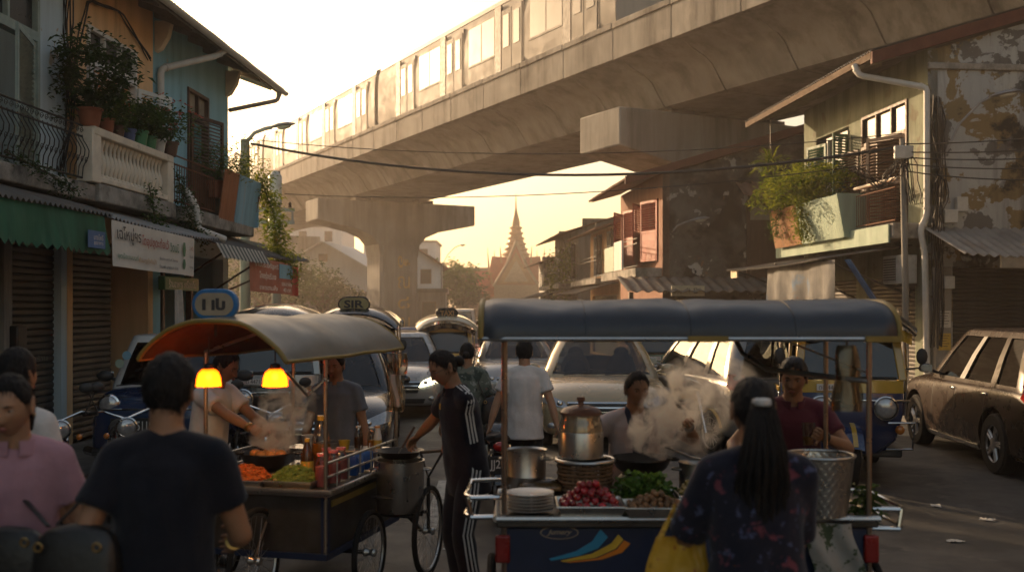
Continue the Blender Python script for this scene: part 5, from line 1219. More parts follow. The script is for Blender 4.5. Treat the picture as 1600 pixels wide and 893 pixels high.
    if rail:
        for sg in (-1, 1):
            m = MB(); m.tube([(sg*.34,-1.12,.40),(sg*.34,-1.2,.42),(sg*.62,-1.15,.42),(sg*.64,-1.15,.70),(sg*.36,-1.2,.70),(sg*.34,-1.12,.70)], .014, 8); m.build('guard_rail', M['chrome'], t)
        m = MB(); m.tube([(-.62,-1.02,.92),(-.5,-1.14,.93),(.5,-1.14,.93),(.62,-1.02,.92)], .014, 8); m.build('front_rail', M['chrome'], t)
    m = MB(); m.bb((-.36,-1.125,1.03),(-.12,-1.10,1.10)); o = m.build('number_plate', M['plate'], t); e = MB(); fit_text('ตต 4471', .2, .05, (-.24,-1.128,1.065), (1,0,0), (0,0,1), e); e.build('lettering', M['ink_dark'], o)
    if sign:
        m = MB(); P = [(.20*math.copysign(1, math.cos(a))*.45 + .13*math.cos(a), .1*math.sin(a)) for a in [2*PI*k/24 for k in range(24)]]
        m.prism([(x*1.12, z*1.2) for x, z in P], -1.01, -.93); o = m.build('roof_sign', M['p_black'], t, bev=.008, loc=(0,0,2.02)); m = MB(); m.prism(P, -1.02, -1.0); m.build('sign_face', M[sign[1]], o); e = MB(); fit_text(sign[0], .3, .12, (0,-1.024,0), (1,0,0), (0,0,1), e, bold=.03); e.build('lettering', M[sign[2]], o)
        m = MB(); m.tube([(0,-.98,1.86),(0,-.98,1.94)], .012, 6); m.build('sign_stalk', M['chrome'], t)
    return t
tuktuk('blue and yellow tuk tuk with a dark canopy and two round headlights at the right', (gx(1350,11.2)+.05, 12.35, 0), R(-9), 'p_tukblue', 'p_yellow', 'p_black', 'p_yellow', None, 1.02)
tuktuk('cream roofed blue tuk tuk with a black roof sign coming down the street', (gx(690,20.5), 21.6, 0), R(6), 'p_tukblue', 'p_yellow', 'p_cream', 'p_black', ('TAXI', 'p_black', 'ink_orange'), .92)
tuktuk('olive green tuk tuk beside the gold car', (gx(1052,18.5), 19.8, 0), R(-4), 'p_green', 'p_green', 'p_cream', 'p_black', None, .98, nlamp=1)
tuktuk('dark tuk tuk behind the left food cart with an SIR roof sign', (gx(560,15.5)-.15, 16.6, 0), R(4), 'p_black', 'p_tukblue', 'p_black', 'p_black', ('SIR', 'olive_face', 'ink_dark'), 1.0)
tuktuk('dark tuk tuk parked at the left kerb behind the steaming pan', (gx(398,12.3), 13.6, 0), R(8), 'p_black', 'p_silver', 'p_black', 'p_black', None, 1.0)

# ------------------------------------------------------------------ motorcycles
def motorbike(label, loc, rz, paint, plate=None, lean=.12):
    t = thing('motorbike', label, 'motorbike', loc, rz, 'motorbikes in the street'); t.rotation_euler.x = 0
    root = t; r = .29
    for y in (-.62, .62):
        m = MB(); m.torus((0,0,0), r-.035, .04, 28, 8, 'x'); w_ = m.build('wheel', M['tyre'], root, loc=(0,y,r)); m = MB(); m.torus((0,0,0), r-.08, .012, 28, 6, 'x')
        for k in range(14): a = k*2*PI/14; m.tube([(0,.03*math.cos(a),.03*math.sin(a)),(0,(r-.08)*math.cos(a+.2),(r-.08)*math.sin(a+.2))], .003, 4)
        m.lathe([(.05,-.05),(.05,.05)], 12, (0,0,0), 'x'); m.build('rim', M['steel'], w_)
        m = MB(); m.sheet(lambda u, v: (-.055+.11*u, y-(r+.045)*math.cos(.3+2.0*v)*(1 if y < 0 else -1)*1, r+(r+.045)*math.sin(.3+2.0*v)), 3, 12, .008); m.build('mudguard', M[paint], root)
    for sg in (-1, 1): m = MB(); m.tube([(sg*.07,-.62,r),(sg*.07,-.40,.82)], .022, 8); m.build('fork', M['chrome'], root); m = MB(); m.tube([(sg*.09,.62,r),(sg*.1,.45,.68)], .025, 8); m.build('shock_absorber', M['chrome'], root)
    m = MB(); m.loft([[(x*w_, y, z+q) for x, q in ((-1,-.06),(-1,.04),(-.5,.1),(.5,.1),(1,.04),(1,-.06))] for y, w_, z in ((-.42,.06,.70),(-.3,.12,.76),(-.05,.14,.76),(.1,.1,.68))]); m.build('fuel_tank', M[paint], root, sub=1)
    m = MB(); m.loft([[(x*w_, y, z+q) for x, q in ((-1,-.04),(-.9,.03),(0,.05),(.9,.03),(1,-.04))] for y, w_, z in ((.05,.10,.74),(.3,.14,.72),(.6,.13,.76),(.75,.06,.79))]); m.build('saddle', M['plastic'], root, sub=1)
    m = MB(); m.bb((-.12,-.25,.25), (.12,.18,.52)); m.lathe([(.1,-.16),(.1,.16)], 14, (0,-.05,.34), 'x'); 
    for k in range(5): m.bb((-.11,-.33,.36+k*.04), (.11,-.16,.38+k*.04))
    m.build('engine', M['steel'], root, bev=.015)
    m = MB(); m.tube([(0,-.42,.78),(0,-.1,.66),(0,.2,.6),(0,.45,.62)], .03, 8); m.tube([(0,-.42,.74),(0,-.28,.3),(0,.2,.25),(0,.45,.6)], .022, 8); m.build('frame', M['plastic'], root)
    m = MB(); m.tube([(.12,-.2,.3),(.14,-.05,.2),(.15,.3,.24),(.15,.75,.36)], [.02,.02,.035,.04], 8); m.build('exhaust', M['chrome'], root)
    m = MB(); m.tube([(-.36,-.26,.96),(-.2,-.38,1.0),(0,-.42,.92),(.2,-.38,1.0),(.36,-.26,.96)], .013, 8); hb = m.build('handlebar', M['chrome'], root)
    for sg in (-1, 1):
        m = MB(); m.tube([(sg*.36,-.26,.96),(sg*.24,-.36,.985)], .019, 8); m.build('grip', M['plastic'], hb)
        m = MB(); m.tube([(sg*.24,-.37,.99),(sg*.32,-.40,1.18)], .006, 5); m.ball((sg*.34,-.41,1.22), (.065,.018,.05), 12, 6); m.build('mirror', M['plastic'], hb)
        m = MB(); m.ball((sg*.17,-.5,.78), (.03,.045,.03), 8, 6); m.build('indicator', M['lamp_amber'], root)
    m = MB(); m.lathe([(.03,.13),(.085,.06),(.095,0),(.098,-.02),(.085,-.03)], 20, (0,0,0), 'y', cap=False); h = m.build('headlight', M['chrome'], root, loc=(0,-.56,.86)); m = MB(); m.ball((0,-.015,0), (.084,.035,.084), 16, 8); m.build('lens', M['lens'], h)
    m = MB(); m.ball((0,.86,.72), (.07,.03,.045), 12, 6); m.build('taillight', M['lamp_red'], root)
    if plate:
        m = MB(); m.bb((-.12,.90,.48), (.12,.908,.64)); o = m.build('number_plate', M['plate_black'], root, bev=.004); e = MB(); fit_text(plate, .2, .10, (0,.911,.56), (-1,0,0), (0,0,1), e, bold=.015); e.build('lettering', M['plate'], o)
    return t
motorbike('dark motorbike with a round chrome headlight in front of the old blue van', (-3.78, 9.95, .0), R(24), 'p_dark')
motorbike('second dark motorbike leaning in the shade behind the woman in pink', (-4.35, 9.7, .0), R(30), 'p_red')
motorbike('black motorbike seen from behind with a black number plate between the two walkers', (gx(772,9.2), 10.0, 0), PI+R(4), 'p_black', 'JJ2KE')
motorbike('motorbike with a yellow shroud standing between the gold car and the dark four wheel drive', (gx(1090,13.5), 14.3, 0), R(20), 'p_yellow')
motorbike('motorbike half hidden behind the white shirted vendor', (gx(390,10.0), 10.4, 0), R(30), 'p_dark')
# ------------------------------------------------------------------ food carts and what stands on them
M['vinyl_tan'] = mat('weathered_tan_vinyl', (.17,.15,.12), .42, var=.25, scale=1.5, dirt=(.09,.08,.07), amt=.45, dscale=1.5, bump=.1, bscale=5); M['vinyl_navy'] = mat('navy_vinyl', (.030,.034,.043), .4, var=.3, scale=1.5, dirt=(.10,.085,.07), amt=.33, dscale=1.2, bump=.12, bscale=4)
M['vinyl_in'] = mat('brown_lining', (.05,.03,.022), .7, var=.3); M['cart_blue'] = mat('cart_blue_panel', (.010,.022,.06), .35, var=.2, dirt=(.03,.03,.035), amt=.4); M['cart_steel'] = mat('cart_steel_panel', (.085,.078,.07), .42, metal=.7, var=.3, scale=3, dirt=(.06,.045,.03), amt=.5, dscale=2)
M['piping'] = mat('yellow_piping', (.24,.16,.03), .5, var=.2); M['brass_tube'] = mat('brownish_steel_tube', (.34,.27,.21), .3, metal=.9, var=.2)
M['carrot'] = mat('carrot_shreds', (.52,.13,.02), .5, var=.3, scale=60); M['greens'] = mat('green_shreds', (.17,.24,.04), .5, var=.35, scale=60); M['lettuce'] = leafmat('lettuce', (.07,.16,.03), (.16,.28,.05), .3)
M['redfruit'] = mat('red_fruit', (.30,.012,.02), .25, var=.3, scale=30, orand=.5, coat=.4); M['longan'] = mat('brown_fruit', (.22,.115,.05), .55, var=.3, scale=30, orand=.4); M['olivefruit'] = mat('olive_fruit', (.27,.19,.04), .4, var=.3, scale=30, orand=.4, coat=.2)
M['dough'] = mat('fried_dough', (.50,.22,.06), .5, var=.3, scale=25, orand=.3); M['oil'] = mat('cooking_oil', (.42,.17,.02), .08, var=.1, coat=.5); M['brown_sauce'] = mat('brown_bottle', (.06,.025,.01), .1, coat=.5); M['pinkjuice'] = mat('pink_drink', (.62,.16,.17), .25, var=.1)
M['clearpl'] = glassmat('clear_plastic', (.80,.78,.74), .1, 1.45, .8); M['clearbag'] = glassmat('clear_bag', (.72,.66,.56), .18, 1.4, 1.2); M['cap_yellow'] = mat('yellow_cap', (.55,.33,.03), .4); M['cap_white'] = mat('white_cap', (.6,.58,.54), .4); M['label_yellow'] = mat('yellow_label', (.5,.33,.05), .5)
M['pack_blue'] = mat('blue_pack', (.02,.10,.35), .35, var=.2); M['porcelain'] = mat('white_porcelain', (.62,.60,.57), .25, var=.06); M['blackiron'] = mat('black_wok_iron', (.025,.022,.02), .4, metal=.6, var=.3)
M['jarglass'] = mat('smoky_jar_glass', (.46,.36,.24), .12, metal=.2, var=.2, scale=3, trans=.35, coat=.5); M['lid'] = mat('red_brown_lid', (.25,.12,.08), .45, var=.2); M['wicker'] = mat('woven_basket', (.15,.09,.05), .8, var=.4, scale=12)
M['shade_lit'] = mat('lit_orange_shade', (.9,.26,.03), .4, var=.05, scale=8, emit=.22)
_nt = M['shade_lit'].node_tree; _t = _nt.nodes.new('ShaderNodeBsdfTranslucent'); _t.inputs[0].default_value = (1,.42,.06,1); _m = _nt.nodes.new('ShaderNodeMixShader'); _m.inputs[0].default_value = .7
_nt.links.new(_nt.nodes['Principled BSDF'].outputs[0], _m.inputs[1]); _nt.links.new(_t.outputs[0], _m.inputs[2]); _p = _nt.nodes.new('ShaderNodeBsdfTransparent'); _p.inputs[0].default_value = (1,.55,.2,1); _q = _nt.nodes.new('ShaderNodeMixShader'); _q.inputs[0].default_value = .3; _nt.links.new(_m.outputs[0], _q.inputs[1]); _nt.links.new(_p.outputs[0], _q.inputs[2]); _nt.links.new(_q.outputs[0], _nt.nodes['Material Output'].inputs[0]); M['bulb_lit'] = mat('lit_bulb', (1.0,.62,.22), .4, emit=18)
M['sign_tan'] = mat('tan_sign_face', (.36,.29,.2), .5); M['sign_blue'] = mat('blue_sign_border', (.03,.16,.38), .45); M['tissue'] = mat('paper', (.55,.51,.45), .85)
M['orange_decal'] = mat('orange_decal', (.62,.20,.02), .35, var=.15); M['yellow_decal'] = mat('yellow_decal', (.60,.40,.04), .35); M['blue_decal'] = mat('sky_blue_decal', (.03,.25,.42), .35, var=.15)
M['ragcloth'] = mat('patterned_rag', (.30,.29,.26), .9, var=.2, layers=(((.07,.09,.05), .55, .03, 14),))
M['red_reflector'] = mat('red_reflector', (.22,.012,.01), .3)

def spoked(parent, c, r, ax='x', n=26, name='wheel'):
    o = MB().torus((0,0,0), r-.02, .021, 40, 8, ax).build(name, M['tyre'], parent, loc=c)
    m = MB(); m.torus((0,0,0), r-.042, .009, 40, 6, ax); m.torus((0,0,0), r-.05, .006, 40, 6, ax); m.build('rim', M['steel'], o)
    m = MB()
    for k in range(n):
        a = 2*PI*k/n; b = a + (.5 if k % 2 else -.5); h = .03*(1 if k % 4 < 2 else -1)
        p0 = (math.cos(b)*.025, math.sin(b)*.025); p1 = (math.cos(a)*(r-.045), math.sin(a)*(r-.045))
        m.tube([(h,*p0),(0,*p1)] if ax == 'x' else [(p0[0],h,p0[1]),(p1[0],0,p1[1])], .0014, 4)
    m.build('spokes', M['steel'], o)
    m = MB(); m.lathe([(.022,-.045),(.03,-.03),(.018,0),(.03,.03),(.022,.045)], 12, (0,0,0), ax); m.build('hub', M['steel'], o)
    return o

# ---- left cart: local x to the right, y away along its length
LC0, LCR = Vector((-1.35, 6.0, 0)), R(-13.9)
def lc(x, y, z=0): return LC0 + Matrix.Rotation(LCR, 3, 'Z') @ Vector((x, y, z))
lcart = thing('food_cart', 'food cart with a tan barrel roof, two hanging orange lamps and trays of shredded vegetables', 'food cart', tuple(LC0), LCR, 'street food carts')
ZT = .78
m = MB(); m.bb((-.86,.62,.36), (0,1.92,.74)); m.build('cart_body', M['cart_steel'], lcart, bev=.012)
m = MB(); m.bb((-.90,.58,.74), (.04,1.96,.765)); m.build('counter_top', M['steel'], lcart, bev=.006)
m = MB(); P = [(-.91,.57),(.05,.57),(.05,1.97),(-.91,1.97),(-.91,.57)]; m.tube([(x,y,.775) for x, y in P], .02, 8); m.build('counter_rim', M['steel'], lcart)
m = MB(); m.bb((.002,.70,.66), (.012,1.9,.70)); m.build('yellow_stripe', M['piping'], lcart); m = MB(); m.bb((-.03,.612,.34), (.012,.66,.75)); m.build('corner_strip', M['cart_blue'], lcart); m = MB(); m.bb((-.88,.60,.33),(.02,1.94,.37)); m.build('lower_beam', M['cart_blue'], lcart)
def lroof(u, v):
    a = -1.25 + 2.5*v; y = 1.98*u; b = .03*math.sin(PI*min(1,abs(u*2 % 1)))
    return (-.46 + .49*math.sin(a)/math.sin(1.25), y, 1.64 + (.24+b)*(math.cos(a)-math.cos(1.25))/(1-math.cos(1.25)) + .012*noise.noise((u*4,v*6,1.5)) + .006*noise.noise((u*13,v*9,4)))
m = MB(); m.sheet(lambda u, v: lroof(u, v), 44, 36, .008); m.build('roof_cover', M['vinyl_tan'], lcart, angle=70)
m = MB(); m.sheet(lambda u, v: tuple(Vector(lroof(.01+u*.98, .02+.96*v)) - Vector((0,0,.02))), 10, 16, .004); m.build('roof_lining', M['vinyl_in'], lcart, angle=70)
for u in (0, 1): m = MB(); m.tube([lroof(u, v/20) for v in range(21)], .016, 8); m.build('roof_piping', M['piping'], lcart)
for v in (0, 1): m = MB(); m.tube([lroof(u/10, v) for u in range(11)], .013, 8); m.build('roof_piping', M['piping'], lcart)
for x, y in ((0,.62),(0,1.92),(-.86,.62),(-.86,1.92)): m = MB(); m.tube([(x,y,.36),(x,y,1.66)], .014, 8); m.build('post', M['brass_tube'], lcart)
for y in (.64, 1.9): m = MB(); m.tube([(-.88,y,1.66),(-.46,y,1.80),(.0,y,1.66)], .012, 6); m.build('roof_brace', M['steel'], lcart)
for z in (.86, .95): m = MB(); m.tube([(0,.62,z),(0,1.94,z)], .009, 8); m.build('side_rail', M['steel'], lcart); m = MB(); m.tube([(-.88,.60,z),(-.88,1.92,z)], .009, 8); m.build('side_rail', M['steel'], lcart)
for k in range(6): m = MB(); m.tube([(0,.8+k*.2,.77),(0,.8+k*.2,.95)], .006, 6); m.build('rail_upright', M['steel'], lcart)
m = MB(); m.tube([(0,.62,1.50),(.02,.30,1.42),(0,.05,1.58)], .011, 8); m.build('roof_stay', M['steel'], lcart)
spoked(lcart, (.13,1.05,.29), .29); spoked(lcart, (-.99,1.05,.29), .29); spoked(lcart, (-.42,.46,.34), .34)
m = MB(); m.tube([(-.99,1.05,.29),(.13,1.05,.29)], .014, 8); m.build('axle', M['iron'], lcart)
m = MB(); m.tube([(-.42,.46,.34),(-.42,.62,.55)], .018, 8); m.build('fork', M['iron'], lcart)
bw = spoked(lcart, (.36,1.62,.33), .33)
m = MB(); m.tube([(.30,1.62,.33),(.20,1.3,.62),(.05,1.3,.62)], .014, 8); m.tube([(.36,1.62,.72),(.36,1.62,.33)], .014, 8); m.tube([(.14,1.66,.88),(.30,1.62,.90),(.36,1.62,.72),(.48,1.60,.92),(.62,1.64,.94)], .011, 8); m.build('bicycle_frame', M['iron'], lcart)
m = MB(); m.tube([(.52,1.61,.93),(.64,1.65,.945)], .017, 8); m.build('grip', M['plastic'], lcart)
# sign on the left cart roof
sg = thing('roof_sign', 'blue bordered oval sign standing on the front of the tan cart roof', 'sign', tuple(at(337,475,6.35)), R(-8))
def stadium(w, h, n=10): return [(w/2-h/2 + h/2*math.cos(a), h/2*math.sin(a)) for a in [-PI/2+PI*k/n for k in range(n+1)]] + [(-w/2+h/2 + h/2*math.cos(a), h/2*math.sin(a)) for a in [PI/2+PI*k/n for k in range(n+1)]]
m = MB(); m.prism(stadium(.30,.19), -.02, .02); m.build('border', M['sign_blue'], sg, bev=.008); m = MB(); m.prism(stadium(.25,.14), -.026, .026); m.build('face', M['sign_tan'], sg)
e = MB(); fit_text('ปi I', .15, .075, (0,-.029,0), (-1,0,0), (0,0,1), e, bold=.05); e.build('lettering', M['ink_dark'], sg); m = MB(); m.tube([(0,0,-.2),(0,0,-.09)], .01, 8); m.build('stalk', M['iron'], sg)

def lamp(label, p, ztop):
    t = thing('pendant_lamp', label, 'lamp', tuple(p), 0, 'orange lamps under the left cart roof')
    m = MB(); m.tube([(0,0,.05),(0,0,ztop-p.z)], .004, 6); m.build('cord', M['plastic'], t); m = MB(); m.lathe([(.012,.085),(.03,.08),(.034,.05)], 14); m.build('cap', M['iron'], t)
    m = MB(); m.lathe([(.034,.055),(.062,.03),(.074,-.01),(.078,-.055),(.074,-.055),(.068,-.01),(.055,.026),(.03,.048)], 24, cap=False); m.build('lamp_shade', M['shade_lit'], t); m = MB(); m.ball((0,0,.005), .022, 12, 8); m.build('bulb', M['bulb_lit'], t)
    l = bpy.data.lights.new('lamp_light', 'POINT'); l.energy = 3.2; l.color = (1,.5,.15); l.shadow_soft_size = .012; lo = bpy.data.objects.new('lamp_light', l); COL.objects.link(lo); lo.parent = t; lo.location = (0,0,-.045)
lamp('glowing orange lamp beside the head of the man in dark navy', at(326,589,6.3), 1.80); lamp('glowing orange lamp hanging over the wok, second along the cart roof', at(430,589,6.25), 1.74)

def put(name, label, cat, loc, group=None, rz=0): return thing(name, label, cat, tuple(loc), rz, group)
def on(px_, py, z):                                        # point on a horizontal plane seen at a pixel
    D = (CZ-z)*F/(py-HY); return Vector(((px_-800)/F*D, D, z))
def tray(label, p, w_, d, food, kind_label, rz=0, mtray='steel'):
    t = put('food_tray', label, 'tray', p, 'metal trays of food', rz)
    m = MB(); m.loft([[(sx*w_/2*k, sy*d/2*k, z) for sx, sy in ((-1,-1),(1,-1),(1,1),(-1,1))] for k, z in ((.9,.0),(1,.045),(1.04,.045),(1.03,.05),(.97,.05),(.88,.006))]); m.build('pan', M[mtray], t, angle=30); return t
def heap_shreds(name, label, p, w_, d, h, mt, n, L_=.05, th=.0022, rz=0):
    m = MB()
    c, s_ = math.cos(rz), math.sin(rz)
    for _ in range(n):
        u, v = rnd(-1,1), rnd(-1,1)
        if u*u+v*v > 1: continue
        z = .03 + h*max(0, (1-u*u-v*v))**.8*rnd(.75,1) + .02*noise.noise(Vector((u*4,v*4,w_)))
        x, y = u*w_/2, v*d/2; a = rnd(0,2*PI); e = rnd(-.4,.4); dv = Vector((math.cos(a)*math.cos(e), math.sin(a)*math.cos(e), math.sin(e)))*L_*rnd(.5,1)
        q = Vector((x*c-y*s_, x*s_+y*c, z)); m.tube([q-dv/2, q+Vector((0,0,.006)), q+dv/2], th, 4)
    m.ball((0,0,.01), (w_*.42, d*.42, h*.85+.01), 16, 8)
    o = m.build(name, M[mt]); o.location = p; return tag(o, label, 'food', kind='stuff')
p = on(386,756,ZT); tray('steel tray holding the orange carrot shreds', p, .34, .28, 0, 0, LCR); heap_shreds('carrot_shreds', 'heap of orange carrot shreds in a steel tray on the left cart', p+Vector((0,0,.01)), .32, .27, .085, 'carrot', 900, rz=LCR)
p = on(462,758,ZT); tray('steel tray holding the green vegetable shreds', p, .34, .28, 0, 0, LCR); heap_shreds('green_shreds', 'heap of pale green vegetable shreds in a tray beside the carrots', p+Vector((0,0,.01)), .32, .27, .09, 'greens', 900, rz=LCR)
def wok(label, p, r, h, food=None, handle=None):
    t = put('wok', label, 'wok', p, 'pans on the carts'); m = MB(); m.lathe([(.001,.0),(r*.5,.01),(r*.85,h*.55),(r,h),(r*1.04,h+.004),(r*1.03,h+.012),(r*.97,h),(r*.8,h*.58),(r*.45,.02),(.001,.012)], 32, cap=False); m.build('pan', M['blackiron'], t)
    for sg_ in (-1, 1): q = MB(); q.torus((sg_*r*1.06,0,h), .035, .008, 12, 6, 'z'); q.build('handle', M['blackiron'], t)
    if food: q = MB(); q.lathe([(r*.84,h*.62),(r*.5,h*.70),(.001,h*.72)], 24); q.build('broth', M[food], t)
    return t
pw = lc(-.66,1.12,ZT+.02); wok('black wok of frying oil in front of the white shirted vendor', pw, .20, .13, 'oil')
m = MB(); m.lathe([(.14,-.02),(.15,.0),(.13,.03)], 18); o = m.build('gas_ring', M['iron']); o.location = lc(-.66,1.12,ZT); tag(o, 'black gas ring under the frying wok on the left cart', 'gas ring')
for k, (dx, dy) in enumerate(((-.1,.02),(-.04,-.06),(.03,.05),(.09,-.02),(-.02,.09),(.02,-.03))):
    m = MB(); m.ball((0,0,0), (.042,.04,.032), 12, 8); o = m.build('fried_ball', M['dough']) if k == 0 else dup(bpy.data.objects['fried_ball']); o.location = pw + Vector((dx,dy,.125)); tag(o, 'golden fried ball floating in the wok oil on the left cart', 'snack', 'fried balls in the wok')
def bottle(name, label, p, r, h, body, cap, neck=.35, group='bottles on the left cart', lab=None, fill=None, shoulder=.62):
    t = put(name, label, 'bottle', p, group)
    m = MB(); m.lathe([(r*.9,0),(r,.01),(r,h*shoulder*.5),(r*.97,h*shoulder),(r*.75,h*(shoulder+.12)),(r*neck,h*.88),(r*neck,h*.93)], 20); m.build('bottle_body', M[body], t)
    m = MB(); m.lathe([(r*neck*1.15,h*.925),(r*neck*1.15,h)], 14); m.build('cap', M[cap], t)
    if fill: m = MB(); m.lathe([(r*.92,.006),(r*.93,h*fill)], 18); m.build('liquid', M[lab], t)
    elif lab: m = MB(); m.lathe([(r*1.012,h*.18),(r*1.012,h*.48)], 20, cap=False); m.build('label', M[lab], t)
    return t
bottle('oil_bottle', 'big bottle of amber cooking oil with a yellow cap', lc(-.24,1.08,ZT), .068, .43, 'clearpl', 'cap_yellow', .36, lab='oil', fill=.56)
bottle('sauce_bottle', 'dark brown sauce bottle with a yellow label in front of the oil bottle', lc(-.27,.92,ZT), .045, .29, 'brown_sauce', 'cap_yellow', .36, lab='label_yellow')
PK = [('pink drink bottle nearest the cart corner', (-.08,.74)), ('second pink drink bottle from the cart corner', (-.07,.90)), ('third pink drink bottle along the cart rail', (-.08,1.05)), ('pink drink bottle farthest from the cart corner', (-.16,.99))]
for lab, (x, y) in PK: bottle('drink_bottle', lab, lc(x,y,ZT), .048, .22, 'clearpl', 'pinkjuice', .62, 'pink drink bottles on the left cart', lab='pinkjuice', fill=.62, shoulder=.7)
for k, (x, y, lab) in enumerate(((-.07,1.22,'bright blue packet by the rail nearest the pink bottles'), (-.08,1.36,'bright blue packet in the middle of the row by the rail'), (-.07,1.50,'bright blue packet by the rail nearest the cooking pot'))):
    t = put('drink_packet', lab, 'packet', lc(x,y,ZT), 'blue packets on the left cart', LCR+.3*k); m = MB(); m.loft([[(sx*.04*k_, sy*.025*k2, z) for sx, sy in ((-1,-1),(1,-1),(1,1),(-1,1))] for k_, k2, z in ((1,1,0),(1.05,1.2,.06),(1,.8,.11),(1.05,.15,.135))]); m.build('pouch', M['pack_blue'], t, bev=.004); m = MB(); m.tube([(.01,0,.11),(.02,0,.19)], .004, 6); m.build('straw', M['cap_white'], t)
bottle('sauce_bottle', 'white capped seasoning bottle at the far end of the left cart', lc(-.22,1.70,ZT+.12), .034, .17, 'clearpl', 'cap_white', .5, lab='brown_sauce', fill=.5)
bottle('sauce_bottle', 'second white capped seasoning bottle beside the first at the far end', lc(-.13,1.74,ZT+.12), .032, .16, 'clearpl', 'cap_white', .5, lab='oil', fill=.4)
bottle('sauce_bottle', 'tan capped tall sauce bottle beside the cart post at the cooking pot', lc(-.05,1.66,ZT+.10), .030, .20, 'cap_white', 'dough', .6, lab='label_yellow')
t = put('condiment_shelf', 'raised steel shelf carrying seasonings at the far end of the left cart', 'shelf', lc(-.4,1.72,ZT), rz=LCR); m = MB(); m.bb((-.4,-.13,.10),(.38,.13,.12)); m.build('shelf_top', M['steel'], t, bev=.005)
for x, y in ((-.37,-.1),(.35,-.1),(-.37,.1),(.35,.1)): m = MB(); m.bb((x-.01,y-.01,0),(x+.01,y+.01,.10)); m.build('leg', M['steel'], t)
for k, (x, y, r, h, mt, lab) in enumerate(((-.42,1.68,.10,.05,'steel','shallow steel dish on the raised seasoning shelf'), (-.62,1.70,.06,.09,'cap_white','white cup of cutlery on the raised seasoning shelf'), (-.30,1.62,.045,.07,'cap_yellow','small yellow tub on the raised seasoning shelf'))):
    t = put('condiment_dish', lab, 'dish', lc(x,y,ZT+.12), 'dishes on the left cart'); m = MB(); m.lathe([(r*.7,0),(r,h),(r*.94,h),(r*.62,.008)], 18, cap=False); m.build('dish', M[mt], t); m = MB(); m.lathe([(r*.85,h*.7),(.001,h*.78)], 16); m.build('contents', M['dough' if k else 'brown_sauce'], t)
# tall cooking pot on the bicycle rack with a pan on top
pp = lc(.20,1.46,.50); t = put('stock_pot', 'tall steel cooking pot hung at the right end of the left cart', 'pot', pp); m = MB(); m.lathe([(.16,0),(.168,.01),(.17,.36),(.178,.365),(.165,.365),(.16,.02)], 32, cap=False); m.lathe([(.16,.012),(.001,.012)], 32); m.build('pot', M['steel'], t)
for sg_ in (-1, 1): m = MB(); m.torus((sg_*.18,0,.30), .04, .007, 12, 6, 'z'); m.build('handle', M['steel'], t)
m = MB(); m.tube([(-.3,0,-.02),(.17,0,-.02)], .012, 6); m.tube([(-.3,.1,-.02),(.17,.1,-.02)], .012, 6); m.tube([(-.3,-.1,-.02),(.17,-.1,-.02)], .012, 6); o = m.build('pot_rack', M['iron'], lcart, loc=(.20,1.46,.50))
tp2 = put('frying_pan', 'dark shallow pan held by the man in the striped tracksuit', 'pan', pp + Vector((.0,-.02,.385)), None, R(-25)); m = MB(); m.lathe([(.001,0),(.12,0),(.17,.05),(.176,.052),(.165,.05),(.115,.01),(.001,.008)], 28, cap=False); m.build('pan', M['blackiron'], tp2); m = MB(); m.tube([(.17,0,.045),(.24,0,.055),(.36,0,.07)], .011, 8); m.build('handle', M['plastic'], tp2)
# hanging bag of tissues at the far post
t = put('hanging_bag', 'tan plastic bag hanging from the far post of the left cart', 'bag', lc(.02,1.86,1.15), rz=LCR); m = MB(); m.sheet(lambda u, v: (-.07+.14*u+.01*math.sin(v*9), -.02+.02*math.sin(u*12+v*5)+.02*v, .02+.44*v), 10, 12, .02); m.build('bag', M['clearbag'], t); m = MB(); m.tube([(0,0,.45),(0,0,.5)], .006, 5); m.build('tie', M['tissue'], t); m = MB(); m.bb((-.05,-.012,.05), (.04,.012,.30)); m.build('contents', M['tissue'], t, bev=.01)

# ---- right cart
RC0 = Vector((.89, 5.58, 0)); rcart = thing('food_cart', 'food cart with a rounded navy roof, steaming wok and dark blue front with swooshes', 'food cart', tuple(RC0), 0, 'street food carts')
ZR = .90
m = MB(); m.bb((-.94,-.36,.40), (.94,.36,.84)); m.build('cart_body', M['cart_blue'], rcart, bev=.015)
m = MB(); m.bb((-.97,-.39,.84), (.97,.39,.885)); m.build('counter_top', M['cart_steel'], rcart, bev=.008)
m = MB(); P = [(-.97,-.39),(.97,-.39),(.97,.39),(-.97,.39),(-.97,-.39)]; m.tube([(x,y,.885) for x, y in P], .018, 8); m.build('counter_rim', M['steel'], rcart)
def rroof(u, v):
    a = PI*v; e = 2/2.7; k = 1-.06*max(0,(abs(u-.5)*2-.94)/.06)
    y = -.50*math.copysign(abs(math.cos(a))**e, math.cos(a)); z = abs(math.sin(a))**e
    return (-1.045+2.09*u, y*k, 1.80 + (.205 - .012*math.sin(PI*u*2)**2)*z*k - .014*math.exp(-((u-.5)/.025)**2)*z + (.010*noise.noise((u*7,v*5,2.5)) + .005*noise.noise((u*26,v*9,7)))*z)
m = MB(); m.sheet(rroof, 90, 40, .008); m.build('roof_cover', M['vinyl_navy'], rcart, angle=70)
for u in (0, 1): m = MB(); m.tube([rroof(u, v/28) for v in range(29)], .016, 8); m.build('roof_piping', M['piping'], rcart)
for v in (0, 1): m = MB(); m.tube([rroof(u/12, v) for u in range(13)], .013, 8); m.build('roof_tube', M['steel'], rcart)
for x0, x1 in ((-.02,.18),(.86,1.04)): m = MB(); m.bb((x0,-.522,1.785), (x1,-.512,1.815)); m.build('yellow_tape', M['piping'], rcart)
for x, y in ((-.93,-.36),(-.93,.36),(.93,-.36),(.93,.36)): m = MB(); m.tube([(x,y,.40),(x,y,1.82)], .014, 8); m.build('post', M['brass_tube'], rcart)
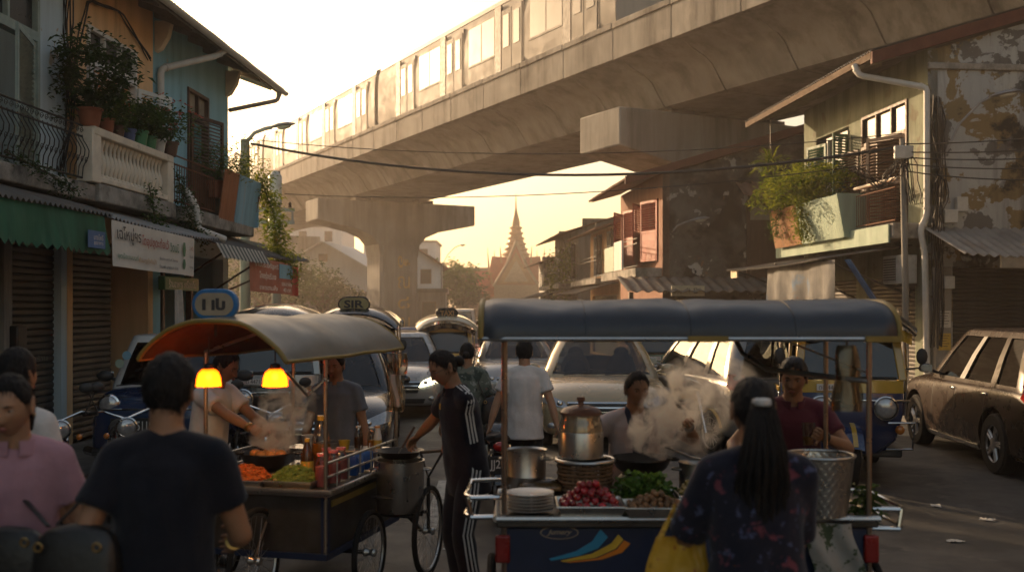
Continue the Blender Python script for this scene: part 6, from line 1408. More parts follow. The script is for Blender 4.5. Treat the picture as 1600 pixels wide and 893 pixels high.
for y in (-.36,.36): m = MB(); m.tube([(-.93,y,1.80),(.93,y,1.80)], .011, 6); m.build('roof_beam', M['brass_tube'], rcart)
m = MB(); m.tube([(.36,.2,1.80),(.40,.15,1.70),(.50,.0,1.62),(.93,-.36,1.58)], .014, 8); m.build('bent_rail', M['steel'], rcart); m = MB(); m.tube([(.93,-.36,1.62),(.70,.30,1.76),(.44,.34,1.78)], .006, 6); m.build('slack_cord', M['tissue'], rcart)
for sg_, zz in ((-1,.98),(1,.92)):
    for z in (zz, zz-.10): m = MB(); m.tube([(sg_*.93,-.30,z),(sg_*1.10,-.32,z),(sg_*1.13,-.26,z+.0),(sg_*1.12,.2,z),(sg_*.93,.26,z)], .013, 8); m.build('push_handle', M['chrome'], rcart)
    m = MB(); m.tube([(sg_*1.12,-.30,zz),(sg_*1.10,-.31,zz-.10)], .013, 8); m.build('handle_upright', M['chrome'], rcart)
    m = MB(); m.bb((sg_*.90,-.385,.66),(sg_*.975,-.35,.80)); m.build('red_reflector', M['red_reflector'], rcart, bev=.01)
spoked(rcart, (-1.0,-.1,.32), .32); spoked(rcart, (1.02,-.1,.32), .32); spoked(rcart, (-.02,-.44,.33), .33, 'y')
m = MB(); m.tube([(-1.0,-.1,.32),(1.02,-.1,.32)], .014, 8); m.build('axle', M['iron'], rcart)
m = MB(); m.tube([(-.02,-.44,.33),(-.02,-.36,.33)], .016, 8); m.build('wheel_pin', M['iron'], rcart)
for u in (.25, .5, .75):
    m = MB(); m.tube([tuple(Vector(rroof(u, v/28)) + Vector((0,0,.002))) for v in range(29)], .004, 5); m.build('roof_seam', M['vinyl_navy'], rcart)
for u in (.33, .5, .66):
    m = MB(); m.tube([lroof(u, v/20) for v in range(21)], .004, 5); m.build('roof_seam', M['vinyl_tan'], lcart)
# painted swooshes and oval badge on the front panel
def front(px_, py): D = 5.58-.362; return ((px_-800)/F*D-.89, CZ-(py-HY)/F*D)
def swoosh(pts_top, pts_bot, mt, y): m = MB(); P = [front(*q) for q in pts_top] + [front(*q) for q in pts_bot[::-1]]; m.prism(P, -.364-y, -.36); m.build('painted_swoosh', M[mt], rcart)
swoosh([(858,872),(900,860),(925,845),(938,826)], [(862,875),(905,867),(935,855),(950,838)], 'blue_decal', .001); swoosh([(876,875),(925,864),(955,848),(966,834)], [(880,877),(930,870),(962,856),(974,842)], 'yellow_decal', .002); swoosh([(884,877),(932,871),(964,857),(975,843)], [(890,878),(940,873),(972,862),(985,848)], 'orange_decal', .003)
m = MB(); cx, cz = front(874,831); m.prism([(cx+.098*math.cos(a), cz+.034*math.sin(a)) for a in [2*PI*k/32 for k in range(32)]], -.366, -.36); bd = m.build('badge', M['sign_tan'], rcart); m = MB(); m.prism([(cx+.092*math.cos(a), cz+.029*math.sin(a)) for a in [2*PI*k/32 for k in range(32)]], -.3675, -.36); m.build('badge_face', M['cart_blue'], bd)
e = MB(); fit_text('Jumery', .13, .034, (cx,-.369,cz), (1,0,0), (0,0,1), e, bold=.02, shear=.4); e.build('lettering', M['sign_tan'], bd)
for k in range(6):
    pl = put('plate', 'white plate in the stack of six at the left end of the right cart', 'plate', on(828,799,ZR)+Vector((0,.04,.0+.0165*k)), 'white plates stacked on the right cart'); m = MB(); m.lathe([(.07,0),(.085,.002),(.125,.013),(.126,.0155),(.08,.006),(.001,.006)], 32, cap=False); m.build('dish', M['porcelain'], pl)
def pot(name, label, p, r, h, mt='steel', rim=True, handles=True):
    t = put(name, label, 'pot', p, 'pots on the right cart'); m = MB(); m.lathe([(r*.94,0),(r,.012),(r,h*.35),(r*1.008,h*.36),(r*1.008,h*.38),(r,h*.39),(r,h),(r*1.05,h+.004),(r*1.05,h+.01),(r*.96,h),(r*.95,.02)], 32, cap=False); m.lathe([(r*.95,.015),(.001,.015)], 32); m.build('pot', M[mt], t)
    if handles:
        for sg_ in (-1, 1): q = MB(); q.torus((sg_*r*1.05,0,h*.8), .035, .007, 12, 6, 'z'); q.build('handle', M[mt], t)
    return t
pot('steel_pot', 'plain steel pot behind the white plates on the right cart', on(822,764,ZR), .115, .225); pot('steel_pot', 'steel pot beside the steaming wok, with tongs over it', on(1088,764,ZR), .10, .15)
t = put('basket', 'dark woven basket under the lidded jar on the right cart', 'basket', on(914,769,ZR)); m = MB()
for k in range(9): m.torus((0,0,.01+k*.021), .148+.008*(k%2), .0085, 32, 6, 'z')
for k in range(24): a = 2*PI*k/24; m.tube([(.15*math.cos(a),.15*math.sin(a),0),(.152*math.cos(a),.152*math.sin(a),.18)], .006, 5)
m.build('weave', M['wicker'], t); m = MB(); m.torus((0,0,.188), .165, .012, 32, 8, 'z'); m.lathe([(.15,.185),(.001,.185)], 24); m.build('rim', M['steel'], t)
t = put('lidded_jar', 'large lidded jar, steel below and amber above, standing on the basket', 'jar', on(908,769,ZR)+Vector((0,.02,.195))); m = MB(); m.lathe([(.115,0),(.128,.008),(.13,.15),(.128,.155)], 32); m.build('steel_base', M['steel'], t)
m = MB(); m.lathe([(.128,.156),(.126,.18),(.12,.21),(.112,.23),(.112,.25)], 32); m.build('jar_body', M['jarglass'], t); m = MB(); m.lathe([(.118,.25),(.12,.265),(.10,.285),(.05,.30),(.018,.305),(.015,.32),(.026,.335),(.02,.35),(.001,.352)], 32); m.build('lid', M['lid'], t)
def fruit_heap(name, label, cat, group, c, w_, d, h, r, mt, n, tray_label):
    tray(tray_label, c, w_+.03, d+.03, 0, 0); first = None; pts = []; tries = 0
    while len(pts) < n and tries < 9000:
        tries += 1; u, v = rnd(-1,1), rnd(-1,1)
        if max(abs(u),abs(v)) > .95: continue
        zt = .025 + h*(1-max(abs(u),abs(v))**1.5); z = .03 + rnd(.55,1)*(zt-.02)
        q = Vector((u*w_/2*(1-.35*z/h*.6), v*d/2*(1-.35*z/h*.6), z))
        if any((q-s_).length < r*1.72 for s_ in pts): continue
        pts.append(q)
    m = MB(); m.ball((0,0,0), (r,r*.97,r*.93), 12, 8); m.tube([(0,0,r*.9),(0.002,0,r*1.12)], .003, 5)
    for k, q in enumerate(pts):
        o = m.build(name, M[mt]) if first is None else first.copy()
        if first is None: first = o; tag(o, label, cat, group)
        else: COL.objects.link(o)
        o.location = c+q; o.rotation_euler = (rnd(-1,1),rnd(-1,1),rnd(0,6)); s_ = rnd(.88,1.1); o.scale = (s_,)*3
fruit_heap('red_fruit', 'glossy dark red fruit in the heaped tray next to the white plates', 'fruit', 'red fruit heaped on the right cart', on(922,800,ZR)+Vector((0,.04,0)), .31, .26, .13, .021, 'redfruit', 120, 'shallow steel tray under the heap of red fruit')
fruit_heap('brown_fruit', 'small brown fruit in the low heap right of the red fruit', 'fruit', 'brown fruit on the right cart', on(1026,803,ZR)+Vector((0,.04,0)), .30, .22, .08, .016, 'longan', 120, 'shallow steel tray under the small brown fruit')
fruit_heap('olive_fruit', 'yellow green fruit in the tray beside the ponytailed woman', 'fruit', 'yellow green fruit on the right cart', on(1100,784,ZR)+Vector((0,.04,0)), .26, .22, .13, .019, 'olivefruit', 100, 'steel tray under the yellow green fruit')
lm = MB(); c0 = on(1004,781,ZR)+Vector((0,.05,0)); leaves(lm, cloud((0,0,.04), (.15,.12,.08), 1500, .3, .6, 3), .035, 1, .1, .9, .8); o = lm.build('lettuce_heap', M['lettuce']); o.location = c0; tag(o, 'heap of fresh green lettuce leaves in front of the steaming wok', 'vegetables', kind='stuff')
wr_ = on(1006,764,ZR)+Vector((0,.12,.05)); wok('black steaming wok in front of the woman vendor on the right cart', wr_, .175, .11, 'brown_sauce'); m = MB(); m.lathe([(.12,-.05),(.14,.0),(.12,.02)], 18); o = m.build('gas_ring', M['iron']); o.location = wr_; tag(o, 'black gas ring under the steaming wok on the right cart', 'gas ring')
nb = put('nut_bag', 'clear bag of pale nuts lying behind the white plates', 'bag', on(850,775,ZR)+Vector((0,.1,0))); m = MB(); m.ball((0,0,.03), (.14,.09,.04), 20, 10); m.v = [(x,y,z+.012*noise.noise((x*30,y*30,z*30))) for x,y,z in m.v]; m.build('nuts', mat('pale_nuts', (.40,.28,.15), .7, var=.5, scale=70, bump=.6, bscale=120), nb); m = MB(); m.ball((0,0,.035), (.155,.10,.055), 16, 8); m.tube([(.13,0,.05),(.2,0,.09),(.23,.02,.13)], [.03,.015,.03], 8); m.build('bag', M['clearbag'], nb)
t = put('hammered_bucket', 'big hammered metal bucket at the right end of the right cart', 'bucket', on(1296,811,ZR)+Vector((0,.16,0))); m = MB()
def bk(u, v): a = 2*PI*u; r = .135+.035*v + .0025*math.cos(a*26+PI*int(v*11))*math.cos(v*11*2*PI); return (r*math.cos(a), r*math.sin(a), .30*v)
m.sheet(bk, 130, 44); m.lathe([(.135,.002),(.001,.002)], 32); m.build('bucket', M['steel'], t, angle=80); m = MB(); m.torus((0,0,.30), .172, .008, 40, 8, 'z'); m.build('rim', M['steel'], t); m = MB(); m.lathe([(.16,.25),(.001,.26)], 24); m.build('contents', M['longan'], t)
for k, (px_, py, lab) in enumerate(((1330,640,'clear plastic bag hanging from the right post of the right cart'),)):
    p = Vector((1.74,5.32,1.42)); t = put('hanging_bag', lab, 'bag', p); m = MB()
    m.sheet(lambda u, v: ((.075*math.cos(2*PI*u)*(.35+.65*math.sin(PI*min(1,(1-v)*1.0+.0)*.5+.35))+.01*math.sin(9*u+7*v)), .05*math.sin(2*PI*u)*(.4+.6*(1-v)), .34*v), 20, 12, .002); m.build('bag', M['clearbag'], t); m = MB(); m.bb((-.03,-.012,.03),(.05,.012,.22)); m.build('contents', M['tissue'], t, bev=.01); m = MB(); m.tube([(0,0,.34),(0,0,.40)], .006, 5); m.build('tie', M['tissue'], t)
m = MB(); m.sheet(lambda u, v: (-.12+.24*u+.03*math.sin(v*5), .02*math.sin(u*9+v*4)-.03*(1-v), -.42+.42*v+.06*u*(1-v)), 16, 12, .004); o = m.build('rag', M['ragcloth']); o.location = (1.62,5.155,.87); tag(o, 'patterned rag hanging over the front edge of the right cart', 'rag')
lm = MB(); leaves(lm, cloud((0,0,.05), (.07,.06,.09), 120, .4, .4, 9), .07, 1, .4, .3); o = lm.build('herb_bunch', M['leaf']); o.location = (1.84,5.3,.90); tag(o, 'small bunch of herbs at the corner beside the hammered bucket', 'herbs')
t = put('tongs', 'metal tongs lying across the steel pot beside the steaming wok', 'tongs', on(1088,764,ZR)+Vector((-.02,0,.17)), None, R(20)); m = MB(); m.tube([(-.16,-.012,.08),(-.02,-.02,.02),(.12,-.004,-.01)], .006, 6); m.tube([(-.16,.012,.08),(-.02,.02,.02),(.12,.004,-.01)], .006, 6); m.torus((-.165,0,.082), .016, .005, 12, 6, 'z'); m.build('arms', M['steel'], t)

# ------------------------------------------------------------------ steam
def steam(label, pts, dens, name='steam', aniso=.3, seed=0.0, scale=7):
    m = MB(); c0 = Vector(pts[0][0]); m.tube([Vector(p)-c0 for p, r in pts], [r for p, r in pts], 14)
    mm = bpy.data.materials.new('steam_vapour'); mm.use_nodes = True; n_ = mm.node_tree; n_.nodes.remove(n_.nodes['Principled BSDF']); L = n_.links.new
    co = texco(n_); mp = n_.nodes.new('ShaderNodeVectorMath'); mp.operation = 'ADD'; mp.inputs[1].default_value = (seed, seed*2.1, 0); L(co, mp.inputs[0])
    d1 = ramp(n_, noisetex(n_, mp.outputs[0], scale, 6, .6, 1.6), .47, .74)
    H_ = max(p.z for p, r in pts) - c0.z; sx = n_.nodes.new('ShaderNodeSeparateXYZ'); L(co, sx.inputs[0])
    pr = None
    # distance to the plume's axis, as a chain of spheres
    for p, r in pts:
        v = n_.nodes.new('ShaderNodeVectorMath'); v.operation = 'DISTANCE'; v.inputs[1].default_value = Vector(p)-c0; L(co, v.inputs[0])
        q = ramp(n_, v.outputs['Value'], r*1.0, 0)
        if pr is None: pr = q
        else:
            mx = n_.nodes.new('ShaderNodeMath'); mx.operation = 'MAXIMUM'; L(pr, mx.inputs[0]); L(q, mx.inputs[1]); pr = mx.outputs[0]
    mu = n_.nodes.new('ShaderNodeMath'); mu.operation = 'MULTIPLY'; L(d1, mu.inputs[0]); L(pr, mu.inputs[1])
    fd = ramp(n_, sx.outputs['Z'], 0, H_, dens, dens*.25); m2 = n_.nodes.new('ShaderNodeMath'); m2.operation = 'MULTIPLY'; L(mu.outputs[0], m2.inputs[0]); L(fd, m2.inputs[1])
    pv_ = n_.nodes.new('ShaderNodeVolumePrincipled'); pv_.inputs['Color'].default_value = (1,.96,.90,1); pv_.inputs['Anisotropy'].default_value = aniso; L(m2.outputs[0], pv_.inputs['Density'])
    L(pv_.outputs[0], n_.nodes['Material Output'].inputs['Volume'])
    o = m.build(name, mm); o.location = c0; tag(o, label, 'steam', kind='stuff')
w0 = wr_ + Vector((.04,0,.13))
steam('thick steam rising from the wok on the right cart', [(w0, .15), (w0+Vector((.05,.02,.13)), .18), (w0+Vector((.13,.03,.27)), .19), (w0+Vector((.22,.04,.42)), .17), (w0+Vector((.30,.05,.54)), .12)], 230, aniso=.7, seed=1.0)
w1 = on(1080,764,ZR)+Vector((0.02,.15,.2))
steam('thin steam drifting right of the wok past the woman with the ponytail', [(w1, .12), (w1+Vector((.08,.1,.15)), .18), (w1+Vector((.18,.15,.32)), .22), (w1+Vector((.3,.2,.52)), .22)], 70, aniso=.7, seed=4.0, scale=5)
w2 = pw + Vector((0,0,.15))
steam('pale steam curling up from the frying wok on the left cart', [(w2, .16), (w2+Vector((.04,.02,.12)), .19), (w2+Vector((.12,.04,.28)), .22), (w2+Vector((.2,.05,.45)), .19)], 170, aniso=.7, seed=7.0)
# ------------------------------------------------------------------ people
def skinmat(name, col): 
    m = mat(name, col, .5, var=.12, scale=9, bump=.08, bscale=90, spec=.4)
    b = m.node_tree.nodes['Principled BSDF']; b.inputs['Subsurface Weight'].default_value = .12; b.inputs['Subsurface Radius'].default_value = (.5,.2,.1); b.inputs['Subsurface Scale'].default_value = .02
    return m
M['skin'] = skinmat('tan_skin', (.30,.155,.085)); M['skin2'] = skinmat('light_brown_skin', (.38,.21,.125)); M['hair'] = mat('black_hair', (.009,.0075,.007), .6, spec=.25, var=.4, scale=30, bump=.5, bscale=60, bstretch=(3,3,.3)); M['hair_grey'] = mat('greying_hair', (.014,.0125,.012), .5, var=.5, scale=40)
M['eyewhite'] = mat('eye_white', (.34,.31,.28), .25); M['iris'] = mat('dark_iris', (.012,.008,.006), .1); M['lips'] = mat('lips', (.28,.09,.07), .45)
def cloth(name, col, **k): return mat(name, col, .85, **dict(dict(var=.14, scale=6, bump=.35, bscale=13, sheen=.15), **k))
M['c_navy'] = cloth('navy_tee', (.011,.0125,.019)); M['c_pink'] = cloth('pink_polo', (.40,.22,.26)); M['c_white'] = cloth('white_tee', (.60,.57,.54)); M['c_grey'] = cloth('grey_blue_shirt', (.14,.16,.19)); M['c_track'] = cloth('dark_tracksuit', (.0065,.0075,.015)); M['c_stripe'] = cloth('white_stripe', (.62,.61,.58))
M['c_camo'] = cloth('leaf_print_shirt', (.13,.15,.12), layers=(((.04,.055,.045), .53, .03, 9), ((.30,.31,.28), .60, .02, 14), ((.22,.12,.10), .66, .02, 17))); M['c_floral'] = cloth('dark_floral_blouse', (.017,.017,.028), layers=(((.16,.045,.06), .58, .03, 16), ((.07,.08,.15), .60, .03, 21), ((.17,.12,.12), .67, .02, 26)))
M['c_maroon'] = cloth('maroon_polo', (.10,.022,.035)); M['c_black'] = cloth('black_trousers', (.014,.013,.013)); M['c_jeans'] = cloth('dark_jeans', (.03,.035,.05)); M['c_palepink'] = cloth('pale_pink_top', (.50,.40,.38)); M['shoe'] = mat('dark_shoe', (.025,.022,.02), .6); M['c_apron'] = cloth('dark_apron', (.03,.035,.06))
M['leather'] = mat('black_leather', (.015,.014,.013), .4, var=.25, bump=.15, bscale=40); M['brassbit'] = mat('brass_fitting', (.5,.33,.12), .3, metal=1)

def head_p(u, h):
    k = h/.225; rx, ry, rz_ = .073*k, .095*k, .113*k; x, y, z = u.x*rx, u.y*ry, u.z*rz_
    if u.z < 0: q = (-u.z)**1.6; x *= 1-.30*q; y = y*(1-.16*q) - .016*k*q
    if u.y > 0 and u.z < 0: y *= 1-.25*(-u.z)
    if u.y < 0:
        X, Z = x/k, z/k; g = lambda a, s_: math.exp(-(a/s_)**2); d = 0
        zn = min(1, max(0, (.026-Z)/.05)); d += .027*g(X, .011+.006*zn)*zn*(1 if Z > -.028 else g(Z+.028, .009))
        d -= .010*(g(X-.031,.013)+g(X+.031,.013))*g(Z-.013,.011); d += .004*g(abs(X)-.028,.022)*g(Z-.032,.008)
        d += .007*g(X,.022)*(g(Z+.048,.006)+g(Z+.060,.007)) - .003*g(X,.024)*g(Z+.0535,.0022); d += .007*g(X,.02)*g(Z+.092,.014); d += .004*(g(X-.045,.016)+g(X+.045,.016))*g(Z+.012,.018)
        y -= d*k
    return Vector((x, y, z))
def sph(n, m):
    return [[Vector((math.cos(t)*math.sin(2*PI*i/n), -math.cos(t)*math.cos(2*PI*i/n), math.sin(t))) for i in range(n)] for t in [-PI/2+.03+(PI-.06)*j/m for j in range(m+1)]]
def head_mb(T, h):
    m = MB(); m.loft([[T @ head_p(u, h) for u in row] for row in sph(72, 52)]); k = h/.225
    for sg in (-1, 1):
        rings = []
        for i in range(7):
            t = -1.4+2.8*i/6; r_ = .030*k*math.cos(t*.95); rings.append([T @ Vector((sg*(.073*k + .012*k*(1+math.sin(a))*.6), .010*k + r_*.62*math.cos(a) + .01*k*math.sin(t), .0*k + .033*k*math.sin(t))) for a in [2*PI*j/10 for j in range(10)]])
        m.loft(rings)
    return m
def hair_mb(T, h, thick=.012, front=.62, side=.16, back=-.62, top=.010, seed=0, ragged=1.0):
    k = h/.225; rows = sph(80, 60); m = MB(); R_ = []
    for row in rows:
        rr = []
        for u in row:
            a = abs(math.atan2(u.x, -u.y))/PI                       # 0 front .. 1 back
            zt = front - .5*a*a if a < .24 else front-.03+(side-front+.03)*((a-.24)/.16) if a < .40 else side if a < .50 else side+(back-side)*((a-.50)/.22) if a < .72 else back
            q = max(0, min(1, (u.z-zt+.10+.12*ragged*noise.noise(u*6+Vector((seed,0,0)))+.06*ragged*noise.noise(u*19))/.30)); q = q*q*(3-2*q)
            p = head_p(Vector((u.x,u.y,u.z)) if u.y > -.2 or u.z > .35 else u, h); n = Vector((p.x/.0054, p.y/.009, p.z/.0127)).normalized()
            nz = noise.noise(Vector((u.x*7, u.y*7, u.z*3+seed)))*.005 + noise.noise(Vector((u.x*26, u.y*26, u.z*8+seed)))*.003
            off = (thick+top*max(0,u.z)+nz)*k*(.45 if u.y < -.5 else 1 if u.y > 0 else 1+.55*2*u.y*.5*2*.5); rr.append(T @ (p*(.93+.07*min(1,q*2.5)) + n*off*q))
        R_.append(rr)
    m.loft(R_); return m

def strands(hm, T, q, seed, n):                            # loose tapering locks lying along the hair
    bv = BVHTree.FromPolygons([Vector(v) for v in hm.v], hm.f); c = T.translation; out = MB(); rg = random.Random(seed*13+1); zs = [v[2] for v in hm.v]; z0, z1 = min(zs), max(zs)
    for _ in range(n):
        z = rg.uniform(z0, z1); a = rg.uniform(0, 2*PI); ctr = Vector((c.x, c.y, max(z, c.z-.06*q)))
        if z < c.z-.10*q: ctr = Vector((c.x, c.y+.10*q, z))
        h = bv.ray_cast(ctr + Vector((math.cos(a)*.4, math.sin(a)*.4, z-ctr.z if z >= c.z-.06*q else 0)), Vector((-math.cos(a), -math.sin(a), 0)))
        if h[0] is None: continue
        p, nn = h[0], h[1]; nn = nn if nn.dot(p-ctr) > 0 else -nn; u = (T.to_3x3().inverted() @ (p - c))/q
        if (u.z < .070 and u.y < -.02) or (u.z < -.01 and u.y < .03) or (u.z < -.06 and z1-z0 < .32): continue
        d = Vector((0,0,-1)) + nn*rg.uniform(.0,.35) + Vector((rg.uniform(-.3,.3), rg.uniform(-.3,.3), 0)); d = (d - nn*d.dot(nn)*.75).normalized(); L_ = rg.uniform(.025,.055)*(1.8 if z < c.z-.12 else 1); w_ = d.cross(nn).normalized()*rg.uniform(.0012,.003)
        b = p - nn*.003; m1 = p + d*L_*.5 + nn*.004; e_ = p + d*L_ + nn*rg.uniform(-.002,.007); out.add([b-w_, b+w_, m1+w_*.8, m1-w_*.8, e_], [(0,1,2,3),(3,2,4)])
    hm.merge(out)
def capsule(m, a, b, r0, r1, n=14, steps=6, bulge=0.0):
    a, b = Vector(a), Vector(b); L_ = (b-a).length; d = (b-a).normalized(); pts = []; rs = []
    for i in range(5): t = i/5; q = math.sin(t*PI/2); pts.append(a - d*r0*(1-t)*.98*(1 if t else 1)); rs.append(max(.001, r0*math.sqrt(max(.0025, 1-(1-t)**2))))
    for i in range(steps+1): t = i/steps; pts.append(a.lerp(b, t)); rs.append(r0+(r1-r0)*t + bulge*math.sin(PI*min(1,t*1.25)))
    for i in range(1, 6): t = i/5; pts.append(b + d*r1*t*.98); rs.append(max(.001, r1*math.sqrt(max(.0025, 1-t*t))))
    m.tube(pts, rs, n)
def ik(S, W, a, b, pole):
    v = W-S; d = min(v.length, (a+b)*.998); v.normalize(); x = (a*a-b*b+d*d)/(2*d); hh = math.sqrt(max(0, a*a-x*x)); p = pole - v*pole.dot(v)
    p = p.normalized() if p.length > 1e-5 else v.orthogonal(); return S+v*x+p*hh, S+v*d
def hand_mb(W, d, n, curl, thumb_s, k=1.0, spread=.1):        # wrist, direction, palm normal, curl 0..1, thumb side direction
    d = d.normalized(); n = (n - d*n.dot(d)).normalized(); s = thumb_s - d*thumb_s.dot(d) - n*thumb_s.dot(n); s.normalize(); m = MB()
    def ring(t, w_, th): c = W + d*t*k; return [c + s*(w_*k*math.cos(a)) + n*(th*k*math.sin(a)) for a in [2*PI*j/14 for j in range(14)]]
    m.loft([ring(-.03,.022,.020), ring(0,.025,.018), ring(.03,.036,.016), ring(.06,.041,.015), ring(.085,.040,.013), ring(.094,.036,.009)])
    for i, (o, L_) in enumerate(((.030,.070),(.010,.079),(-.010,.072),(-.029,.056))):
        p = W + d*.084*k + s*o*k; a = 0; c_ = curl*(1+.08*i); r = .0088*k
        for f, bend in ((.45,.55),(.32,.95),(.23,.75)):
            a += bend*c_; dv = (d*math.cos(a) + n*math.sin(a) + s*(1.5-i)*spread*.35*(1-curl)).normalized(); q = p + dv*L_*f*k*1.15; capsule(m, p, q, r, r*.93, 10, 3); p = q; r *= .93
    p = W + d*.018*k + s*.026*k; r = .0105*k
    for dv, L_ in ((d*.62+s*.75+n*.25, .036), (d*.85+s*.35+n*(.25+.5*curl), .032), (d*.9+n*(.3+.8*curl)-s*.15*curl, .026)):
        q = p + dv.normalized()*L_*k; capsule(m, p, q, r, r*.92, 10, 3); p = q; r *= .92
    return remesh(m, .0042*k, 3)

def person(label, loc, rz, H=1.68, skin='skin', shirt='c_white', trousers='c_black', hair='short', haircol='hair', lean=.03, side=0.0, head=(0,0,0), LH=None, RH=None, pole_l=None, pole_r=None, curl=(.35,.35),
           sleeve=.62, collar=False, hem=-.075, fat=1.0, stance=(.0,.0), ease=.016, seed=1, palm_l=None, palm_r=None, group=None, neckl=.0, loose=0.0):
    t = thing('person', label, 'person', loc, rz, group); inv = (Matrix.Translation(loc) @ Matrix.Rotation(rz, 4, 'Z')).inverted()
    k = H/1.7; sk = M[skin]; pel = Vector((0,0,.525*H)); sp = Vector((math.sin(side), -math.sin(lean), math.cos(lean))).normalized(); ax = Vector((1,0,0)); ax = (ax - sp*ax.dot(sp)).normalized(); ay = sp.cross(ax)
    def tr(off, ra, rb, e=0, n=24, fwd=0):
        c = pel + sp*off*H + ay*fwd*H; return [c + ax*((ra*H*fat+e)*math.cos(a)) + ay*((rb*H*fat+e)*math.sin(a)) for a in [2*PI*j/n for j in range(n)]]
    shoulder = {s: pel + sp*.272*H + ax*s*.093*H*(.5+.5*fat) for s in (-1, 1)}
    nb = pel + sp*.315*H; hp, hy, hr = head
    Th_r = Matrix.Rotation(hy, 4, 'Z') @ Matrix.Rotation(lean*.6+hp, 4, 'X') @ Matrix.Rotation(hr, 4, 'Y')      # +x rotation tips the face down
    hh = .132*H; up = (Th_r @ Vector((0,0,1))); hc = nb + (sp*.6 + Vector((0,-math.sin(hp)*.5,0.55))).normalized()*.022*H + up*.068*H + Vector((0,-.012*H,0)); T = Matrix.Translation(hc) @ Th_r
    body = MB()
    body.loft([tr(-.085,.03,.03), tr(-.07,.078,.060), tr(-.03,.094,.068), tr(.02,.092,.066), tr(.09,.080,.060), tr(.16,.085,.064), tr(.22,.096,.066), tr(.262,.092,.058), tr(.288,.062,.044), tr(.305,.036,.036)])
    capsule(body, nb - sp*.03*H, hc - up*.02*H + (T.to_3x3() @ Vector((0,.02*k,0))), .036*H*(.6+.4*fat), .033*H)
    for s in (-1, 1): capsule(body, nb - sp*.012*H + ax*s*.012*H + ay*.004*H, shoulder[s] + sp*.004*H, .034*H, .030*H)
    hips = {s: pel + Vector((s*.050*H, 0, -.01*H)) for s in (-1, 1)}; feet = {}; knees = {}
    for s in (-1, 1):
        st = stance[0 if s < 0 else 1]; A = Vector((s*.062*H, st, .042*H)); kn, an = ik(hips[s], A, .240*H, .240*H, Vector((0,-1,0))); knees[s], feet[s] = kn, an
        capsule(body, hips[s], kn, .052*H*fat, .033*H); capsule(body, kn, an, .034*H, .021*H, bulge=.007*H)
        capsule(body, an, an+Vector((s*.01, -.075*H, -.028*H)), .022*H, .018*H)
    arms = {}
    for s, tgt, pole in ((1, LH, pole_l), (-1, RH, pole_r)):
        S = shoulder[s]
        W = (inv @ Vector(tgt)) if tgt is not None else S + Vector((s*.075*H, -.045*H, -.322*H))
        el, W = ik(S, W, .172*H, .150*H, Vector(pole) if pole is not None else Vector((s*.55, .7, -.35))); arms[s] = (S, el, W)
        capsule(body, S, el, .032*H*(.4+.6*fat), .0235*H); capsule(body, el, W, .0245*H, .0155*H, bulge=.003*H)
    bd = remesh(body, .0115, 4); bd.merge(head_mb(T, hh))
    for s in (-1, 1):
        S, el, W = arms[s]; d = (W-el).normalized(); pl = (palm_l if s > 0 else palm_r)
        n = Vector(pl) if pl is not None else Vector((-s, .15, 0)); th = n.cross(d)*s
        if abs(n.dot(d)) > .9: n = Vector((0,-1,0)); th = n.cross(d)*s
        hm = hand_mb(W, d, n, curl[0 if s > 0 else 1], th, k*.97); bd.merge(hm)
    q = hh/.225
    for s in (-1, 1):
        lid = MB(); lid.ball((s*.031*q,-.0735*q,.0185*q), (.0145*q,.0095*q,.0055*q), 14, 8); lid.ball((s*.031*q,-.073*q,.0065*q), (.0135*q,.0085*q,.004*q), 14, 8); xf(lid, T); bd.merge(lid)
    bd.build('body', sk, t, angle=70)
    # face
    for s in (-1, 1):
        p = T @ Vector((s*.031*hh/.225, -.0735*hh/.225, .0125*hh/.225)); q = hh/.225; e = MB(); e.ball((0,0,0), (.0125*q,.0085*q,.0055*q), 12, 8); e.v = [tuple(T.to_3x3() @ Vector(v)) for v in e.v]; eo = e.build('eye', M['eyewhite'], t, loc=p)
        e = MB(); e.ball((0,-.006*q,-.0005*q), (.0056*q,.0035*q,.0052*q), 10, 6); e.v = [tuple(T.to_3x3() @ Vector(v)) for v in e.v]; e.build('iris', M['iris'], eo)
        e = MB(); e.tube([T @ Vector((s*x*q, -y*q, z*q)) for x, y, z in ((.014,.0905,.030),(.03,.088,.0345),(.047,.078,.029))], [.0018*q,.003*q,.0012*q], 6); e.build('eyebrow', M['hair'], t)
    e = MB(); q = hh/.225; e.ball((0,0,0), (.021*q,.006*q,.009*q), 14, 6); e.v = [tuple(T @ (Vector(v)+Vector((0,-.101*q,-.054*q)))) for v in e.v]; e.build('lips', M['lips'], t)
    # hair
    hm = hair_mb(T, hh, .009 if hair != 'short' else .013, .75, .08 if hair == 'short' else .16, -.66 if hair == 'short' else -.55, .008 if hair != 'short' else .014, seed, .35 if hair != 'short' else 1.0)
    L3 = lambda x, y, z: T @ Vector((x*q, y*q, z*q))
    if hair == 'bun': hm2 = MB(); hm2.ball((0,0,0), (.042*q,.035*q,.04*q), 16, 10); hm2.v = [tuple(T @ (Vector(v)*(1+.08*noise.noise(Vector(v)*90)) + Vector((0,.122*q,-.02*q)))) for v in hm2.v]; hm.merge(hm2)
    if hair == 'low_tail': hm.tube([L3(0,.10,-.02), L3(0,.135,-.045), L3(.005,.135,-.10), L3(.008,.125,-.16)], [.03*q,.026*q,.022*q,.006*q], 12)
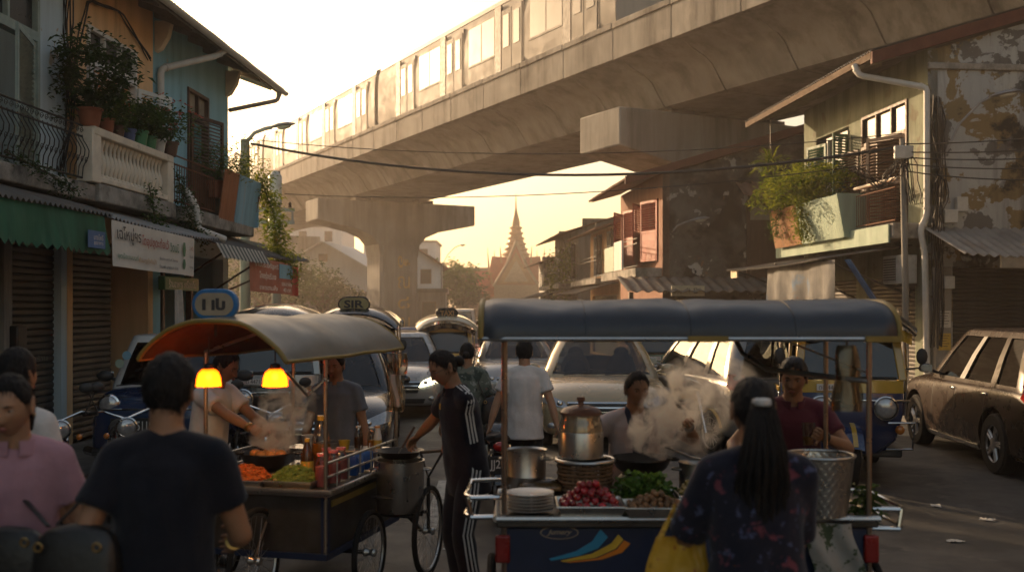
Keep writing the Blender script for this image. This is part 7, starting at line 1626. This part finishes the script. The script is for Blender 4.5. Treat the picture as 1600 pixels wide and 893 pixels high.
    if hair == 'long':
        rings = []
        base = L3(0,.10,.035)
        for i in range(15):
            f = i/14; z = base.z - .60*k*f; y = base.y + .022*math.sin(PI*min(1,f*2)) + .035*min(1,f*3); w_ = (.034+.055*min(1,f*2.2))*(1-max(0,f-.55)*1.7); rings.append([Vector((base.x + w_*math.cos(a)*(1+.12*noise.noise(Vector((a*2,f*3,1)))), y + (.028+.02*math.sin(PI*f))*math.sin(a), z + .01*math.sin(a*3))) for a in [2*PI*j/20 for j in range(20)]])
        hm.loft(rings)
        rg = random.Random(77)
        for _ in range(60):
            a = rg.uniform(0, 2*PI); n_ = rg.randint(9, 14); P = [Vector((base.x,base.y,base.z)).lerp(rings[i][int(a/2/PI*20) % 20], 1.02) + Vector((noise.noise(Vector((i*.35,_*1.7,2)))*.012, .004, 0)) for i in range(1, n_+1)]; e_ = P[-1] + Vector((rg.uniform(-.02,.02), rg.uniform(-.01,.01), -rg.uniform(.03,.09))); hm.tube(P+[e_], [.006+.004*math.sin(PI*i/len(P)) for i in range(len(P))]+[.0008], 5)
    strands(hm, T, q, seed, 900 if loc[1] < 8 else 250)
    hm.build('hair', M[haircol], t, angle=80)
    if hair == 'long': e = MB(); e.torus((0,0,0), .022, .013, 16, 8, 'z'); e.v = [(x*(1+.15*noise.noise((x*60,y*60,z*60))), y, z*1.1) for x,y,z in e.v]; e.build('hair_tie', M['c_white'], t, loc=L3(0,.118,.025))
    # shirt
    sm = MB(); e = ease
    sm.loft([tr(hem,.100,.078,e+loose), tr(hem+.03,.098,.075,e+loose*.8), tr(.02,.094,.070,e+.006+loose*.5), tr(.09,.084,.064,e+.012), tr(.16,.087,.066,e+.008), tr(.22,.097,.067,e), tr(.262,.093,.059,e), tr(.290,.062,.046,e*.8), tr(.303+neckl,.040,.040,e*.45)])
    for s in (-1, 1):
        S, el, W = arms[s]; P = [S, S.lerp(el, min(1, sleeve)*.5), S.lerp(el, min(1, sleeve))]; rr = [.034*H*(.5+.5*fat)+e*.8, .032*H+e, .031*H+e+.004]
        if sleeve > 1: P += [el.lerp(W, (sleeve-1)*.5), el.lerp(W, sleeve-1)]; rr += [.028*H+e, .021*H+e]
        sm.tube([S - (el-S).normalized()*.0*H] + P[1:], [rr[0]] + rr[1:], 18); sm.ball(S, rr[0]*.98, 16, 10); capsule(sm, nb - sp*.014*H + ax*s*.014*H + ay*.004*H, S + sp*.004*H, .034*H+e*.35, .031*H+e*.8)
    sm = remesh(sm, .0115, 7)
    out = []
    for v in sm.v:
        p = Vector(v); n = noise.noise(Vector((p.x*7+seed*3, p.y*7, p.z*3.2))) * .012 + noise.noise(Vector((p.x*15, p.y*15+seed, p.z*8))) * .007; c = pel + sp*((p-pel).dot(sp)); r = p - c
        out.append(tuple(p + (r.normalized() if r.length > 1e-4 else Vector()) * n))
    sm.v = out; so_ = sm.build('shirt', M[shirt], t, angle=80)
    if collar:
        cm = MB(); c0 = nb - sp*.012*H
        def cf(u, v):
            a = -PI/2+.25+(2*PI-.5)*u; r = .044*H + .012*v; return c0 + ax*(r*math.cos(a)) + ay*(r*1.02*math.sin(a)) + sp*(.020*H - .034*H*v)
        cm.sheet(cf, 28, 4, .006); cm.build('collar', M[shirt], so_, angle=80)
    # trousers and shoes
    tm = MB(); tm.loft([tr(-.088,.05,.045,.01), tr(-.07,.086,.066,.012), tr(-.03,.097,.070,.013), tr(.03,.093,.067,.012), tr(.045,.092,.066,.010)])
    for s in (-1, 1): tm.tube([hips[s]+Vector((0,0,.02)), hips[s].lerp(knees[s],.5), knees[s], knees[s].lerp(feet[s],.6), feet[s]-Vector((0,0,.012*H))], [.058*H*fat,.052*H*fat,.042*H+.006,.036*H+.008,.032*H+.01], 18)
    tm = remesh(tm, .0125, 3); tm.v = [tuple(Vector(v) + Vector((noise.noise(Vector(v)*9+Vector((seed,0,0))), noise.noise(Vector(v)*9+Vector((0,seed,5))), 0))*.007) for v in tm.v]; to = tm.build('trousers', M[trousers], t, angle=80)
    for s in (-1, 1):
        f = feet[s]; e = MB(); rr = lambda y, w_, z1: [(f.x+s*.01+w_*math.cos(a), f.y+y, max(.0, z1*.5*(1+math.sin(a))*1.0)) for a in [2*PI*j/12 for j in range(12)]]
        e.loft([rr(.05*H*.8,.018*H,.04*H), rr(.03*H,.024*H,.055*H), rr(-.03*H,.026*H,.05*H), rr(-.08*H,.029*H,.035*H), rr(-.105*H,.022*H,.022*H)]); e.build('shoe', M['shoe'], t, angle=60)
    return dict(t=t, arms=arms, T=T, shirt=sm, trousers=tm, shirt_o=so_, trousers_o=to, pel=pel, sp=sp, ax=ax, ay=ay, H=H, q=q, shoulder=shoulder, M=inv.inverted(), hips=hips, knees=knees, feet=feet)
def world(P, v): return P['M'] @ Vector(v)
def strap_path(P, pts, w_, name, mt, loc_obj, off=.006):       # flat band along points (world)
    m = MB(); m.tube(pts, w_, 8, flat=.25); o = m.build(name, mt, None)
    return o

pm = person('man seen from behind in a dark navy T shirt, black bag on his shoulder', (-1.24,3.66,0), PI+R(4), 1.775, 'skin', 'c_navy', 'c_jeans', lean=.02, head=(.12,-.1,0), RH=(-1.08,3.98,1.05), LH=(-1.48,3.72,.94), pole_r=(-.5,.7,-.5), pole_l=(.4,.7,-.4), fat=.97, seed=2, ease=.018)
pw_ = person('woman in a pink polo shirt looking down at the left edge, holding a clear cup', (-1.95,4.02,0), R(22), 1.70, 'skin2', 'c_pink', 'c_jeans', 'low_tail', lean=.02, head=(.30,-.35,0), RH=(-1.99,3.72,1.20), LH=(-1.70,4.00,.86), pole_r=(-.5,.6,-.6), collar=True, curl=(.35,.8), palm_r=(1,-.3,.1), fat=.92, seed=3)
person('black haired youth at the far left behind the woman in pink, only his head showing', (-2.42,4.95,0), R(165), 1.745, 'skin', 'c_white', 'c_jeans', seed=4)
wv = person('vendor in a white T shirt bending over the frying wok of the left cart', (-2.32,7.72,0), R(68), 1.66, 'skin', 'c_white', 'c_black', lean=.22, head=(.35,.1,0), RH=tuple(pw+Vector((-.02,-.02,.24))), LH=tuple(lc(-.80,1.5,1.02)), curl=(.5,.7), seed=5)
gs = person('man in a grey blue short sleeved shirt standing behind the left cart', (-1.44,8.42,0), R(-4), 1.60, 'skin', 'c_grey', 'c_black', lean=.02, head=(.22,-.1,0), collar=True, fat=1.1, seed=6, hem=-.09)
tm_ = person('man in a dark tracksuit with white stripes and tied back hair stirring a pan', (-.30,6.86,0), R(-66), 1.70, 'skin', 'c_track', 'c_track', 'bun', lean=.16, head=(.42,.12,0), RH=tuple(pp+Vector((.10,.02,.50))), LH=tuple(pp+Vector((.34,-.16,.46))), curl=(.9,.85), pole_l=(.3,.5,-.8), pole_r=(-.3,.5,-.8), collar=True, palm_l=(0,0,-1), palm_r=(.2,0,-1), seed=7, hem=-.10)
cw_ = person('woman walking away in a grey green leaf print shirt with a black shoulder bag', (-.46,10.4,0), PI-R(3), 1.60, 'skin', 'c_camo', 'c_black', 'bun', lean=.03, head=(.1,0,0), stance=(-.14,.16), fat=1.08, seed=8, hem=-.10, sleeve=.8)
wt = person('man walking away in a plain white T shirt and black trousers', (.12,9.9,0), PI+R(2), 1.64, 'skin2', 'c_white', 'c_black', lean=.02, head=(.05,0,0), stance=(.12,-.1), fat=1.05, seed=9, hem=-.10, loose=.01, LH=(-.22,9.85,.80), RH=(.44,9.8,.80), pole_l=(.9,.3,-.2), pole_r=(-.9,.3,-.2))
rv = person('woman vendor in a pale top behind the right cart, raising one hand through the steam', (.77,6.50,0), R(4), 1.56, 'skin', 'c_palepink', 'c_black', 'bun', lean=.10, head=(.18,.15,0), LH=(1.06,6.15,1.25), RH=(.42,6.2,1.15), pole_l=(.8,.3,-.7), curl=(.75,.5), palm_l=(0,-1,-.1), seed=10)
gm = person('man in a maroon polo shirt drinking from a glass behind the hammered bucket', (1.74,6.42,0), R(-6), 1.66, 'skin', 'c_maroon', 'c_black', haircol='hair_grey', lean=.20, head=(.18,-.25,.05), LH=(1.83,6.02,1.20), RH=(1.35,6.15,1.02), pole_l=(.8,.1,-.7), collar=True, curl=(.8,.4), palm_l=(-1,-.35,0), fat=1.12, seed=11)
lp = person('long haired woman seen from behind in a dark floral blouse, white hair tie', (.895,3.74,0), PI-R(3), 1.69, 'skin', 'c_floral', 'c_black', 'long', lean=.07, head=(.12,.12,0), LH=(.73,4.10,1.14), RH=(1.03,4.12,1.04), pole_l=(.45,.5,-.9), pole_r=(-.35,.5,-.9), sleeve=.95, fat=.98, seed=12, hem=-.11, loose=.02)
cross = [world(rv, rv['shoulder'][1]*.6+rv['shoulder'][-1]*.4+Vector((0,-.10,.03))), ]
# apron strap and bib of the vendor
def onshirt(P, pts, w_, name, mt, out=.004, n=24, parent=None, from_=None):      # ribbon laid on the shirt or trousers, points in the person's frame with rays towards the body axis
    mbx = P[from_ or 'shirt']; bvh = BVHTree.FromPolygons([Vector(v) for v in mbx.v], mbx.f); m = MB(); L_ = []
    P_ = [Vector(p) for p in pts]; seg = len(P_)-1
    for i in range(n+1):
        f = i/n*seg; j = min(seg-1, int(f)); L_.append(P_[j].lerp(P_[j+1], f-j))
    rows = []
    for i, p in enumerate(L_):
        h = bvh.find_nearest(p); c, nn = h[0], h[1]; nn = (p-c).normalized() if (p-c).length > 1e-4 else nn
        tg = (L_[min(n,i+1)]-L_[max(0,i-1)]).normalized(); sd = tg.cross(nn).normalized()*w_/2; rows.append((c+nn*out-sd, c+nn*(out+.002), c+nn*out+sd))
    m.add([q for r in rows for q in r], [(i*3+a, i*3+a+1, i*3+4+a, i*3+3+a) for i in range(n) for a in (0,1)])
    return m.build(name, mt, parent or P['t'], angle=80)
H_ = rv['H']
onshirt(rv, [(-.02,-.3,.62*H_),( -.03,-.3,.70*H_),(-.055,-.25,.80*H_),(-.06,-.05,.90*H_)], .035, 'apron_strap', M['c_apron']); onshirt(rv, [(.08,-.3,.62*H_),(.09,-.3,.70*H_),(.09,-.25,.80*H_),(.08,-.05,.90*H_)], .035, 'apron_strap', M['c_apron'])
# stripes of the tracksuit: bands laid on the cloth where a ray meets it
def rayband(P, rays, w_, name, mt, parent, from_, out=.004):
    mbx = P[from_]; bvh = BVHTree.FromPolygons([Vector(v) for v in mbx.v], mbx.f); hits = []
    for o, d in rays:
        h = bvh.ray_cast(Vector(o), Vector(d).normalized())
        if h[0] is not None: hits.append((h[0], -Vector(d).normalized()))
    if len(hits) < 3: return
    m = MB(); rows = []
    for i, (c, nn) in enumerate(hits):
        tg = (hits[min(len(hits)-1,i+1)][0]-hits[max(0,i-1)][0]).normalized(); sd = tg.cross(nn).normalized()*w_/2; rows.append((c+nn*out-sd, c+nn*out+sd))
    m.add([q for r in rows for q in r], [(i*2, i*2+1, i*2+3, i*2+2) for i in range(len(rows)-1)]); m.build(name, mt, parent, angle=80)
for s in (-1, 1):
    S, el, W = tm_['arms'][s]; a = (el-S).normalized(); nbk = tm_['pel'] + tm_['sp']*.31*tm_['H']; X = Vector((s,0,0)); outw = (X - a*a.dot(X)).normalized(); bk = a.cross(outw)
    for j in (-1, 0, 1):
        o2 = bk*j*.024; rays = [(nbk.lerp(S, f) + Vector((s*.02, j*.024, .25)), (0,0,-1)) for f in (.35,.5,.65,.8,.92)]
        rays += [(S + (outw*math.sin(g)+Vector((0,0,1))*math.cos(g))*.25 + o2, -(outw*math.sin(g)+Vector((0,0,1))*math.cos(g))) for g in (.5,.9,1.3)]
        rays += [(S.lerp(el, f) + outw*.25 + o2, -outw) for f in (.1,.2,.3,.4,.5,.58)]
        rayband(tm_, rays, .012, 'white_stripe', M['c_stripe'], tm_['shirt_o'], 'shirt')
        h, k_, f = tm_['hips'][s], tm_['knees'][s], tm_['feet'][s]; P = [h+Vector((0,0,.04)), h.lerp(k_,.5), k_, k_.lerp(f,.5), f+Vector((0,0,.03))]; rays = []
        for i in range(33):
            g = i/32*4; q_ = min(3, int(g)); c = P[q_].lerp(P[q_+1], g-q_); rays.append((c+Vector((s*.4, j*.026, 0)), (-s,0,0)))
        rayband(tm_, rays, .012, 'white_stripe', M['c_stripe'], tm_['trousers_o'], 'trousers')
h = tm_['hips'][1].lerp(tm_['knees'][1], .28)
for j in range(3): onshirt(tm_, [h+Vector((.25,-.10+j*.011,0)), h+Vector((.25,-.10+j*.011-.008,.014+.008*j))], .006, 'emblem', M['c_stripe'], .003, 4, tm_['trousers_o'], 'trousers')
onshirt(tm_, [(.02,-.4,.77*1.7),(-.02,-.4,.77*1.7)], .04, 'chest_patch', M['cap_yellow'], .003, 6, tm_['shirt_o'])
e = MB(); q = tm_['q']; T_ = tm_['T']
for s in (-1, 1): e.torus((0,0,0), .021*q, .0016*q, 18, 5, 'y'); 
g_ = MB()
for s in (-1, 1): r_ = MB(); r_.torus((s*.031*q,-.098*q,.010*q), .020*q, .0016*q, 18, 5, 'y'); r_.tube([(s*.051*q,-.096*q,.014*q),(s*.074*q,-.02*q,.014*q),(s*.078*q,.015*q,.008*q)], .0015*q, 5); xf(r_, T_); g_.merge(r_)
r_ = MB(); r_.tube([(-.012*q,-.104*q,.014*q),(.012*q,-.104*q,.014*q)], .0015*q, 5); xf(r_, T_); g_.merge(r_); g_.build('spectacles', M['plastic'], tm_['t'])
def watch(P, s, mt='plastic'):
    S, el, W = P['arms'][s]; d = (W-el).normalized(); c = el.lerp(W, .93); m = MB(); u = d.orthogonal().normalized(); v = d.cross(u); r = .0185*P['H']*1.0
    m.loft([[c + d*h + (u*math.cos(a)+v*math.sin(a))*rr for a in [2*PI*j/16 for j in range(16)]] for h, rr in ((-.010,r),(-.009,r+.004),(.009,r+.004),(.010,r))]); m.build('watch', M[mt], P['t'])
watch(tm_, 1); watch(gm, 1); watch(rv, 1); watch(wv, -1, 'brassbit'); watch(pm, -1, 'brassbit')
for s in (-1, 1):
    p = pw_['T'] @ Vector((s*.084*pw_['q'], .005, -.038*pw_['q'])); m = MB(); m.ball((0,0,0), .006, 8, 6); m.build('earring', M['brassbit'], pw_['t'], loc=p)

# ---- things held or carried
Wh = world(tm_, tm_['arms'][-1][2]); t = put('spatula', 'dark handled metal spatula in the striped tracksuit man\'s raised hand', 'spatula', Wh + Vector((-.07,.0,-.03))); m = MB(); m.tube([(.05,0,.10),(.0,0,.02),(-.04,0,-.05)], [.009,.009,.007], 8); m.build('handle', M['wood_brown'], t); m = MB(); m.tube([(-.04,0,-.05),(-.085,0,-.12)], .004, 6); m.box((-.10,0,-.145), (.05,.055,.003), ry=1.0); m.build('blade', M['steel'], t)
Wg = world(gm, gm['arms'][1][2]); t = put('drinking_glass', 'clear glass with an amber drink in the hand of the man in maroon', 'glass', Wg + Vector((-.10,-.045,-.05)), None); m = MB(); m.lathe([(.030,0),(.040,.135),(.037,.135),(.028,.008),(.001,.008)], 24, cap=False); m.build('glass', M['clearpl'], t); m = MB(); m.lathe([(.027,.009),(.032,.055)], 20); m.build('drink', mat('amber_drink', (.45,.20,.05), .1, trans=.3), t)
Wc = world(pw_, pw_['arms'][-1][2]); t = put('plastic_cup', 'clear plastic cup in the hand of the woman in pink', 'cup', Wc + Vector((.03,-.07,-.03)), None); m = MB(); m.lathe([(.026,0),(.037,.10),(.039,.102),(.035,.10),(.024,.005),(.001,.005)], 20, cap=False); m.build('cup', M['clearpl'], t); m = MB(); m.lathe([(.025,.006),(.032,.06)], 18); m.build('drink', M['brown_sauce'], t)
def handbag(label, P, c, size, top, mt='leather', name='shoulder_bag', charm=False):
    t = put(name, label, 'bag', Vector(c)); w_, d_, h_ = size; m = MB(); m.loft([[(x*w_/2*k_, y*d_/2*k2, z) for x, y in ((-1,-.6),(-.6,-1),(.6,-1),(1,-.6),(1,.6),(.6,1),(-.6,1),(-1,.6))] for z, k_, k2 in ((0,.85,.8),(.03,1,1),(h_*.6,.97,.95),(h_,.82,.45))]); m.v = [(x+.006*noise.noise((x*14,y*14,z*14)),y+.008*noise.noise((x*12+3,y*14,z*14)),z) for x,y,z in m.v]; m.build('bag_body', M[mt], t, sub=2)
    pts = [Vector(p)-Vector(c) for p in top]; m = MB(); m.tube(pts, .013, 8, flat=.4); m.build('strap', M[mt], t)
    m = MB()
    for x in (-.32*w_, .3*w_): m.torus((x,-d_*.5,h_*.8), .014, .004, 12, 6, 'y')
    m.build('ring', M['brassbit'], t); return t
s1 = world(pm, pm['shoulder'][1]) + Vector((.04,.0,.06))
handbag('large black shoulder bag on the left side of the man in navy', pm, (-1.50,3.54,.84), (.32,.16,.38), [(-1.58,3.55,1.20), s1+Vector((-.08,-.03,-.12)), s1+Vector((0,-.02,.012)), s1+Vector((-.05,.08,-.10)), (-1.42,3.60,1.20)])
s2 = world(pw_, pw_['shoulder'][-1]); s3 = world(pw_, pw_['shoulder'][1])
handbag('black handbag with brass rings hanging in front of the woman in pink', pw_, (-1.85,3.76,.90), (.30,.13,.26), [(-1.98,3.76,1.14), s2+Vector((.03,-.13,-.10)), s2+Vector((.05,-.03,.068)), s2+Vector((.06,.10,-.05)), (-1.73,3.82,1.14)])
s4 = world(cw_, cw_['shoulder'][-1])
handbag('black shoulder bag on the right side of the woman in leaf print', cw_, (-.17,10.28,.78), (.30,.14,.30), [(-.27,10.28,1.06), s4+Vector((-.03,-.10,-.08)), s4+Vector((-.03,0,.055)), s4+Vector((.03,.08,-.10)), (-.07,10.3,1.06)])
t = put('shopping_bag', 'bright yellow printed carrier bag hanging from the floral blouse woman\'s arm', 'bag', Vector((.635,3.86,.66)), None, R(-8))
m = MB(); m.sheet(lambda u, v: ((-.15+.30*u)*(1-.35*v**1.5)+.012*math.sin(v*7+u*5), (.055*(1-v*.8))*math.sin(PI*u)*-1 + .014*noise.noise((u*6,v*6,1)), .43*v), 18, 18); m.sheet(lambda u, v: ((-.15+.30*u)*(1-.35*v**1.5)+.012*math.sin(v*7+u*5), (.055*(1-v*.8))*math.sin(PI*u), .43*v), 18, 18)
yb = mat('yellow_carrier_plastic', (.60,.33,.025), .4, var=.12, scale=5, layers=(((.35,.04,.02), .60, .02, 9), ((.45,.42,.38), .63, .02, 8), ((.35,.18,.02), .62, .04, 13)), bump=.4, bscale=14); m.build('bag', yb, t, angle=80)
for x in (-.05,.05): m = MB(); m.tube([(x-.03,-.02,.42),(x*.4,-.01,.55),(x+.03,.02,.42)], .012, 6, flat=.3); m.build('handle', yb, t)
# ------------------------------------------------------------------ poles, lamps, cables, small wall things
M['pole'] = mat('concrete_pole', (.22,.21,.19), .85, var=.25, scale=3, streak=True); M['cable'] = mat('black_cable', (.012,.011,.011), .6); M['galv'] = mat('galvanised_steel', (.30,.29,.28), .5, metal=.7, var=.2); M['lampglass'] = mat('lamp_bowl', (.45,.42,.34), .25, coat=.3); M['acwhite'] = mat('dirty_white_metal', (.45,.44,.41), .5, dirt=(.2,.17,.13), amt=.45, dscale=3)
def cable(label, a, b, sag, r=.012, n=24):
    a, b = Vector(a), Vector(b); m = MB(); m.tube([a.lerp(b, i/n) - a - Vector((0,0,sag*4*(i/n)*(1-i/n))) for i in range(n+1)], r, 6); o = m.build('cable', M['cable']); o.location = a; tag(o, label, 'cable', 'overhead cables')
def street_lamp(label, base, h, arm, r=.05, reach_up=.35, head=.55, pole=True):
    t = thing('street_lamp', label, 'street lamp', tuple(base), 0, 'street lamps'); m = MB()
    if pole: m.tube([(0,0,0),(0,0,h)], [r*1.3,r], 10); m.build('pole', M['pole'], t)
    a = Vector(arm); m = MB(); m.tube([(0,0,h-.1), Vector((a.x*.35,a.y*.35,h+reach_up*.55)), Vector((a.x*.75,a.y*.75,h+reach_up*.9)), (a.x,a.y,h+reach_up)], r*.45, 8); m.build('arm', M['galv'], t)
    d = a.normalized(); M4 = Matrix.Translation((a.x,a.y,h+reach_up)) @ Matrix.Rotation(math.atan2(d.y,d.x), 4, 'Z') @ Matrix.Rotation(-.12, 4, 'Y'); m = MB(); m.loft([[(x, w_*math.cos(q), .5*w_*math.sin(q)*(1 if math.sin(q) > 0 else .35)) for q in [2*PI*k/14 for k in range(14)]] for x, w_ in ((-.08,.03),(0,.07),(head*.35,.14),(head*.75,.13),(head,.03))]); xf(m, M4); hd = m.build('lamp_head', M['galv'], t)
    m = MB(); m.ball((head*.52,0,-.03), (head*.3,.10,.055), 14, 8); xf(m, M4); m.build('lamp_bowl', M['lampglass'], hd)
    return t
p = at(383,482,23); street_lamp('grey street lamp on a concrete pole at the end of the left houses', (p.x,23,0), 5.75, (.62,-.1,0), .10, .25)
p = at(690,482,82); street_lamp('distant slender street lamp curving over the street beside the pier', (p.x,82,0), 5.4, (1.4,0,0), .07, 1.6)
street_lamp('slanting bracket lamp on the corner of the peeling house', tuple(rowR(-.25,19.62,4.6)), .3, (.8,-.35,0), .055, 1.05, .5, pole=False)
street_lamp('small bracket lamp on the blackened house wall', tuple(at(1046,362,28.8)), .0, (.55,-.3,0), .055, .28, .55, pole=False)
up = at(432,482,25); t = thing('utility_pole', 'utility pole carrying two white transformers and crossarms behind the left houses', 'utility pole', (up.x,25,0)); m = MB(); m.tube([(0,0,0),(0,0,5.3)], [.13,.09], 10); m.build('pole', M['pole'], t)
for z, h in ((4.45,.75),(3.65,.65)): m = MB(); m.lathe([(.14,z),(.16,z+.03),(.16,z+h-.05),(.12,z+h),(.05,z+h+.08)], 16, (.02,-.22,0)); m.build('transformer', M['acwhite'], t)
for z in (4.35, 4.05): m = MB(); m.box((-.1,-.1,z), (1.1,.09,.09), rz=.15); m.build('crossarm', M['galv'], t)
m = MB(); m.tube([(-.55,-.15,4.1),(.1,-.1,3.6)], .025, 6); m.tube([(.4,-.05,4.3),(.4,-.05,4.0)], .025, 6); m.build('brace', M['galv'], t)
for x in (-.55,-.3,.35): m = MB(); m.lathe([(.03,4.40),(.05,4.43),(.03,4.46),(.05,4.49),(.02,4.54)], 10, (x,-.12,0)); m.build('insulator', M['pot_brown'], t)
rp = rowR(.62,19.35,0); t = thing('utility_pole', 'short weathered pole wrapped in black cables at the corner of the peeling house', 'utility pole', tuple(rp)); m = MB(); m.tube([(0,0,0),(.0,0,2.5),(-.06,0,5.15)], [.065,.06,.05], 10); m.build('pole', M['pole'], t)
m = MB(); m.bb((-.25,-.16,4.75),(.1,-.06,5.0)); m.build('junction_box', M['acwhite'], t, bev=.02)
lp0 = Vector((at(392,224,23).x, 23, at(392,224,23).z)); rp0 = rp + Vector((-.06,0,5.0))
cable('thickest black cable sagging right across the street from the left lamp pole', lp0, rp0, .62, .028)
cable('thin cable running just above the thick cable across the street', lp0+Vector((.1,0,.08)), rp0+Vector((0,0,.25)), .35, .009)
cable('thin cable crossing lower down, from the transformer pole to the right', Vector((up.x+.2,25,4.75)), rp0+Vector((0,.1,-.25)), .32, .010)
for k, (dz, dz2, lab) in enumerate(((.05,.25,'uppermost'), (-.1,0.02,'second from the top'), (-.2,-.15,'middle one'), (-.32,-.35,'second from the bottom'), (-.45,-.62,'lowest'))):
    cable('%s of the cables fanning right from the pole past the peeling wall' % lab, rp0+Vector((0,0,dz)), (10.6, 15.2, 4.62+dz2*.8), .10+.03*k, .012)
def bundle(label, pts, n, spread, seed):
    random.seed(seed); m = MB(); c0 = Vector(pts[0])
    for k in range(n):
        P = []; ox, oy = rnd(-1,1)*spread, rnd(-.5,.5)*spread
        for i in range(len(pts)*5):
            f = i/(len(pts)*5-1)*(len(pts)-1); j = min(len(pts)-2, int(f)); q = Vector(pts[j]).lerp(Vector(pts[j+1]), f-j) - c0
            P.append(q + Vector((ox*(.5+noise.noise(Vector((f*1.7,k*3.1,seed)))), oy, spread*.5*noise.noise(Vector((f*2.2,k*1.7,seed+9))))))
        m.tube(P, rnd(.006,.013), 5)
    o = m.build('cable_bundle', M['cable']); o.location = c0; tag(o, label, 'cables')
bundle('tangle of black cables hanging down between the pale blue and ochre houses', [rowL(.06,13.55,6.6), rowL(.10,13.5,5.2), rowL(.06,13.6,4.4), rowL(.08,13.3,3.6)], 8, .16, 3)
bundle('thick tangle of black cables running down the corner of the peeling house', [tuple(rowR(-.12,19.6,6.0)), tuple(rowR(-.18,19.55,4.6)), tuple(rowR(-.10,19.5,3.6)), tuple(rowR(-.05,19.45,1.2))], 14, .18, 5)
bundle('loops of black cable hung around the short weathered pole', [tuple(rp+Vector((-.9,0,4.6))), tuple(rp+Vector((-.4,.1,4.25))), tuple(rp+Vector((-.05,-.1,4.8))), tuple(rp+Vector((.1,-.1,3.9)))], 10, .22, 8)
bundle('wires straggling across the ochre wall above the transom window', [rowL(.05,13.75,5.2), rowL(.09,14.1,6.2), rowL(.06,15.2,6.35), rowL(.05,16.3,5.9)], 3, .1, 11)
t = thing('air_conditioner', 'dirty white air conditioner unit on the wall above the right pavement', 'air conditioner', tuple(rowR(.24,20.35,2.72)), PI+R(5.37)); m = MB(); m.bb((-.16,-.40,-.28),(.16,.40,.28)); m.build('casing', M['acwhite'], t, bev=.015)
m = MB(); m.bb((.16,-.36,-.24),(.168,.16,.24)); m.build('fan_grille', M['plastic'], t)
for k in range(9): pass
m = MB()
for k in range(10): m.bb((.168,-.36,-.23+k*.05),(.176,.16,-.215+k*.05))
m.build('grille_slats', M['acwhite'], t); m = MB(); m.bb((-.2,-.3,-.34),(.16,-.26,-.28)); m.bb((-.2,.26,-.34),(.16,.30,-.28)); m.build('bracket', M['iron'], t)
for k, (n_, z, w_, h_, lab) in enumerate(((-.62,3.95,.22,.28,'upper small white meter box on the peeling wall'), (-.40,3.72,.26,.26,'lower small white meter box on the peeling wall, nearer the corner'), (-.30,2.45,.2,.24,'grey meter box on the pillar below the lean to roof'))):
    o = MB().bb((-w_/2,-.06,-h_/2),(w_/2,.06,h_/2)).build('meter_box', M['acwhite'], bev=.015); q = rowR(n_, 19.6 if z > 3 else 19.48, z); o.location = q; tag(o, lab, 'meter box', 'meter boxes on the corner house')
for k, (z, mt, lab) in enumerate(((1.75,'tissue','pale paper notice pasted on the right pillar, upper one'), (1.32,'label_yellow','yellowish paper notice pasted on the right pillar, lower one'))):
    o = MB().bb((-.12,-.004,-.16),(.12,.004,.16)).build('paper_notice', M[mt]); o.location = rowR(-.25,19.535,z); o.rotation_euler.z = R(5.37); tag(o, lab, 'notice'); e = MB()
    for i in range(5): e.bb((-.09,-.0062,.11-i*.05),(.09-.03*(i%3),-.0045,.122-i*.05))
    e.build('printed_lines', M['ink_dark'], o)

# ------------------------------------------------------------------ the street behind and beside the camera: unseen houses, added to cut sky fill
def unseen_house(label, c, rz, w_, d, h, wallm, floors=2):
    t = thing('added_shop_house', label, 'house', (c[0],c[1],0), rz); m = MB(); m.bb((-w_/2,0,0),(w_/2,d,h)); m.build('wall', wallm, t)
    m = MB(); m.bb((-w_/2-.3,-.7,h),(w_/2+.3,d+.2,h+.18)); m.build('roof', M['tin'], t); n = max(2, int(w_/2.4))
    for i in range(n):
        x = -w_/2+(i+.5)*w_/n
        m = MB()
        for k in range(28): m.bb((x-w_/n*.42,-.03,.05+k*.095),(x+w_/n*.42,-.005-.012*(k%2),.05+k*.095+.09))
        m.build('roller_shutter', M['shutter_steel'], t)
        for f in range(1, floors):
            m = MB(); z = f*3.1+.9; m.bb((x-.55,-.05,z),(x+.55,.0,z+1.5)); wn = m.build('window', M['wood_brown'], t); m = MB(); m.bb((x-.45,-.06,z+.1),(x+.45,-.045,z+1.4)); m.build('pane', M['glass_dark'], wn)
    m = MB(); m.sheet(lambda u, v: (-w_/2+w_*u, -1.5*v, 3.2-.4*v+.02*math.sin(u*w_*30)), 160, 3, .01); m.build('awning', M['tin'], t)
unseen_house('unseen grey shop house added at the right kerb beside the brown four wheel drive', (8.9,8.2), R(-90)+R(5.4), 11.5, 6, 7.2, M['wall_grey'])
unseen_house('unseen ochre shop house added on the right behind the viewer', (10.2,-5), R(-90)+R(5.4), 13, 6, 6.9, M['wall_ochre'], 2)
unseen_house('unseen pale blue shop house added on the left behind the viewer', (-6.9,-3.5), R(90)-R(2.9), 12.5, 6, 6.9, M['wall_paleblue'], 2)

# ------------------------------------------------------------------ bits on the road
for k, (px_, py, lab) in enumerate(((1492,845,'crumpled pale paper scrap on the road, nearest the bottom right corner'), (1462,790,'small pale scrap of paper on the road behind the cart handle'), (1543,812,'flattened paper cup on the road at the right edge'), (706,858,'torn paper scrap on the road between the two carts'), (1120,676,'scrap of plastic on the road beside the dark four wheel drive'))):
    q = on(px_, py, .008); m = MB(); m.sheet(lambda u, v: (.06*(u-.5)*2*(1+.3*math.sin(v*5+k)), .045*(v-.5)*2, .006+.02*abs(noise.noise((u*4+k*3,v*4,k)))), 8, 8, .002); o = m.build('paper_scrap', M['tissue']); o.location = q; o.rotation_euler.z = k*1.3; tag(o, lab, 'litter')
